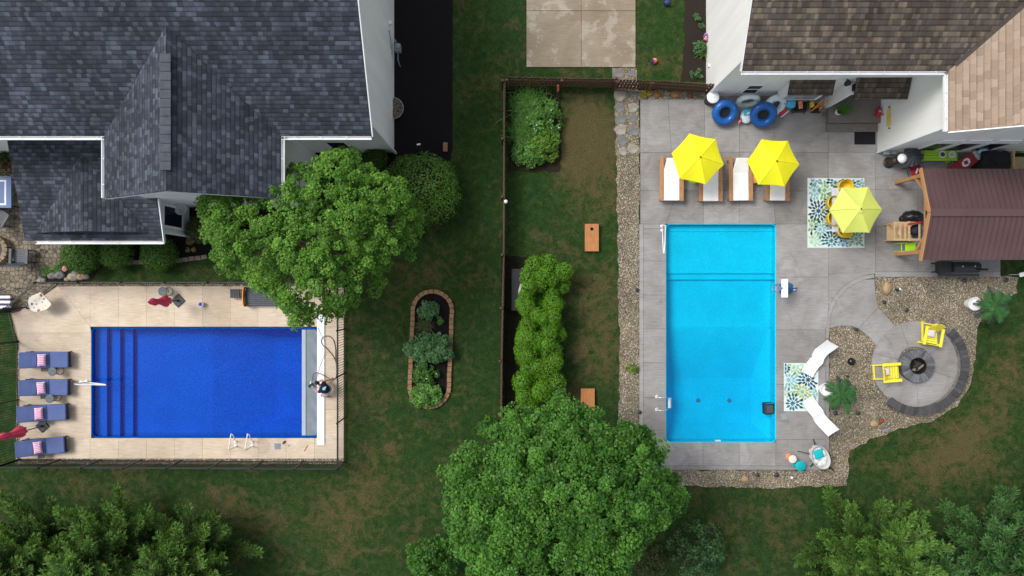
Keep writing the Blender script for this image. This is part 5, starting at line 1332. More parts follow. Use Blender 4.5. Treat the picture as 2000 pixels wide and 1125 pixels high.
def wicker_chair(label, x, y, rz, m_):
    t = thing('patio_chair', label, 'chair', (0,0,0), 'dark patio chairs by the paver patio')
    mb = MB(); mb.box(-.30,-.30,.36,.30,.28,.42)
    for k in range(7): mb.box(-.28,-.30+k*.082,.422,.28,-.235+k*.082,.44)
    obj('seat', mb, m_, t, bevel=.008)
    mb = MB(); mb.m = Matrix.Translation(Vector((0,.27,.40))) @ Matrix.Rotation(R(-18),4,'X'); mb.box(-.36,0,0,.36,.05,.62); obj('backrest', mb, m_, t, bevel=.02)
    for s in (-1,1):
        mb = MB(); mb.box(s*.36-.06,-.32,.56,s*.36+.06,.34,.60); obj('armrest', mb, m_, t, bevel=.01)
        for y_ in (-.27,.26): mb = MB(); mb.cbox((s*.33,y_,.29), (.06,.06,.56)); obj('leg', mb, m_, t)
    return place(t, (x, y, .03), rz)
c_ = P(46,501,.3); wicker_chair('slate grey resin patio chair facing the round fire ring on the pavers', c_.x, c_.y, R(178), slate)
c_ = P(6,425,.3); wicker_chair('dark patio chair half cut by the left edge below the blue table', c_.x, c_.y, R(150), slate)
t = thing('fire_ring', 'round stone fire ring on the brown pavers at the left edge', 'fire pit', P(-2,489))
p = P(-2,489); mb = MB()
for k in range(18):
    a = 2*math.pi*k/18; mb.cbox((p.x+.52*math.cos(a), p.y+.52*math.sin(a), .19), (.22,.175,.34), a)
obj('ring', mb, M('tan_ring_block', (.26,.20,.13), .9, .25, 4, .4, 20), t, bevel=.012)
mb = MB(); mb.lathe([(.001,.1),(.42,.1),(.42,.33),(.40,.33)], (p.x,p.y,0), 24, cap=False)
for k in range(7): mb.tube([(p.x-.38+.12*k, p.y-.1-.1*math.sin(k), .36),(p.x-.38+.12*k, p.y+.3, .36)], .008, 4)
obj('grate', mb, black, t)
t = thing('lounge_chair', 'navy and white striped lounge cut by the left edge above the fence', 'lounge', P(5,592))
mb = MB(); mb.box(X(-50,.4),Y(605,.4),.3,X(20,.4),Y(574,.4),.40); obj('seat', mb, striped('navy_white_stripes', (.75,.74,.80), (.05,.045,.11), .22), t, bevel=.02)
for a in (-40,15):
    for b in (578,601): mb = MB(); q = P(a,b); mb.cbox((q.x,q.y,.16), (.05,.05,.28)); obj('leg', mb, dark, t)
# meters and firewood hoop on the house end wall
t = thing('gas_meter', 'grey gas meter with pipes on the pale house end wall above the black bed', 'gas meter', P(780,104))
p = P(781,104); mb = MB(); mb.cbox((p.x+.02,p.y,.62), (.26,.34,.34)); mb.lathe([(.12,0),(.12,.12),(.02,.16)], (p.x+.05,p.y+.02,.79), 14); obj('body', mb, M('meter_grey', (.22,.26,.28), .5, .2), t, bevel=.03)
mb = MB(); mb.tube([(-5.25,p.y+.28,.2),(-5.1,p.y+.28,.9),(p.x,p.y+.16,.95),(p.x,p.y+.1,.75)], .025, 7); mb.tube([(p.x,p.y-.16,.5),(p.x,p.y-.45,.5),(p.x+.03,p.y-.62,.2),(p.x+.03,p.y-.62,0)], .025, 7); mb.tube([(-5.27,p.y+.5,1.4),(-5.22,p.y+.2,1.3),(-5.22,p.y-.2,1.1)], .02, 6); obj('pipe', mb, grey, t, smooth=True)
t = thing('wall_basket', 'half round wire basket of split kindling on the pale house end wall', 'basket', P(771,216)); yc = Y(216); xw = -5.28; zb = .42
mb = MB(); rr_ = .47
for z in (zb, zb-.16, zb-.3): mb.tube([(xw+rr_*(1-.6*(zb-z))*math.sin(math.pi*k/18), yc-rr_*(1-.6*(zb-z))*math.cos(math.pi*k/18), z) for k in range(19)], .013, 6)
for k in range(1, 12): a = math.pi*k/12; mb.tube([(xw+rr_*math.sin(a), yc-rr_*math.cos(a), zb),(xw+.38*math.sin(a), yc-.38*math.cos(a), zb-.3)], .006, 4)
mb.tube([(xw,yc-rr_,zb),(xw,yc+rr_,zb)], .013, 6); obj('wire_frame', mb, steel, t)
mb = MB()
for k in range(150):
    a = math.pi*random.random(); r = .42*math.sqrt(random.random()); mb.t = random.random()
    mb.cbox((xw+.02+r*math.sin(a), yc-r*math.cos(a), zb-.07+random.uniform(-.05,.04)), (.11,.035,.03), random.uniform(0,3.1), random.uniform(0,1), random.uniform(-.4,.4))
obj('kindling', mb, M('split_kindling', (.20,.16,.12), .9, .75, 22), t)
mb = MB(); mb.box(-5.285,Y(70),1.1,-5.16,Y(64),1.35); tag(obj('junction_box', mb, white, bevel=.01), 'small white box high on the pale house end wall', 'box')
mb = MB(); mb.box(-7.05-.0,6.04,.15,-6.75,6.078,.3) if False else None
t = thing('garden_light', 'thin pale post light in the black bed beside the large round shrub', 'lamp', P(827,296)); p = P(826,297)
mb = MB(); mb.tube([(p.x,p.y,0),(p.x+.02,p.y+.01,1.5)], .018, 7); obj('post', mb, steel, t); mb = MB(); mb.cbox((p.x+.02,p.y+.02,1.52), (.16,.06,.05), .2); obj('head', mb, white, t, bevel=.01)
mb = MB(); p = P(870,288); mb.box(p.x-.1,p.y-.2,0,p.x+.1,p.y+.2,.14); tag(obj('edging_block', mb, brick_m, bevel=.015), 'lone tan block at the lower right corner of the black bed', 'block')
# ================================================================ MIDDLE LAWN
def cornhole(label, px, py, hole, rz=0):
    p = P(px, py, .2); t = thing('cornhole_board', label, 'cornhole board', (p.x, p.y, 0), 'wooden cornhole boards on the middle lawn'); x, y = p.x, p.y
    m_ = wood('burnt_pine', (.43,.175,.055), 1, 4); L = .61; W = .305
    sg = 1 if hole else -1
    mb = MB(); hl_ = [(x+.075*math.cos(2*math.pi*k/16), y+.38*sg+.075*math.sin(2*math.pi*k/16)) for k in range(16)][::-1]
    mb.prism([(x-W,y-L),(x+W,y-L),(x+W,y+L),(x-W,y+L)], .19, .215, [hl_], bottom=True); obj('deck', mb, m_, t)
    mb = MB(); mb.box(x-W,y-L,.02,x-W+.03,y+L,.188); mb.box(x+W-.03,y-L,.02,x+W,y+L,.188); mb.box(x-W+.03,y-L,.02,x+W-.03,y-L+.03,.188); mb.box(x-W+.03,y+L-.03,.02,x+W-.03,y+L,.188); obj('frame', mb, m_, t)
    mb = MB(); mb.lathe([(.074,.19),(.072,.06),(.001,.06)], (x,y+.38*sg,0), 16, cap=False); obj('hole', mb, black, t)
    return t
cornhole('orange wood cornhole board lying whole on the lawn above the cypress row', 1156, 464, True)
o = cornhole('cornhole board half hidden by the big maple crown', 1148, 786, False)
t = thing('bench_box', 'long black box bench between the picket fence and the cypress row', 'bench', P(1008,565)); 
mb = MB(); mb.box(X(1000,.4),Y(606,.4),0,X(1022,.4),Y(526,.4),.42); obj('box', mb, M('black_resin', (.012,.012,.016), .5, .3), t, bevel=.02)
mb = MB(); mb.box(X(999,.45),Y(607,.45),.425,X(1023,.45),Y(525,.45),.47); obj('lid', mb, M('black_resin_lid', (.016,.016,.02), .45, .3), t, bevel=.015)
mb = MB(); p = P(1016,563,.5); mb.cbox((p.x,p.y,.52), (.10,.42,.06), -.25); tag(obj('paper_bag', mb, M('pale_wrapper', (.5,.5,.47), .7), bevel=.02), 'pale wrapped bundle on the black bench under the cypress', 'bundle')
def ball(name, label, px, py, r, mats, cat='ball'):
    p = P(px, py); mb = MB(); k0 = 0
    n = 16; mb.ball((p.x,p.y,r), r, n)
    if len(mats) > 1:
        for i, f in enumerate(mb.f): mb.mi[i] = (i % n)*len(mats)//n if True else 0
    return tag(obj(name, mb, mats, smooth='all'), label, cat)
ball('ball', 'dark blue ball on the grass right of the parking pad', 1301, 8, .14, [M('navy_ball', (.02,.035,.16), .5, .3)])
ball('ball', 'orange and purple ball on the grass near the brown mulch', 1277, 121, .13, [M('orange_ball', (.75,.32,.03), .5), M('purple_ball', (.06,.03,.20), .5), M('white_red_ball', (.6,.10,.08), .5)])
t = thing('flower_pot', 'small pot of pink and blue flowers against the white wall', 'flower pot', P(1377,78)); p = P(1377,78)
mb = MB(); mb.lathe([(.10,0),(.14,.22),(.12,.22)], (p.x,p.y,.02), 14); obj('pot', mb, terracotta, t, smooth=True)
mb = MB(); mats = [M('pink_petal', (.62,.16,.26), .7), M('violet_petal', (.16,.14,.38), .7), M('pale_petal', (.7,.5,.55), .7)]
for k in range(26): mb.mat = k % 3; mb.ball((p.x+random.uniform(-.13,.13), p.y+random.uniform(-.15,.15), .3+random.uniform(0,.1)), .045, 6)
obj('flowers', mb, mats, t)
mb = MB(); p = P(1382,130,.4); mb.cbox((8.68,p.y,.5), (.06,.12,.16)); tag(obj('outlet_box', mb, white, bevel=.01), 'tiny white outlet box low on the white wall', 'outlet')
# ================================================================ RIGHT DECK
DK = Vector((0,0,DECK))
# ---- wooden loungers; local y runs from foot (0) to head (2)
def wood_lounger(label):
    t = thing('wooden_lounger', label, 'sun lounger', (0,0,0), 'wooden loungers under the yellow umbrellas')
    for s in (-1,1):
        mb = MB(); mb.box(s*.44-.09,0,.40,s*.44+.09,1.96,.45); obj('side_board', mb, cedar, t, bevel=.01)
        for y_ in (.10,1.84): mb = MB(); mb.cbox((s*.44,y_,.20), (.09,.09,.40)); obj('leg', mb, cedar, t, bevel=.006)
    mb = MB()
    for y_ in (.06,.5,.95,1.4,1.86): mb.box(-.35,y_-.04,.28,.35,y_+.04,.33)
    obj('crossbar', mb, cedar_x, t)
    mb = MB(); mb.box(-.345,.02,.34,.345,1.26,.44); obj('seat_cushion', mb, white_fabric, t, bevel=.03)
    mb = MB(); a = R(24); pts = [(-.345,0),(.345,0),(.345,.12),(.26,.66),(-.26,.66),(-.345,.12)]
    mb.m = Matrix.Translation(Vector((0,1.27,.345))) @ Matrix.Rotation(a,4,'X'); mb.prism(pts, 0, .10, bottom=True); obj('back_cushion', mb, white_fabric, t, bevel=.025)
    return t
wl = [(1311,393,'leftmost wooden lounger with white cushion, its left side clear of the umbrella'),(1387,394,'second wooden lounger, head hidden under the left yellow umbrella'),(1446,393,'third wooden lounger from the left, fully open between the yellow umbrellas'),(1517,393,'rightmost wooden lounger, mostly hidden under the right yellow umbrella')]
W0 = wood_lounger(wl[0][2])
for k, (a, b, lab) in enumerate(wl):
    p = P(a, b, .4); p.z = DECK; rz = [0,.0,.012,-.01][k]
    o = place(W0, p, rz) if k == 0 else dup(W0, p, rz, lab)
# ---- umbrellas
seam_y = M('yellow_seam', (.66,.58,.01), .8); seam_l = M('lime_seam', (.46,.52,.08), .8)
def umbrella(label, px, py, zr, rad, phase, m_, vent=False, zb=DECK, group='open hexagonal patio umbrellas'):
    p = P(px, py, zr+.2); x, y = p.x, p.y; t = thing('patio_umbrella', label, 'umbrella', (x, y, zb), group)
    top = zr + rad*.34; ph = R(phase); n = 6; mb = MB(); m = 7
    for k in range(n):
        a0 = ph+2*math.pi*k/n; a1 = ph+2*math.pi*(k+1)/n; rows = []
        for i in range(m+1):
            u = i/m; row = []
            for j in range(7):
                v = j/6; r_ = rad*u; q = Vector((math.cos(a0),math.sin(a0)))*(1-v) + Vector((math.cos(a1),math.sin(a1)))*v
                sagz = -.055*math.sin(math.pi*v)*u*u*.6; pull = 1-.030*math.sin(math.pi*v)*u
                row.append(mb.add((x+q.x*r_*pull, y+q.y*r_*pull, top-(top-zr)*(u**1.15)+sagz)))
            rows.append(row)
        for i in range(m):
            for j in range(6): mb.face((rows[i][j], rows[i+1][j], rows[i+1][j+1], rows[i][j+1]))
        # hanging valance hem
        for j in range(6):
            a_, b_ = mb.v[rows[m][j]], mb.v[rows[m][j+1]]; mb.face((rows[m][j], mb.add(a_-Vector((0,0,.05))), mb.add(b_-Vector((0,0,.05))), rows[m][j+1]))
    obj('canopy', mb, m_, t)
    if vent:
        mb = MB()
        for k in range(n):
            a0 = ph+2*math.pi*k/n; a1 = ph+2*math.pi*(k+1)/n; r_ = .19
            mb.poly([(x,y,top+.045),(x+r_*math.cos(a0),y+r_*math.sin(a0),top-.02),(x+r_*math.cos(a1),y+r_*math.sin(a1),top-.02)])
        obj('vent_cap', mb, m_, t)
    mb = MB()
    for k in range(n):
        a0 = ph+2*math.pi*k/n; mb.tube([(x+rad*u*math.cos(a0), y+rad*u*math.sin(a0), top-(top-zr)*u**1.15+.002) for u in np.linspace(.03,1,8)], .011, 4)
    obj('seams', mb, seam_y if m_ is yellow else seam_l, t)
    mb = MB(); mb.tube([(x,y,zb),(x,y,top)], .02, 8); obj('pole', mb, steel, t)
    mb = MB(); mb.lathe([(.03,0),(.035,.03),(.02,.06),(.005,.07)], (x,y,top+.01+(.04 if vent else 0)), 12); obj('finial', mb, M('dark_bronze', (.12,.10,.03), .5), t, smooth=True)
    for k in range(n):
        a0 = ph+2*math.pi*k/n; mb = MB(); mb.tube([(x,y,top-.03),(x+rad*.98*math.cos(a0),y+rad*.98*math.sin(a0),zr-.02)], .009, 4); obj('rib', mb, steel, t)
    mb = MB(); mb.lathe([(.24,0),(.24,.05),(.06,.09),(.04,.3)], (x,y,zb), 18); obj('base', mb, dark, t, smooth=True)
umbrella('bright yellow umbrella over the two left wooden loungers', 1365.5, 308.5, 2.05, 1.12, 47.5, yellow)
umbrella('bright yellow umbrella over the two right wooden loungers', 1514, 316, 2.05, 1.10, 56, yellow)
umbrella('lime green umbrella with small vent cap over the dining table', 1676.5, 409, 2.2, 1.10, 1, lime, True)
def stool(label, px, py, r, h, m_, m2=None):
    p = P(px, py, h); t = thing('side_table', label, 'side table', (p.x, p.y, DECK), 'small coloured side tables'); c = (p.x,p.y,0)
    mb = MB(); mb.lathe([(.01,h-.03),(r,h-.03),(r+.005,h-.01),(r-.01,h),(.01,h)], c, 26); obj('tabletop', mb, m2 or m_, t, smooth=True)
    mb = MB(); mb.lathe([(r*.75,DECK),(r*.9,DECK+.02),(r*.45,h*.5),(r*.85,h-.035)], c, 20, cap=False); mb.torus((p.x,p.y,DECK+.02), r*.85, .015, 24, 6); obj('base', mb, m_, t, smooth=True)
stool('round lime side table peeking out below the left yellow umbrella', 1358, 349, .20, .45, lime_pl)
stool('round orange side table peeking out beside the right yellow umbrella', 1476, 349, .19, .45, M('coral_orange', (.78,.32,.14), .45, .1))
stool('round pale pink topped side table beside the teal one at the lower deck corner', 1548.5, 897, .17, .48, M('coral', (.72,.26,.12), .5), M('pale_pink_top', (.86,.66,.58), .4, .05))
stool('round teal side table at the lower deck corner', 1564, 910.5, .22, .5, teal)
# ---- floral rugs
pal = [M('petal_navy', (.012,.06,.12), .9), M('petal_teal', (.015,.14,.20), .9), M('petal_pale_blue', (.20,.42,.48), .9), M('petal_green', (.17,.33,.15), .9), M('petal_mint', (.36,.55,.42), .9), M('petal_olive', (.33,.42,.12), .9), M('petal_sky', (.13,.30,.42), .9), M('petal_sand', (.45,.40,.28), .9)]
rugbase = M('rug_cream', (.60,.68,.66), .95, .05, 8, .3, 60)
def rug(label, r, flowers, z=DECK):
    x0, y0, x1, y1 = X(r[0],z), Y(r[3],z), X(r[2],z), Y(r[1],z); t = thing('outdoor_rug', label, 'rug', ((x0+x1)/2,(y0+y1)/2,z), 'floral outdoor rugs')
    mb = MB(); mb.box(x0,y0,z+.001,x1,y1,z+.012); obj('backing', mb, rugbase, t)
    fl = [(X(a,z), Y(b,z), m_, s) for a, b, m_, s in flowers]; mb = MB(); zz = z+.0145
    def ok(px_, py_, i):
        if not (x0+.01 < px_ < x1-.01 and y0+.01 < py_ < y1-.01): return False
        d0 = math.hypot(px_-fl[i][0], py_-fl[i][1])/fl[i][3]
        return all(math.hypot(px_-f[0], py_-f[1])/f[3] >= d0-.02 for k, f in enumerate(fl) if k != i)
    for i, (cx, cy, m_, s) in enumerate(fl):
        q5 = s**.5
        for ring, (rr, L, n) in enumerate(((.0,.15,8),(.12,.22,11),(.27,.24,16),(.43,.25,22),(.60,.26,28),(.78,.26,34),(.96,.26,40))):
            rr *= q5; L *= q5*.95
            for k in range(n):
                a = 2*math.pi*(k+.5*(ring % 2))/n + random.uniform(-.03,.03); u = Vector((math.cos(a), math.sin(a))); v = Vector((-u.y, u.x))
                def pt(f, wd): q = Vector((cx,cy)) + u*(rr+L*f) + v*wd; return (q.x, q.y, zz)
                W_ = min(.05, .86*math.pi*(rr+L*.5)/n)
                ptsq = [pt(.02,0), pt(.35,-W_), pt(.65,-W_*.95), pt(.98,0), pt(.65,W_*.95), pt(.35,W_)]
                mid = pt(.45,0)
                if ok(mid[0], mid[1], i) and all(x0 < q[0] < x1 and y0 < q[1] < y1 for q in ptsq): mb.mat = m_ if random.random() < .85 else (m_+1) % 7; mb.poly(ptsq)
    obj('pattern', mb, pal, t); return t
random.seed(31)
rug('floral blue and green rug under the dining table', (1577,348,1688,484), [(1587,352,6,.7),(1590,372,2,.9),(1610,372,3,.9),(1632,357,1,.8),(1660,360,6,.9),(1685,350,2,.7),(1598,412,0,1.05),(1584,440,3,.9),(1601,448,2,.8),(1623,470,1,.95),(1585,472,4,.9),(1650,450,2,.8),(1672,467,3,.95),(1646,478,6,.7),(1625,430,7,.7),(1640,400,3,.9),(1680,410,6,.9),(1662,385,4,.8)])
rug('floral teal and mint rug between the two white curved loungers', (1531,709,1598,803), [(1533,720,1,.6),(1550,717,4,.8),(1572,708,4,.7),(1540,742,2,.95),(1578,742,0,1.0),(1567,765,5,.9),(1548,788,1,1.1),(1596,770,2,.6),(1532,770,4,.6),(1580,797,4,.8),(1595,712,3,.5)])
# ---- dining table and yellow chairs
t = thing('dining_table', 'white slatted dining table under the lime umbrella', 'table', P(1660,410)+DK)
x0, y0, x1, y1 = X(1625,.74), Y(453,.74), X(1716,.74), Y(367,.74); x1 = x0+1.45
mb = MB(); ns = 9
for k in range(ns): mb.box(x0+(x1-x0)*k/ns+.004, y0, .70, x0+(x1-x0)*(k+1)/ns-.004, y1, .735)
obj('tabletop', mb, M('white_lilac_slats', (.60,.61,.68), .45, .08), t, bevel=.004)
for a in (x0+.1,x1-.1):
    for b in (y0+.1,y1-.1): mb = MB(); mb.cbox((a,b,.39), (.06,.06,.62)); obj('leg', mb, white, t)
def shell_chair(label):
    t = thing('shell_chair', label, 'chair', (0,0,0), 'yellow moulded chairs round the dining table')
    mb = MB(); n = 16; rows = []
    for i, (rr, z) in enumerate(((.02,.43),(.15,.43),(.22,.45),(.265,.52),(.285,.64),(.29,.72))):
        row = []
        for k in range(n+1):
            a = R(-35+250*k/n); lift = max(0, math.sin(a))**1.0
            row.append(mb.add((rr*math.cos(a)*1.05, rr*math.sin(a), z + (lift*.10 if i > 3 else 0))))
        rows.append(row)
    for i in range(5):
        for k in range(n): mb.face((rows[i][k], rows[i][k+1], rows[i+1][k+1], rows[i+1][k]))
    mb.lathe([(.02,.415),(.235,.42),(.24,.44),(.01,.435)], (0,-.03,0), 20)
    o_ = obj('shell', mb, gold_pl, t, smooth='all'); s_ = o_.modifiers.new('thick', 'SOLIDIFY'); s_.thickness = .02
    for a in (40,140,220,320):
        mb = MB(); mb.tube([(.15*math.cos(R(a)),.15*math.sin(R(a))-.02,.42),(.26*math.cos(R(a)),.27*math.sin(R(a)),0)], .014, 6); obj('leg', mb, yellow_pl, t)
    return t
ch = [(1646,366,0,'yellow moulded chair at the top end of the dining table'),(1645,452,180,'yellow moulded chair at the bottom end of the dining table'),(1623,398,90,'upper yellow moulded chair on the left side of the dining table'),(1623,427,90,'lower yellow moulded chair on the left side of the dining table')]
S0 = shell_chair(ch[0][3])
for k, (a, b, rz, lab) in enumerate(ch):
    p = P(a, b, .55); p.z = DECK+.012; o = place(S0, p, R(rz), 1.08) if k == 0 else dup(S0, p, R(rz), lab, 1.08)
# ---- pool fittings on the right
f1, f2 = P(1292,442), P(1292,450)
rail_obj('handrail', 'slim white handrail at the upper left corner of the turquoise pool', [f2+Vector((0,0,.05)), P(1294,452,.4), P(1294.5,470,.75), P(1296,494,.92), P(1297,495,.92), P(1299,470,.75), P(1299.5,440,.72), P(1297,440,.6), f1+Vector((0,0,.05))], .02, (f1, f2))
t = thing('pool_ladder', 'white and blue pool ladder on the left side of the turquoise pool', 'ladder', P(1290,787))
for b in (775,800):
    mb = MB(); mb.tube(spline([P(1283,b-1,.07), P(1282,b-2,.45), P(1286,b+1,.7), P(1296,b+2,.72), P(1302,b+1,.45), P(1304,b+1-(b-787)*.15,-.1), P(1306,b-(b-787)*.2,-.9)], 6), .024, 8)
    obj('rail', mb, M('rail_steel', (.70,.74,.78), .25, .1, metal=.5), t, smooth='all')
for k, z in enumerate((-.12,-.38,-.64)):
    mb = MB(); p = P(1307+k*1.2,787,z); mb.box(p.x-.06,p.y-.23,z-.02,p.x+.06,p.y+.23,z+.02); obj('tread', mb, plastic_white, t, bevel=.01)
for b in (774,799):
    mb = MB(); p = P(1282,b); mb.lathe([(.075,DECK),(.075,DECK+.03),(.03,DECK+.06)], (p.x,p.y,0), 14); obj('flange', mb, white, t, smooth=True)
t = thing('basketball_hoop', 'poolside basketball hoop with white backboard and blue base at the right of the turquoise pool', 'basketball hoop', P(1532,564))
p = P(1532,563); mb = MB(); mb.lathe([(.30,DECK),(.32,DECK+.08),(.24,DECK+.22),(.05,DECK+.26)], (p.x,p.y,0), 20, 1.15, .9); obj('base', mb, M('deep_blue_plastic', (.015,.12,.26), .4, .1), t, smooth=True)
mb = MB(); mb.tube([(p.x,p.y,.3),(p.x+.05,p.y,.8),(p.x+.02,p.y,1.25)], .04, 8); obj('post', mb, blue_vinyl, t)
b_ = P(1532.5,563,1.15); mb = MB(); mb.m = Matrix.Translation(b_) @ Matrix.Rotation(R(-62),4,'Y'); mb.box(-.03,-.40,-.28*0-.18,.03,.40,.18) if False else mb.box(-.17,-.40,-.02,.17,.40,.02); obj('backboard', mb, plastic_white, t, bevel=.03)
mb = MB(); q = P(1518,563,1.05); mb.torus((q.x,q.y,1.05), .17, .014, 26, 6); mb.beam((q.x+.17,q.y,1.05),(b_.x,q.y,1.1),.06,.03)
obj('rim', mb, M('blue_rim', (.02,.10,.30), .4), t, smooth=True)
mb = MB()
for k in range(14):
    a = 2*math.pi*k/14
    for s in (-1,1): mb.tube([(q.x+.17*math.cos(a),q.y+.17*math.sin(a),1.04),(q.x+.13*math.cos(a+s*.45),q.y+.13*math.sin(a+s*.45),.88),(q.x+.10*math.cos(a),q.y+.10*math.sin(a),.72)], .006, 4)
obj('net', mb, M('pink_white_net', (.62,.36,.42), .8), t)
mb = MB(); mb.lathe([(.10,.0),(.10,.16),(.06,.2)], (p.x+.34,p.y-.02,DECK), 14); obj('cap', mb, M('white_red_cap', (.75,.55,.52), .5), t, smooth=True)
t = thing('pool_robot', 'black box shaped pool cleaner against the right wall of the turquoise pool', 'pool cleaner', P(1500,797,-.3))
p = P(1499,797,-.2); mb = MB(); mb.cbox((p.x,p.y,-.15), (.42,.52,.34), .04); obj('body', mb, M('robot_black', (.018,.022,.028), .5, .2), t, bevel=.04)
mb = MB(); mb.cbox((p.x+.02,p.y-.01,.03), (.30,.36,.02), .04); obj('lid', mb, M('robot_panel', (.06,.07,.085), .5, .2), t, bevel=.008)
mb = MB(); mb.tube([(p.x-.15,p.y+.22,.02),(p.x-.12,p.y+.25,.07),(p.x+.14,p.y+.26,.07),(p.x+.17,p.y+.23,.02)], .015, 6); obj('handle', mb, M('robot_blue', (.03,.25,.42), .4), t)
mb = MB(); p = P(1530,813); mb.box(p.x-.13,p.y-.13,DECK+.002,p.x+.13,p.y+.13,DECK+.014); tag(obj('skimmer_lid', mb, M('grey_lid_two', (.27,.29,.30), .6, .1), bevel=.006), 'square grey skimmer lid in the deck below the small floral rug', 'lid')
# ---- curved white ledge loungers
def wave_lounger(label, foot, head, w_, up):
    """foot/head: world points on the deck, up = heights along it"""
    f, h = Vector(foot), Vector(head); d = (h-f); L = d.length; d.normalize(); s = Vector((-d.y, d.x, 0)); t = thing('wave_lounger', label, 'sun lounger', (f+h)/2, 'white curved ledge loungers')
    mb = MB(); n = 28; th = .07; rows = []
    for i in range(n+1):
        u = i/n; z = np.interp(u, [0,.12,.3,.45,.58,.7,.85,1], up); hw_ = w_/2*(1-.03*math.sin(u*3))
        c = f+d*L*u; rows.append([mb.add((c+s*hw_*k+Vector((0,0,z+dz)))) for k, dz in ((-1,0),(-.55,-.02),(0,-.025),(.55,-.02),(1,0),(1,-th),(-1,-th))])
    for i in range(n):
        for k in range(7): mb.face((rows[i][k], rows[i][(k+1)%7], rows[i+1][(k+1)%7], rows[i+1][k]))
    mb.face(rows[0]); mb.face(rows[-1][::-1]); obj('shell', mb, M('white_resin', (.82,.82,.84), .5, .03), t, smooth=True)
    mb = MB()
    for u in (.34,.62):
        c = f+d*L*u; mb.cbox((c.x,c.y,DECK+.10), (.35,w_*.7,.2), math.atan2(d.y,d.x))
    obj('foot', mb, plastic_white, t, bevel=.02)
ups = [.20,.16,.22,.38,.26,.30,.58,.86]
fa = P(1575.5,731,.2); ha = P(1626,670.5,.86); fa.z = ha.z = 0; wave_lounger('upper white curved lounger beside the small floral rug', fa, ha, .56, [z+DECK for z in ups])
fa = P(1576,779,.2); ha = P(1627,845,.86); fa.z = ha.z = 0; wave_lounger('lower white curved lounger beside the small floral rug', fa, ha, .56, [z+DECK for z in ups])
# ---- potted palms (white pots, leaning stems, feather fronds)
def palm(label, pot_px, crown_px, hz, nf=13, fl=.75):
    b = P(*pot_px); t = thing('potted_palm', label, 'palm', (b.x, b.y, 0), 'palms in white pots'); c = P(*crown_px, hz)
    mb = MB(); mb.lathe([(.20,.02),(.29,.40),(.30,.45),(.26,.45),(.24,.36)], (b.x,b.y,0), 24); obj('pot', mb, plastic_white, t, smooth=True)
    mb = MB(); mb.tube([(b.x,b.y,.35),tuple(Vector((b.x,b.y,.4)).lerp(c,.5)),tuple(c)], [.06,.045,.035], 8); obj('stem', mb, M('palm_stem', (.28,.26,.20), .8, .3, 10), t, smooth='all')
    for grp, (m_, lo, hi) in enumerate(((LF_PALM2,.0,.45),(LF_PALM,.35,1.0))):
        qs = []; mr = MB()
        for k in range(nf//2+1):
            a = 2*math.pi*(k+.5*grp)/(nf//2+1)+random.uniform(-.2,.2); el = random.uniform(lo, hi); L = fl*random.uniform(.85,1.15); dv = np.array([math.cos(a), math.sin(a), 0])
            m = 26; u = np.linspace(.05, 1, m); path = np.array(c)+dv*(L*u)[:,None]+np.array([0,0,1])*(L*((.25+el*.8)*u-(.55+.35*el)*u*u))[:,None]
            mr.tube([tuple(path[0]), tuple(path[m//2]), tuple(path[-1])], [.012,.008,.003], 4)
            sdv = np.array([-dv[1], dv[0], 0])
            for sg in (-1,1):
                ld = unit(np.tile(dv*.65+sdv*sg*.8, (m,1))+rng.normal(size=(m,3))*.06+np.array([0,0,-.15])); ll = (.24*np.sin(np.pi*(u*.88+.10))+.03)*fl/.75; wn = unit(np.cross(ld, np.array([0,0,1.0])))*.016
                qs.append(np.stack([path-wn, path+wn, path+ld*ll[:,None]+wn*.3, path+ld*ll[:,None]-wn*.3], 1))
        Q = np.concatenate(qs); fr = quads_obj('fronds', Q, rng.normal(.5,.2,len(Q)), m_, t)
        obj('midrib', mr, stem_m, t)
palm('palm in a white pot between the two white curved loungers', (1606,758), (1643,771), 1.5)
palm('palm in a white pot at the right edge of the gravel, leaning over the lawn', (1891,593), (1942,597), 1.6)
# ---- egg chair with teal cushion
t = thing('egg_chair', 'pale wicker egg chair with teal pillow on black legs at the lower deck corner', 'chair', P(1598,892)); c = P(1599,891,.6)
mb = MB(); n = 26; rows = []; ax = R(-58)
for i, (rr, z) in enumerate(((.03,.34),(.22,.36),(.36,.46),(.43,.62),(.45,.78))):
    row = []
    for k in range(n):
        a = 2*math.pi*k/n; ex = rr*.86*math.cos(a); ey = rr*1.28*math.sin(a)
        row.append(mb.add((c.x+ex*math.cos(ax+math.pi/2)-ey*math.sin(ax+math.pi/2), c.y+ex*math.sin(ax+math.pi/2)+ey*math.cos(ax+math.pi/2), z+(.10*max(0,math.sin(a)) if i > 2 else 0))))
    rows.append(row)
for i in range(4):
    for k in range(n): mb.face((rows[i][k], rows[i][(k+1)%n], rows[i+1][(k+1)%n], rows[i+1][k]))
o_ = obj('basket', mb, M('pale_wicker', (.50,.49,.48), .8, .2, 30, .8, 70), t, smooth='all'); s_ = o_.modifiers.new('thick', 'SOLIDIFY'); s_.thickness = .03
mb = MB()
for k in range(9):
    a = 2*math.pi*k/9; ex = .22*math.cos(a); ey = .36*math.sin(a); mb.ball((c.x+ex*math.cos(ax+math.pi/2)-ey*math.sin(ax+math.pi/2), c.y+ex*math.sin(ax+math.pi/2)+ey*math.cos(ax+math.pi/2), .56), .16, 10, 1,1,.75)
mb.ball((c.x,c.y,.46), .26, 12, 1,1,.5); obj('cushion', mb, M('light_grey_cushion', (.62,.62,.63), .9, .1), t, smooth='all')
mb = MB()
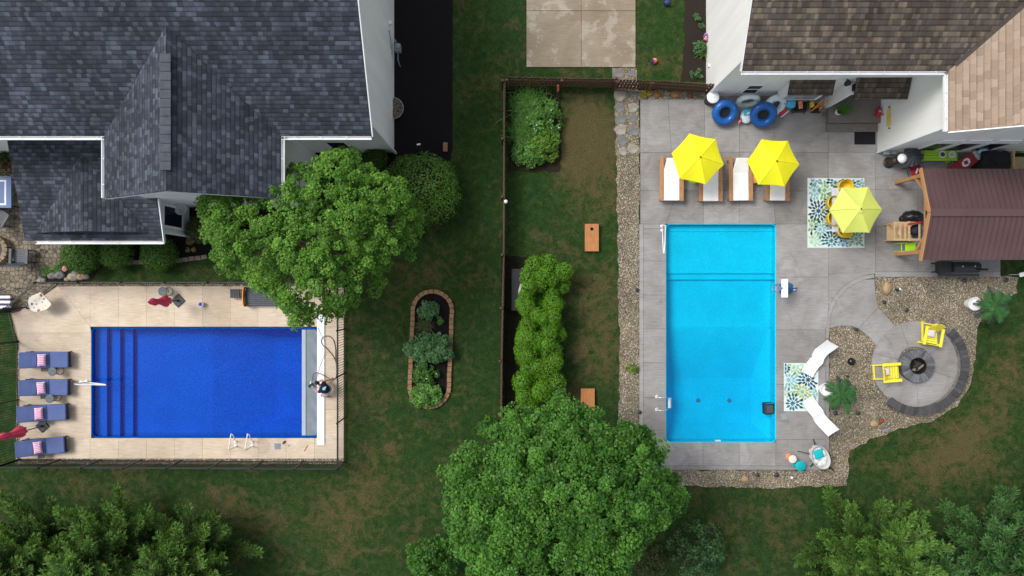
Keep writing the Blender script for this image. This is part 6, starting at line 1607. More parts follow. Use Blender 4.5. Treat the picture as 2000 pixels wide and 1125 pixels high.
for a, b in ((1587,857),(1556,880),(1581,911),(1627,919)):
    g_ = P(a, b); g_.z = DECK+.02; mb.tube([(c.x+(g_.x-c.x)*.35, c.y+(g_.y-c.y)*.35, .40), tuple(g_)], .022, 7)
obj('legs', mb, black, t)
mb = MB(); cushion(mb, .42, .40, .16); o = obj('pillow', mb, M('teal_fabric', (.0,.42,.47), .8, .08), smooth='all', base=(0,0,0)); o.location = P(1599,887,.68); o.rotation_euler = (0, 0, R(20)); tag(o, 'teal square pillow in the pale egg chair', 'pillow')
# ---- fire circle: pit, seat wall, adirondack chairs
def blockmat(name, c1, c2):
    m, n, l, b = _new(name); tc = n.new('ShaderNodeTexCoord').outputs['Object']
    at = N(n, 'ShaderNodeAttribute', attribute_name='tone').outputs['Fac']
    f = mathn(n, l, 'ADD', mathn(n, l, 'MULTIPLY', at, .55), mathn(n, l, 'MULTIPLY', mathn(n, l, 'SUBTRACT', noise(n, l, tc, 7, 6, .7), .28), 1.0))
    l.new(mixc(n, l, f, c1, c2), b.inputs['Base Color']); b.inputs['Roughness'].default_value = .85
    bump(n, l, noise(n, l, tc, 25, 4), .5, .012, b); return m
t = thing('fire_pit', 'round dark stone fire pit in the middle of the concrete circle', 'fire pit', P(1784,713)); p = P(1784,713)
mb = MB(); n = 30
for lvl, (r_, h0, h1) in enumerate(((.56,.03,.20),(.56,.205,.36))):
    for k in range(n):
        a = 2*math.pi*(k+.5*lvl)/n; mb.t = random.random(); g_ = math.pi/n*.93; mb.prism([(p.x+q*math.cos(a+w_), p.y+q*math.sin(a+w_)) for q, w_ in ((.37,-g_),(.73+.01*lvl,-g_),(.73+.01*lvl,g_),(.37,g_))], h0, h1-.006)
obj('ring', mb, blockmat('charcoal_block', (.026,.026,.030), (.20,.205,.215)), t, bevel=.012)
mb = MB(); mb.lathe([(.36,.06),(.365,.375),(.345,.375),(.34,.08),(.001,.08)], (p.x,p.y,0), 28, cap=False); obj('liner', mb, M('burnt_steel', (.012,.010,.009), .7, .4), t)
for k in range(9):
    a = random.uniform(0,6.28); r_ = random.uniform(0,.16); q = Vector((p.x+r_*math.cos(a), p.y+r_*math.sin(a), .16+.02*k)); d = Vector((math.cos(a*2.3), math.sin(a*2.3), random.uniform(-.2,.2)))*.18
    mb = MB(); mb.tube([q-d, q, q+d], [.045,.055,.04], 7); obj('log', mb, M('ash_log', (.20,.17,.14), .9, .7, 12) if k % 3 == 0 else M('char_log', (.03,.026,.024), .9, .6, 14), t)
t = thing('seat_wall', 'curved dark stone seat wall round the lower right of the concrete circle', 'wall', P(1865,711)); cx, cy = X(1785), Y(711)
mb = MB(); capb = MB(); a0, a1 = 47, -130; n = 40
for lvl in range(3):
    for k in range(n):
        aa = R(a0+(a1-a0)*(k+.5*(lvl % 2)+.25)/n)
        if R(a0) >= aa >= R(a1): mb.cbox((cx+2.05*math.cos(aa), cy+2.05*math.sin(aa), .065+.115*lvl), (.28, 2.05*R(177)/n-.008, .11), aa+random.uniform(-.01,.01))
for k in range(n-8):
    aa = R(a0+(a1-a0)*(k+.5)/(n-8)); capb.t = random.random(); g_ = R(177)/(n-8)/2*.97; capb.prism([(cx+q*math.cos(aa+w_), cy+q*math.sin(aa+w_)) for q, w_ in ((1.87,-g_),(2.23,-g_),(2.23,g_),(1.87,g_))], .35, .42)
obj('wall_blocks', mb, M('wall_block_grey', (.16,.155,.15), .9, .5, 5, .6, 18, fine=.1), t, bevel=.01); obj('cap', capb, blockmat('charcoal_cap', (.026,.026,.029), (.085,.085,.088)), t, bevel=.012)
def adirondack(label):
    t = thing('adirondack_chair', label, 'chair', (0,0,0), 'yellow adirondack chairs round the fire pit')
    mb = MB(); mb.m = Matrix.Translation(Vector((0,-.30,.40))) @ Matrix.Rotation(R(-14),4,'X')
    for k in range(5): mb.box(-.27,k*.105,0,.27,k*.105+.092,.02)
    obj('seat', mb, yellow_pl, t, bevel=.004)
    mb = MB(); mb.m = Matrix.Translation(Vector((0,.22,.26))) @ Matrix.Rotation(R(-26),4,'X')
    for k in range(5): mb.box(-.27+k*.11,0,0,-.27+k*.11+.10,.02,[.62,.72,.76,.72,.62][k])
    mb.box(-.30,.022,.30,.30,.045,.38); obj('backrest', mb, yellow_pl, t, bevel=.004)
    for s in (-1,1):
        mb = MB(); mb.box(s*.36-.065,-.40,.54,s*.36+.065,.42,.565); obj('armrest', mb, yellow_pl, t, bevel=.006)
        mb = MB(); mb.box(s*.31-.02,-.36,0,s*.31+.02,-.27,.54); mb.beam((s*.31,-.3,.32),(s*.31,.62,.04),.04,.10); obj('leg', mb, yellow_pl, t)
    mb = MB(); mb.box(-.29,-.36,.28,.29,-.335,.40); mb.box(-.38,.36,.50,.38,.39,.538); mb.box(-.30,.52,.0,.30,.57,.08); obj('crosspiece', mb, yellow_pl, t)
    return t
p = P(1735,726,.3); p.z = DECK; A0 = place(adirondack('yellow adirondack chair at the left of the fire pit'), p, R(94))
p = P(1815,657,.3); p.z = DECK; A1 = dup(A0, p, R(-10), 'yellow adirondack chair above the fire pit, in front of the seat wall end')
m_fl = M('floral_pillow', (.62,.56,.55), .85, .12, 14)
for (a, b, rz, lab, w_) in ((1733,726,.1,'small pale pillow on the left yellow adirondack chair',.20),(1818,651,-.15,'floral pale pillow on the upper yellow adirondack chair',.40)):
    mb = MB(); cushion(mb, w_, .34, .14); o = obj('pillow', mb, m_fl, smooth='all', base=(0,0,0)); o.location = P(a, b, .52); o.rotation_euler = (0, 0, rz); tag(o, lab, 'pillow')
# ---- path lights and stones in the gravel
def dome_lamp(label, px, py, r, m_=dark):
    p = P(px, py); mb = MB(); mb.lathe([(r*.35,.0),(r*.35,.10),(r,.12),(r*.95,.15),(r*.4,.19),(.004,.2)], (p.x,p.y,.01), 14); tag(obj('path_light', mb, m_, smooth=True), label, 'path light', 'low black path lights in the gravel')
for a, b, r, lab in ((1243,566,.09,'low black path light at the left deck edge, level with the pool ledge'),(1248,804,.09,'low black path light at the left deck edge near the pool ladder'),(1724,590,.085,'low black path light right of the curved walk'),(1669,643,.085,'low black path light tucked under the curved walk edge'),(1767,605,.09,'low dark path light in the gravel above the concrete circle'),(1880,548,.10,'low dark path light below the smoker grill'),(1961,547,.10,'low dark path light at the top right of the gravel'),(1629,806,.10,'dark path light right of the lower curved lounger head'),(1673,806,.09,'dark path light in the gravel right of the palm'),(1477,926,.09,'left of two dark path lights in the gravel below the pool'),(1514,926,.11,'right of two dark path lights in the gravel below the pool'),(1652,734,.07,'tiny dark path light above the palm in the gravel')):
    dome_lamp(lab, a, b, r)
mb = MB(); p = P(1662,706); mb.lathe([(.17,.0),(.16,.10),(.10,.16),(.005,.18)], (p.x,p.y,.01), 20); tag(obj('bowl', mb, M('gloss_black', (.01,.01,.012), .15), smooth=True), 'glossy black upturned bowl in the gravel left of the concrete circle', 'bowl')
t = thing('spotlight', 'small black spotlight with white face on the gravel', 'spotlight', P(1751,566)); p = P(1751,566)
mb = MB(); mb.tube([(p.x-.10,p.y+.02,.08),(p.x+.04,p.y-.02,.12)], [.05,.07], 12); obj('body', mb, black, t); mb = MB(); mb.cbox((p.x+.06,p.y+.03,.17), (.08,.08,.02)); obj('face', mb, white, t)
for k, (a, b, r, m_, lab) in enumerate(((1731,563,11,stone_tan,'tall tan stone in the gravel beside the curved walk'),(1706,827,8,stone_tan,'rounded tan stone at the lower gravel edge by the red flowers'),(1454,935,7,stone_tan,'flat pinkish stone in the gravel below the pool'),(1283,185,7,M('rust_stone', (.30,.13,.05), .9, .3),'rust brown stone beside the golden spirea'),(1318,185,8,M('rust_stone_two', (.32,.16,.07), .9, .3),'larger rust brown stone in the gravel below the fence'),(1348,186,6,M('dark_rust_stone', (.16,.07,.035), .9, .3),'dark rust stone nearest the white trash can'))):
    p = P(a, b); mb = MB(); mb.ball((p.x,p.y,.05), r/S, 12, .8 if k == 0 else 1.1, 1.2 if k == 0 else .95, .6, .08); tag(obj('stone', mb, m_, smooth='all'), lab, 'rock')
bushy('garden_flower', 'small dark red flowers beside the rounded tan stone', P(1717,821)[:2], .14, .12, .18, 60, .05, LF_G, flowers=(16, M('dark_red_petal', (.35,.03,.05), .7), .04))
mb = MB(); p = P(1728,839); mb.cbox((p.x,p.y,.12), (.36,.14,.02), R(18), R(35)); mb.tube([(p.x-.05,p.y,0),(p.x-.05,p.y,.12)], .012, 5); mb.tube([(p.x+.05,p.y,0),(p.x+.05,p.y,.12)], .012, 5); tag(obj('garden_plaque', mb, M('weathered_plaque', (.36,.37,.42), .5, .35, 14)), 'small slanted grey plaque at the lawn edge below the gravel', 'plaque')
mb = MB(); p = P(1545,932); mb.ball((p.x,p.y,.08), .06, 10); mb.ball((p.x,p.y+.03,.16), .04, 10); tag(obj('garden_figurine', mb, plastic_white, smooth='all'), 'tiny white figurine in the gravel below the side tables', 'ornament')
mb = MB(); p = P(1997,536,.8); mb.cbox((p.x,p.y,.8), (.26,.18,.04), R(12)); mb.tube([(p.x,p.y,0),(p.x,p.y,.8)], .015, 6); tag(obj('bird_feeder', mb, white, bevel=.01), 'white tray on a thin stake at the right edge above the palm', 'bird feeder')

# ================================================================ ALONG THE RIGHT HOUSE
t = thing('trash_can', 'black bin with a round white lid at the corner of the cream house', 'bin', P(1382,200)); p = P(1383,199)
mb = MB(); mb.lathe([(.20,DECK),(.24,.72)], (p.x,p.y,0), 20); obj('can', mb, dark, t, smooth=True); mb = MB(); mb.lathe([(.265,.72),(.27,.76),(.24,.79),(.05,.81),(.04,.84),(.005,.845)], (p.x,p.y,0), 26); obj('lid', mb, plastic_white, t, smooth=True)
def tube_float(name, label, px, py, z, R0, r, rot, mats, cat='pool float', squash=1, bottom=None):
    p = P(px, py, z); t = thing(name, label, cat, (p.x, p.y, DECK), 'pool floats leaning on the house wall')
    mb = MB(); mb.torus(p, R0, r, 40, 14, rot, squash); obj('ring', mb, mats, t, smooth='all')
    if bottom:
        mb = MB(); mb.m = Matrix.Translation(p) @ rot; mb.lathe([(.001,0),(R0-r*.6,0)], (0,0,-.03), 24, cap=False); obj('mesh_bottom', mb, bottom, t)
        mb = MB(); mb.torus(p + rot @ Vector((0,0,.03)), R0-r*.72, .018, 32, 6, rot); obj('seam', mb, M('pale_seam', (.30,.42,.62), .4), t)
    mb = MB(); mb.m = Matrix.Translation(p) @ rot
    for s in (.6,2.5): mb.tube([(R0*math.cos(s-.2),R0*math.sin(s-.2),r*.96),(R0*math.cos(s),R0*math.sin(s),r*1.22),(R0*math.cos(s+.2),R0*math.sin(s+.2),r*.96)], .012, 6)
    obj('handle', mb, M('handle_grey_blue', (.10,.22,.46), .5), t)
RX = lambda d: Matrix.Rotation(R(d),4,'X')
dbot = M('dark_mesh', (.012,.016,.02), .7, .2)
tube_float('swim_ring', 'left large royal blue inflatable tube leaning on the house wall', 1416, 220, .55, .40, .175, RX(28), blue_vinyl, bottom=dbot)
tube_float('swim_ring', 'right large royal blue inflatable tube leaning on the other floats', 1491, 224, .60, .40, .18, Matrix.Rotation(R(-12),4,'Y') @ RX(34), blue_vinyl, bottom=dbot)
wv = M('white_vinyl', (.66,.76,.78), .3, .06)
tube_float('swim_ring', 'white inflatable ring standing upright behind the left blue tube', 1461, 197, .45, .40, .12, RX(78), wv)
tube_float('swim_ring', 'large white inflatable ring behind the right blue tube', 1513, 206, .55, .38, .15, Matrix.Rotation(R(18),4,'Y') @ RX(45), wv)
t = thing('pool_float', 'white float with a blue picture panel and pink tip between the blue tubes', 'pool float', P(1456,228)); p = P(1457,228,.25)
mb = MB(); mb.ball((p.x,p.y,.26), .28, 18, .95, 1.1, .45); obj('body', mb, wv, t, smooth='all')
mb = MB(); mb.cbox((p.x,p.y+.16,.41), (.34,.26,.03), .1, R(-10)); obj('panel', mb, sky_vinyl, t, bevel=.01); mb = MB(); mb.cbox((p.x+.04,p.y+.11,.44), (.14,.07,.02), .5); obj('picture', mb, white, t, bevel=.008)
mb = MB(); mb.tube([(p.x-.18,p.y-.1,.25),(p.x-.3,p.y-.22,.32),(p.x-.36,p.y-.34,.30)], [.07,.06,.02], 10); obj('tip', mb, M('pink_orange_vinyl', (.80,.15,.22), .35, .3, 8), t, smooth='all')
t = thing('pool_float', 'red and white slice shaped float beside the large white ring', 'pool float', P(1531,216)); p = P(1531,217,.35)
mb = MB(); mb.m = Matrix.Translation(p) @ Matrix.Rotation(R(40),4,'Z') @ RX(30); mb.box(-.24,-.10,-.05,.24,.10,.05); obj('slice', mb, M('red_vinyl', (.55,.02,.05), .35, .2), t, bevel=.045)
mb = MB(); mb.m = Matrix.Translation(p) @ Matrix.Rotation(R(40),4,'Z') @ RX(30); mb.box(-.25,-.17,-.05,.25,-.105,.05); obj('rind', mb, white, t, bevel=.03)
t = thing('pool_float', 'bright blue and green folded float standing behind the right blue tube', 'pool float', P(1541,203)); p = P(1541,204,.4)
mb = MB(); mb.cbox((p.x,p.y,.42), (.42,.34,.6), 0, R(14)); obj('body', mb, sky_vinyl, t, bevel=.1); mb = MB(); mb.cbox((p.x+.03,p.y-.2,.3), (.2,.1,.3), .3); obj('fin', mb, M('green_vinyl', (.03,.28,.14), .4), t, bevel=.04)
t = thing('folding_chairs', 'stack of black folding chairs leaning on the cream house wall', 'folding chairs', P(1562,210)); p = P(1563,209,.4)
mb = MB()
for k in range(5):
    y_ = p.y-.18+.085*k; 
    mb.tube([(p.x-.26,y_-.05,DECK),(p.x-.25,y_+.04,.75),(p.x+.25,y_+.04,.75+.03*(k%2)),(p.x+.26,y_-.05,DECK)], .017, 6); mb.beam((p.x-.22,y_,.35),(p.x+.22,y_,.42),.05,.3)
obj('frames', mb, black, t); mb = MB(); mb.cbox((p.x-.14,p.y,.74), (.18,.34,.08), .1); obj('towel', mb, M('orange_print_cloth', (.72,.22,.08), .8, .5, 16), t, bevel=.02)
t = thing('hand_truck', 'orange hand truck with a yellow bag by the wooden stoop', 'hand truck', P(1597,206)); p = P(1597,207,.3)
mb = MB(); mb.tube([(p.x-.18,p.y-.16,.1),(p.x-.05,p.y+.1,.9),(p.x+.17,p.y+.1,.9),(p.x+.14,p.y-.16,.1)], .02, 6); mb.tube([(p.x-.14,p.y-.08,.3),(p.x+.15,p.y-.08,.35)], .02, 6); mb.tube([(p.x-.25,p.y-.2,.2),(p.x+.2,p.y+.12,.55)], .02, 6); obj('frame', mb, orange, t)
mb = MB(); mb.cbox((p.x,p.y-.16,.1), (.4,.22,.03)); mb.ball((p.x-.02,p.y,.25), .16, 10, 1,.8,.9); obj('load', mb, black, t)
mb = MB(); mb.cbox((p.x-.30,p.y+.06,.28), (.20,.26,.3), .3); obj('bag', mb, M('yellow_bag', (.75,.58,.04), .6, .25, 10), t, bevel=.05)
mb = MB(); p = P(1607,200,.6); mb.cbox((p.x+.02,8.5,.75), (.42,.05,.34), .0, R(-25)); tag(obj('framed_panel', mb, M('dark_framed_panel', (.12,.12,.15), .4, .5, 9), bevel=.01), 'dark framed panel leaning on the wall behind the hand truck', 'panel')
t = thing('bucket', 'grey metal bucket with pale water left of the wooden stoop', 'bucket', P(1609,224)); p = P(1609,224)
mb = MB(); mb.lathe([(.11,DECK),(.145,DECK+.27),(.135,DECK+.27),(.115,DECK+.12)], (p.x,p.y,0), 18, cap=False); obj('pail', mb, M('zinc', (.28,.30,.30), .4, .2, metal=.6), t, smooth=True); mb = MB(); mb.lathe([(.001,DECK+.2),(.128,DECK+.2)], (p.x,p.y,0), 16, cap=False); obj('water', mb, M('murky_water', (.12,.16,.15), .1), t)
t = thing('potted_plant', 'leafy plant in a round white pot on the wooden stoop', 'potted plant', P(1636,221,.36)); p = P(1637,219,.5)
mb = MB(); mb.lathe([(.09,.365),(.14,.5),(.145,.62),(.12,.62),(.11,.55)], (p.x,p.y,0), 20); obj('pot', mb, plastic_white, t, smooth=True)
n = 110; a = rng.uniform(0,2*np.pi,n); b0 = np.column_stack([np.full(n,p.x)+rng.normal(size=n)*.04, np.full(n,p.y)+rng.normal(size=n)*.04, np.full(n,.58)]); dd = np.column_stack([np.cos(a)*rng.uniform(.2,1,n)+.45, np.sin(a)*rng.uniform(.2,.8,n)+.25, np.zeros(n)])
Q = strips(b0, dd, rng.uniform(.25,.6,n), .05, .5, 3, .8); quads_obj('leaves', Q, np.tile(rng.normal(.45,.2,n),3), LF_S, t)
t = thing('watering_can', 'red watering can on the right end of the wooden stoop', 'watering can', P(1716,219,.36)); p = P(1716,220,.5)
mb = MB(); mb.lathe([(.10,.365),(.11,.55),(.06,.58)], (p.x,p.y-.06,0), 16); mb.ball((p.x,p.y+.12,.5), .11, 12, .9,1,1.1); obj('body', mb, red, t, smooth=True); mb = MB(); mb.tube([(p.x+.05,p.y-.1,.5),(p.x+.16,p.y-.12,.62)], .02, 6); obj('spout', mb, red, t); mb = MB(); mb.ball((p.x+.02,p.y+.03,.58), .035, 8); obj('cap', mb, white, t)
mb = MB(); mb.box(X(1667),Y(283),DECK+.002,X(1708),Y(256),DECK+.02); tag(obj('door_mat', mb, M('black_mat', (.012,.012,.015), .95, .3, 8, .6, 60), bevel=.006), 'black rectangular mat on the deck below the wooden stoop', 'mat')
t = thing('rope_ladder', 'small yellow hanging rack on the bare wall right of the stoop', 'rack', (16.33, 7.3, 1.0)); mb = MB(); xx = 16.355
for k in range(9): mb.cbox((xx-.02, 7.05+.085*k, 1.03), (.03,.05,.32), 0, 0, 0)
mb.box(xx-.012,6.95,1.02,xx-.002,7.80,1.08); obj('pegs', mb, M('pale_yellow', (.78,.62,.12), .5, .1), t); mb = MB()
for y_ in (6.92,7.84): mb.cbox((xx-.02,y_,1.06), (.04,.05,.07))
obj('bracket', mb, black, t); t.name = 'peg_rack'
mb = MB(); mb.cbox((16.35,7.85,.45), (.03,.10,.16)); tag(obj('outlet_box', mb, white, bevel=.01), 'white outlet cover low on the wall beside the watering can', 'outlet')
t = thing('utility_meters', 'pair of small pale grey utility boxes low on the corner wall', 'meter box', (16.7, 6.0, .3))
for k, x_ in enumerate((16.62,16.95)): mb = MB(); mb.cbox((x_,6.0,.38), (.26,.15,.14)); mb.lathe([(.05,.0),(.045,.06)], (x_,5.95,.45), 10); obj('box', mb, M('pale_grey_box', (.42,.46,.48), .5, .15), t, bevel=.02)
# ---- patio heater, closed black umbrella, lime bench, red gear
t = thing('patio_heater', 'bronze patio heater with a round white top at the house corner', 'patio heater', P(1733,318)); b = P(1733,319); b.z = DECK; tp = P(1756,313,1.1)
mb = MB(); mb.lathe([(.24,0),(.25,.03),(.20,.06),(.17,.10)], b, 24); mb.lathe([(.17,.10),(.17,.62),(.12,.68),(.06,.70)], b, 22); mb.tube([b+Vector((0,0,.65)), b+Vector((0.01,0,1.12))], .05, 10); obj('body', mb, M('bronze', (.055,.042,.036), .45, .2, metal=.4), t, smooth=True)
mb = MB(); mb.lathe([(.205,1.15),(.20,1.18),(.10,1.26),(.01,1.29)], (b.x,b.y,0), 26); mb.lathe([(.06,1.08),(.16,1.15)], (b.x,b.y,0), 16, cap=False); obj('reflector', mb, plastic_white, t, smooth=True)
t = thing('closed_umbrella', 'round slate grey shade umbrella at the end of the lime bench', 'umbrella', P(1775,310)); b = P(1772,309); b.z = DECK; c = P(1784,305,1.0)
mb = MB(); mb.ball((0,0,0), .01, 5) if False else None; n = 48; top = mb.add((c.x-.0,c.y+.0,1.12)); ring = []
for k in range(n):
    a = 2*math.pi*k/n; rr = .44*(1+.05*math.cos(a*8)); ring.append(mb.add((c.x+rr*math.cos(a), c.y+rr*math.sin(a), .92+.035*math.cos(a*12))))
for k in range(n): mb.face((top, ring[k], ring[(k+1)%n]))
obj('canopy', mb, M('slate_shade_cloth', (.055,.06,.075), .8, .2), t); mb = MB(); mb.tube([b, (c.x,c.y,1.14)], .02, 7); obj('pole', mb, black, t); mb = MB(); mb.lathe([(.20,0),(.2,.04),(.04,.1)], b, 16); obj('base', mb, dark, t)
t = thing('bench_table', 'lime green slatted table against the cream house wall', 'table', P(1836,303)); z = .75; x0, x1, y0, y1 = X(1805,z), X(1870,z), Y(314,z), Y(293.5,z)
mb = MB()
for k in range(4): mb.box(x0,y0+(y1-y0)*k/4+.006,z-.04,x1,y0+(y1-y0)*(k+1)/4-.006,z)
obj('tabletop', mb, lime_pl, t, bevel=.006)
for a in (x0+.08,x1-.08):
    for b in (y0+.06,y1-.06): mb = MB(); mb.cbox((a,b,.38), (.07,.06,.66)); obj('leg', mb, lime_pl, t)
for a, lab, m_ in ((1840,'white plate with a dark dish on the lime table, left of two',M('dark_dish', (.06,.07,.08), .4, .3)),(1859,'white plate with a pale dish on the lime table, right of two',M('pale_dish', (.50,.52,.50), .4, .2))):
    p = P(a,302,z); t = thing('plate', lab, 'plate', (p.x,p.y,z), 'plates on the lime table'); mb = MB(); mb.lathe([(.06,z+.001),(.15,z+.018),(.152,z+.026),(.10,z+.012),(.01,z+.01)], (p.x,p.y,0), 24); obj('plate', mb, plastic_white, t, smooth=True)
    mb = MB(); mb.lathe([(.05,z+.012),(.10,z+.05),(.09,z+.05),(.01,z+.03)], (p.x,p.y,0), 20); obj('bowl', mb, m_, t, smooth=True)
t = thing('cornhole_board', 'dark red board with a white letter O emblem leaning under the cream wall', 'cornhole board', P(1888,318)); p = P(1886,318,.6)
mtx = Matrix.Translation(p) @ Matrix.Rotation(R(38),4,'Z') @ Matrix.Rotation(R(-14),4,'Y'); mred = M('scarlet_board', (.26,.012,.022), .5, .15)
mb = MB(); mb.m = mtx; mb.box(-.68,-.27,-.04,.42,.27,.0); obj('deck', mb, mred, t, bevel=.01)
mb = MB(); mb.m = mtx
def octa(r1, r2, w_=1, h_=1.25):
    o1 = [(r1*w_*math.cos(R(22.5+45*k)), r1*h_*math.sin(R(22.5+45*k))) for k in range(8)]; o2 = [(r2*w_*math.cos(R(22.5+45*k)), r2*h_*math.sin(R(22.5+45*k))) for k in range(8)]; return o1, o2
mb.m = mtx @ Matrix.Translation(Vector((.02,0,0))) @ Matrix.Rotation(R(-62),4,'Z')
o1, o2 = octa(.165, .082); mb.prism(o1, .001, .006, [o2]); obj('emblem', mb, white, t)
txt = bpy.data.curves.new('lettering', 'FONT'); txt.body = 'Ohio State'; txt.size = .085; txt.align_x = 'CENTER'; txt.align_y = 'CENTER'; txt.extrude = .001; txt.shear = .3
tob = bpy.data.objects.new('lettering', txt); C.objects.link(tob); bpy.context.view_layer.update(); me = bpy.data.meshes.new_from_object(tob); C.objects.unlink(tob); bpy.data.objects.remove(tob)
lo = bpy.data.objects.new('lettering', me); C.objects.link(lo); me.materials.clear(); me.materials.append(M('black_print', (.02,.02,.02), .5)); lo.parent = t; lo.matrix_local = Matrix.Translation(-Vector(t.location)) @ mb.m @ Matrix.Translation(Vector((0,0,.008)))
mb = MB(); mb.m = mtx; mb.box(.44,-.22,-.03,.58,.22,.03); mb.box(.47,-.15,.031,.55,.12,.05); obj('end_bar', mb, M('grey_white_bar', (.45,.48,.52), .5, .5, 14), t, bevel=.01)
mb = MB(); mb.m = mtx; mb.box(.60,-.16,-.02,1.0,.12,.02); mb.m = mtx; obj('scoreboard', mb, M('pale_blue_panel', (.36,.55,.66), .4, .3, 9), t, bevel=.008)
mb = MB(); mb.tube([P(1851,326,.6),P(1860,312,.6),P(1868,318,.3),P(1872,326,.1)], .018, 6); mb.tube([P(1868,316,.05),P(1900,306,.5)], .018, 6); obj('stand', mb, black, t)
t = thing('folding_chair', 'red folding chair with black frame partly under the brown pavilion roof', 'chair', P(1786,336)); p = P(1789,334,.45)
mb = MB(); mb.m = Matrix.Translation(p) @ Matrix.Rotation(R(18),4,'Z'); mb.box(-.24,-.24,-.02,.26,.24,.02); obj('seat', mb, M('crimson_cloth', (.30,.015,.03), .8, .15), t, bevel=.015)
mb = MB(); mb.m = Matrix.Translation(p) @ Matrix.Rotation(R(18),4,'Z')
for s in (-1,1): mb.tube([(-.55,s*.22,.28),(-.28,s*.28,.26),(.28,s*.28,.24)], .016, 6); mb.tube([(-.55,s*.22,.28),(.2,s*.26,-.40)], .016, 6); mb.tube([(.28,s*.28,.24),(-.35,s*.26,-.40)], .016, 6)
mb.tube([(-.55,-.22,.28),(-.55,.22,.28)], .016, 6); obj('frame', mb, black, t)
mb = MB(); mb.m = Matrix.Translation(p) @ Matrix.Rotation(R(18),4,'Z'); mb.beam((-.05,-.1,.03),(.1,.1,.03),.06,.01); obj('emblem', mb, white, t)
t = thing('covered_grill', 'grill under a black fabric cover against the cream wall', 'covered grill', P(1935,318)); p = P(1937,315,.6)
mb = MB(); mb.box(p.x-.62,p.y-.45,DECK,p.x+.62,p.y+.40,.95); 
o_ = obj('cover', mb, black_cloth, t, bevel=.12); s_ = o_.modifiers.new('sub','SUBSURF'); s_.levels = s_.render_levels = 3; s_.subdivision_type = 'SIMPLE'; tx = bpy.data.textures.new('folds','CLOUDS'); tx.noise_scale = .22; d_ = o_.modifiers.new('folds','DISPLACE'); d_.texture = tx; d_.strength = .14
mb = MB(); mb.box(p.x-.25,p.y-.12,.97,p.x+.25,p.y+.15,1.0); obj('lid_patch', mb, black_cloth, t, bevel=.05)
t = thing('wooden_screen', 'narrow pale wood upright panel right of the covered grill', 'screen', P(1968,320)); mb = MB(); p = P(1968,318,.6); mb.box(p.x-.04,p.y-.45,DECK,p.x+.02,p.y+.42,1.0); obj('panel', mb, pine_w, t); mb = MB(); mb.cbox((p.x-.01,p.y-.4,.5), (.09,.07,1.02)); mb.cbox((p.x-.01,p.y+.4,.5), (.09,.07,1.02)); obj('post', mb, pine_w, t)
t = thing('planter_box', 'tan wooden planter at the right edge beside the narrow panel', 'planter', P(1985,315)); mb = MB(); p = P(1990,316,.4); mb.box(p.x-.32,p.y-.4,DECK,p.x+.5,p.y+.22,.42); obj('box', mb, M('tan_box', (.40,.31,.17), .7, .2), t, bevel=.01)
bushy('garden_plant', 'dark green plant behind the tan planter at the right edge', P(1992,296)[:2], .45, .2, .7, 320, .09, LF_S, tone=(.3,.15))
# ---- pavilion with brown metal roof
t = thing('pavilion', 'open cedar pavilion with a ribbed brown metal roof at the right edge', 'pavilion', (20, 3, 0)); ez, rz2 = 2.42, 3.0; x0 = 16.92; x1 = 24.2; ys, ym, yn = 1.16, 3.05, 4.92
mm, n, l, b = _new('brown_metal_roof'); tc = n.new('ShaderNodeTexCoord').outputs['Object']
cc = mixc(n, l, ramp(n, l, noise(n, l, tc, .8, 4), [(.3,0.0),(.7,1.0)]), (.085,.045,.045), (.105,.060,.062)); l.new(cc, b.inputs['Base Color']); b.inputs['Roughness'].default_value = .28; b.inputs['Specular IOR Level'].default_value = .7
for sgn, ye, nm in ((1,yn,'roof'),(-1,ys,'roof')):
    mb = MB(); roof_face(mb, [(x0,ye,ez),(x1,ye,ez),(x1,ym,rz2),(x0,ym,rz2)], (1,0,0), .03)
    k = x0+.14
    while k < x1: mb.beam((k,ye,ez+.014),(k,ym+sgn*.06,rz2+.012),.028,.03); k += .228
    obj('roof', mb, mm, t)
mb = MB(); mb.beam((x0,ym-.07,rz2+.03),(x1,ym-.07,rz2+.03),.16,.02); mb.beam((x0,ym+.07,rz2+.034),(x1,ym+.07,rz2+.034),.16,.02); obj('ridge_cap', mb, mm, t)
for (a, b_) in (((x0+.02,yn+.02,ez-.09),(x0+.02,ym,rz2-.09)),((x0+.02,ys-.02,ez-.09),(x0+.02,ym,rz2-.09))): mb = MB(); mb.beam((a[0]-.045,a[1],a[2]+.03),(b_[0]-.045,b_[1],b_[2]+.03),.05,.17); obj('fascia_board', mb, cedar_x, t)
px0 = 17.20
for y_ in (4.72,1.52):
    mb = MB(); mb.cbox((px0,y_,1.2), (.16,.16,2.3)); obj('post', mb, cedar, t, bevel=.01)
    mb = MB(); s = -1 if y_ > 3 else 1; mb.beam((px0,y_+s*.05,1.55),(px0,y_+s*.65,2.18),.09,.10); obj('brace', mb, cedar_x, t)
    mb = MB(); mb.cbox((22.5,y_,1.2), (.16,.16,2.3)); obj('post', mb, cedar, t)
    mb = MB(); mb.beam((px0-.1,y_,2.3),(x1-.1,y_,2.3),.12,.16); obj('beam', mb, cedar_x, t)
mb = MB(); mb.beam((px0,ys+.3,2.28),(px0,yn-.3,2.28),.12,.18); obj('beam', mb, cedar_x, t)
mb = MB(); mb.beam((px0,ym,2.3),(px0,ym,2.85),.12,.12); mb.beam((px0,ym-.7,2.37),(px0,ym-.06,2.78),.09,.1); mb.beam((px0,ym+.7,2.37),(px0,ym+.06,2.78),.09,.1); obj('king_post', mb, cedar_x, t)
mb = MB(); mb.cbox((px0-.09,ym,2.42), (.02,.34,.10)); mb.cbox((px0-.09,ym,2.6), (.02,.10,.34)); obj('bracket', mb, black, t)
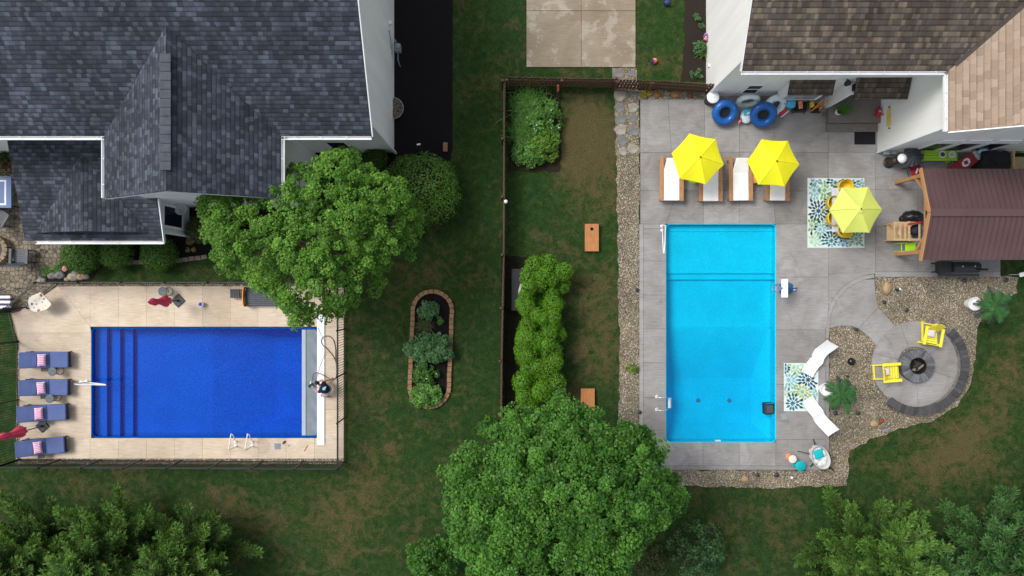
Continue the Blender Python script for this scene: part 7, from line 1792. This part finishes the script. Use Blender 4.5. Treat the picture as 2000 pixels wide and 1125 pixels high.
# ---- things under the pavilion
t = thing('wooden_cart', 'pale slatted wooden cart holding bags and cords at the pavilion mouth', 'cart', P(1772,451)); z = .85; x0, x1, y0, y1 = X(1746,z), X(1798,z), Y(470,z), Y(433,z)
mb = MB(); mb.box(x0,y0,z-.05,x1,y0+.09,z); mb.box(x0,y1-.09,z-.05,x1,y1,z); mb.box(x0,y0+.09,z-.05,x0+.07,y1-.09,z); mb.box(x1-.07,y0+.09,z-.05,x1,y1-.09,z); obj('top_frame', mb, pine_w, t, bevel=.005)
mb = MB()
for f in (.22,.40): mb.box(x0+(x1-x0)*f,y0+.09,z-.045,x0+(x1-x0)*f+.07,y1-.09,z-.005)
mb.box(x0+(x1-x0)*.52,y0-.02,z+.002,x0+(x1-x0)*.52+.09,y1+.02,z+.03); obj('slats', mb, pine_w, t)
mb = MB(); mb.box(x0+.02,y0+.03,.22,x1-.02,y1-.03,.26); obj('shelf', mb, pine_w, t)
for a in (x0+.04,x1-.04):
    for b in (y0+.05,y1-.05): mb = MB(); mb.cbox((a,b,.43), (.06,.06,.74)); obj('leg', mb, pine_w, t)
mb = MB(); p = P(1757,453,.6); mb.torus((p.x,p.y,.62), .14, .025, 20, 8, Matrix.Rotation(R(70),4,'Y')); tag(obj('cord_coil', mb, plastic_white, smooth='all'), 'coiled white cord inside the wooden cart', 'cord')
mb = MB(); p = P(1788,450,.5); mb.ball((p.x,p.y,.50), .24, 12, 1,1,.9,.10); tag(obj('gear_bag', mb, M('black_blue_gear', (.012,.014,.03), .7, .5, 9), smooth='all'), 'dark bag of gear inside the wooden cart', 'bag')
mb = MB(); mb.beam(P(1773,438,.92), P(1800,433,.92), .07, .05); tag(obj('red_level', mb, red, bevel=.006), 'red bar lying across the top of the wooden cart', 'bar')
mb = MB(); p = P(1782,424,.35); mb.ball((p.x,p.y,.36), .40, 18, 1.15,.72,.85,.09); mb.ball((p.x-.32,p.y-.06,.26), .22, 12, 1,.8,.8,.09); tag(obj('trash_bag', mb, M('black_bag', (.012,.012,.014), .35, .3), smooth='all'), 'heap of black bin bags above the wooden cart', 'bag')
t = thing('lime_chair', 'bright lime plastic chair below the wooden cart under the pavilion edge', 'chair', P(1774,483)); p = P(1778,483,.45)
mb = MB(); mb.box(p.x-.22,p.y-.2,.42,p.x+.24,p.y+.2,.46); obj('seat', mb, lime_pl, t, bevel=.015)
mb = MB()
for s in (-1,1): mb.tube([(p.x-.5,p.y+s*.17,DECK),(p.x-.42,p.y+s*.18,.5),(p.x-.2,p.y+s*.19,.55)], .02, 6); mb.tube([(p.x+.2,p.y+s*.17,DECK),(p.x+.2,p.y+s*.18,.44)], .02, 6)
mb.tube([(p.x-.42,p.y-.18,.5),(p.x-.42,p.y+.18,.5)], .02, 6); obj('frame', mb, lime_pl, t)
# ---- smoker grill
t = thing('smoker_grill', 'black barrel smoker grill just below the pavilion roof edge', 'grill', P(1874,521)); z = .75; c = P(1874,522,z)
mb = MB(); mb.tube([(c.x-.35,c.y,z),(c.x+.78,c.y,z)], .235, 20); mb.ball((c.x+.78,c.y,z), .235, 14, .5,1,1); obj('barrel', mb, M('smoker_black', (.030,.034,.038), .4, .25, 4), t, smooth=True)
mb = MB(); mb.box(c.x-.92,c.y-.26,.50,c.x-.40,c.y+.26,.86); obj('firebox', mb, black, t, bevel=.03)
mb = MB()
for k in range(7): mb.box(c.x-.90,c.y-.24+.07*k,.862,c.x-.44,c.y-.20+.07*k,.885)
mb.box(c.x-.92,c.y-.40,.68,c.x+.9,c.y-.27,.71); obj('shelf', mb, dark, t)
for a in (-.02,.52):
    mb = MB(); mb.lathe([(.03,.0),(.03,.03),(.01,.04)], (c.x+a,c.y+.04,z+.225), 12); obj('gauge', mb, steel, t)
mb = MB(); mb.tube([(c.x+.66,c.y-.1,z+.15),(c.x+.7,c.y-.12,z+.75)], .05, 10); obj('chimney', mb, black, t)
for a in (-.8,.7):
    for b in (-.2,.2): mb = MB(); mb.tube([(c.x+a,c.y+b,DECK),(c.x+a*.9,c.y+b*.7,.6)], .025, 6); obj('leg', mb, black, t)
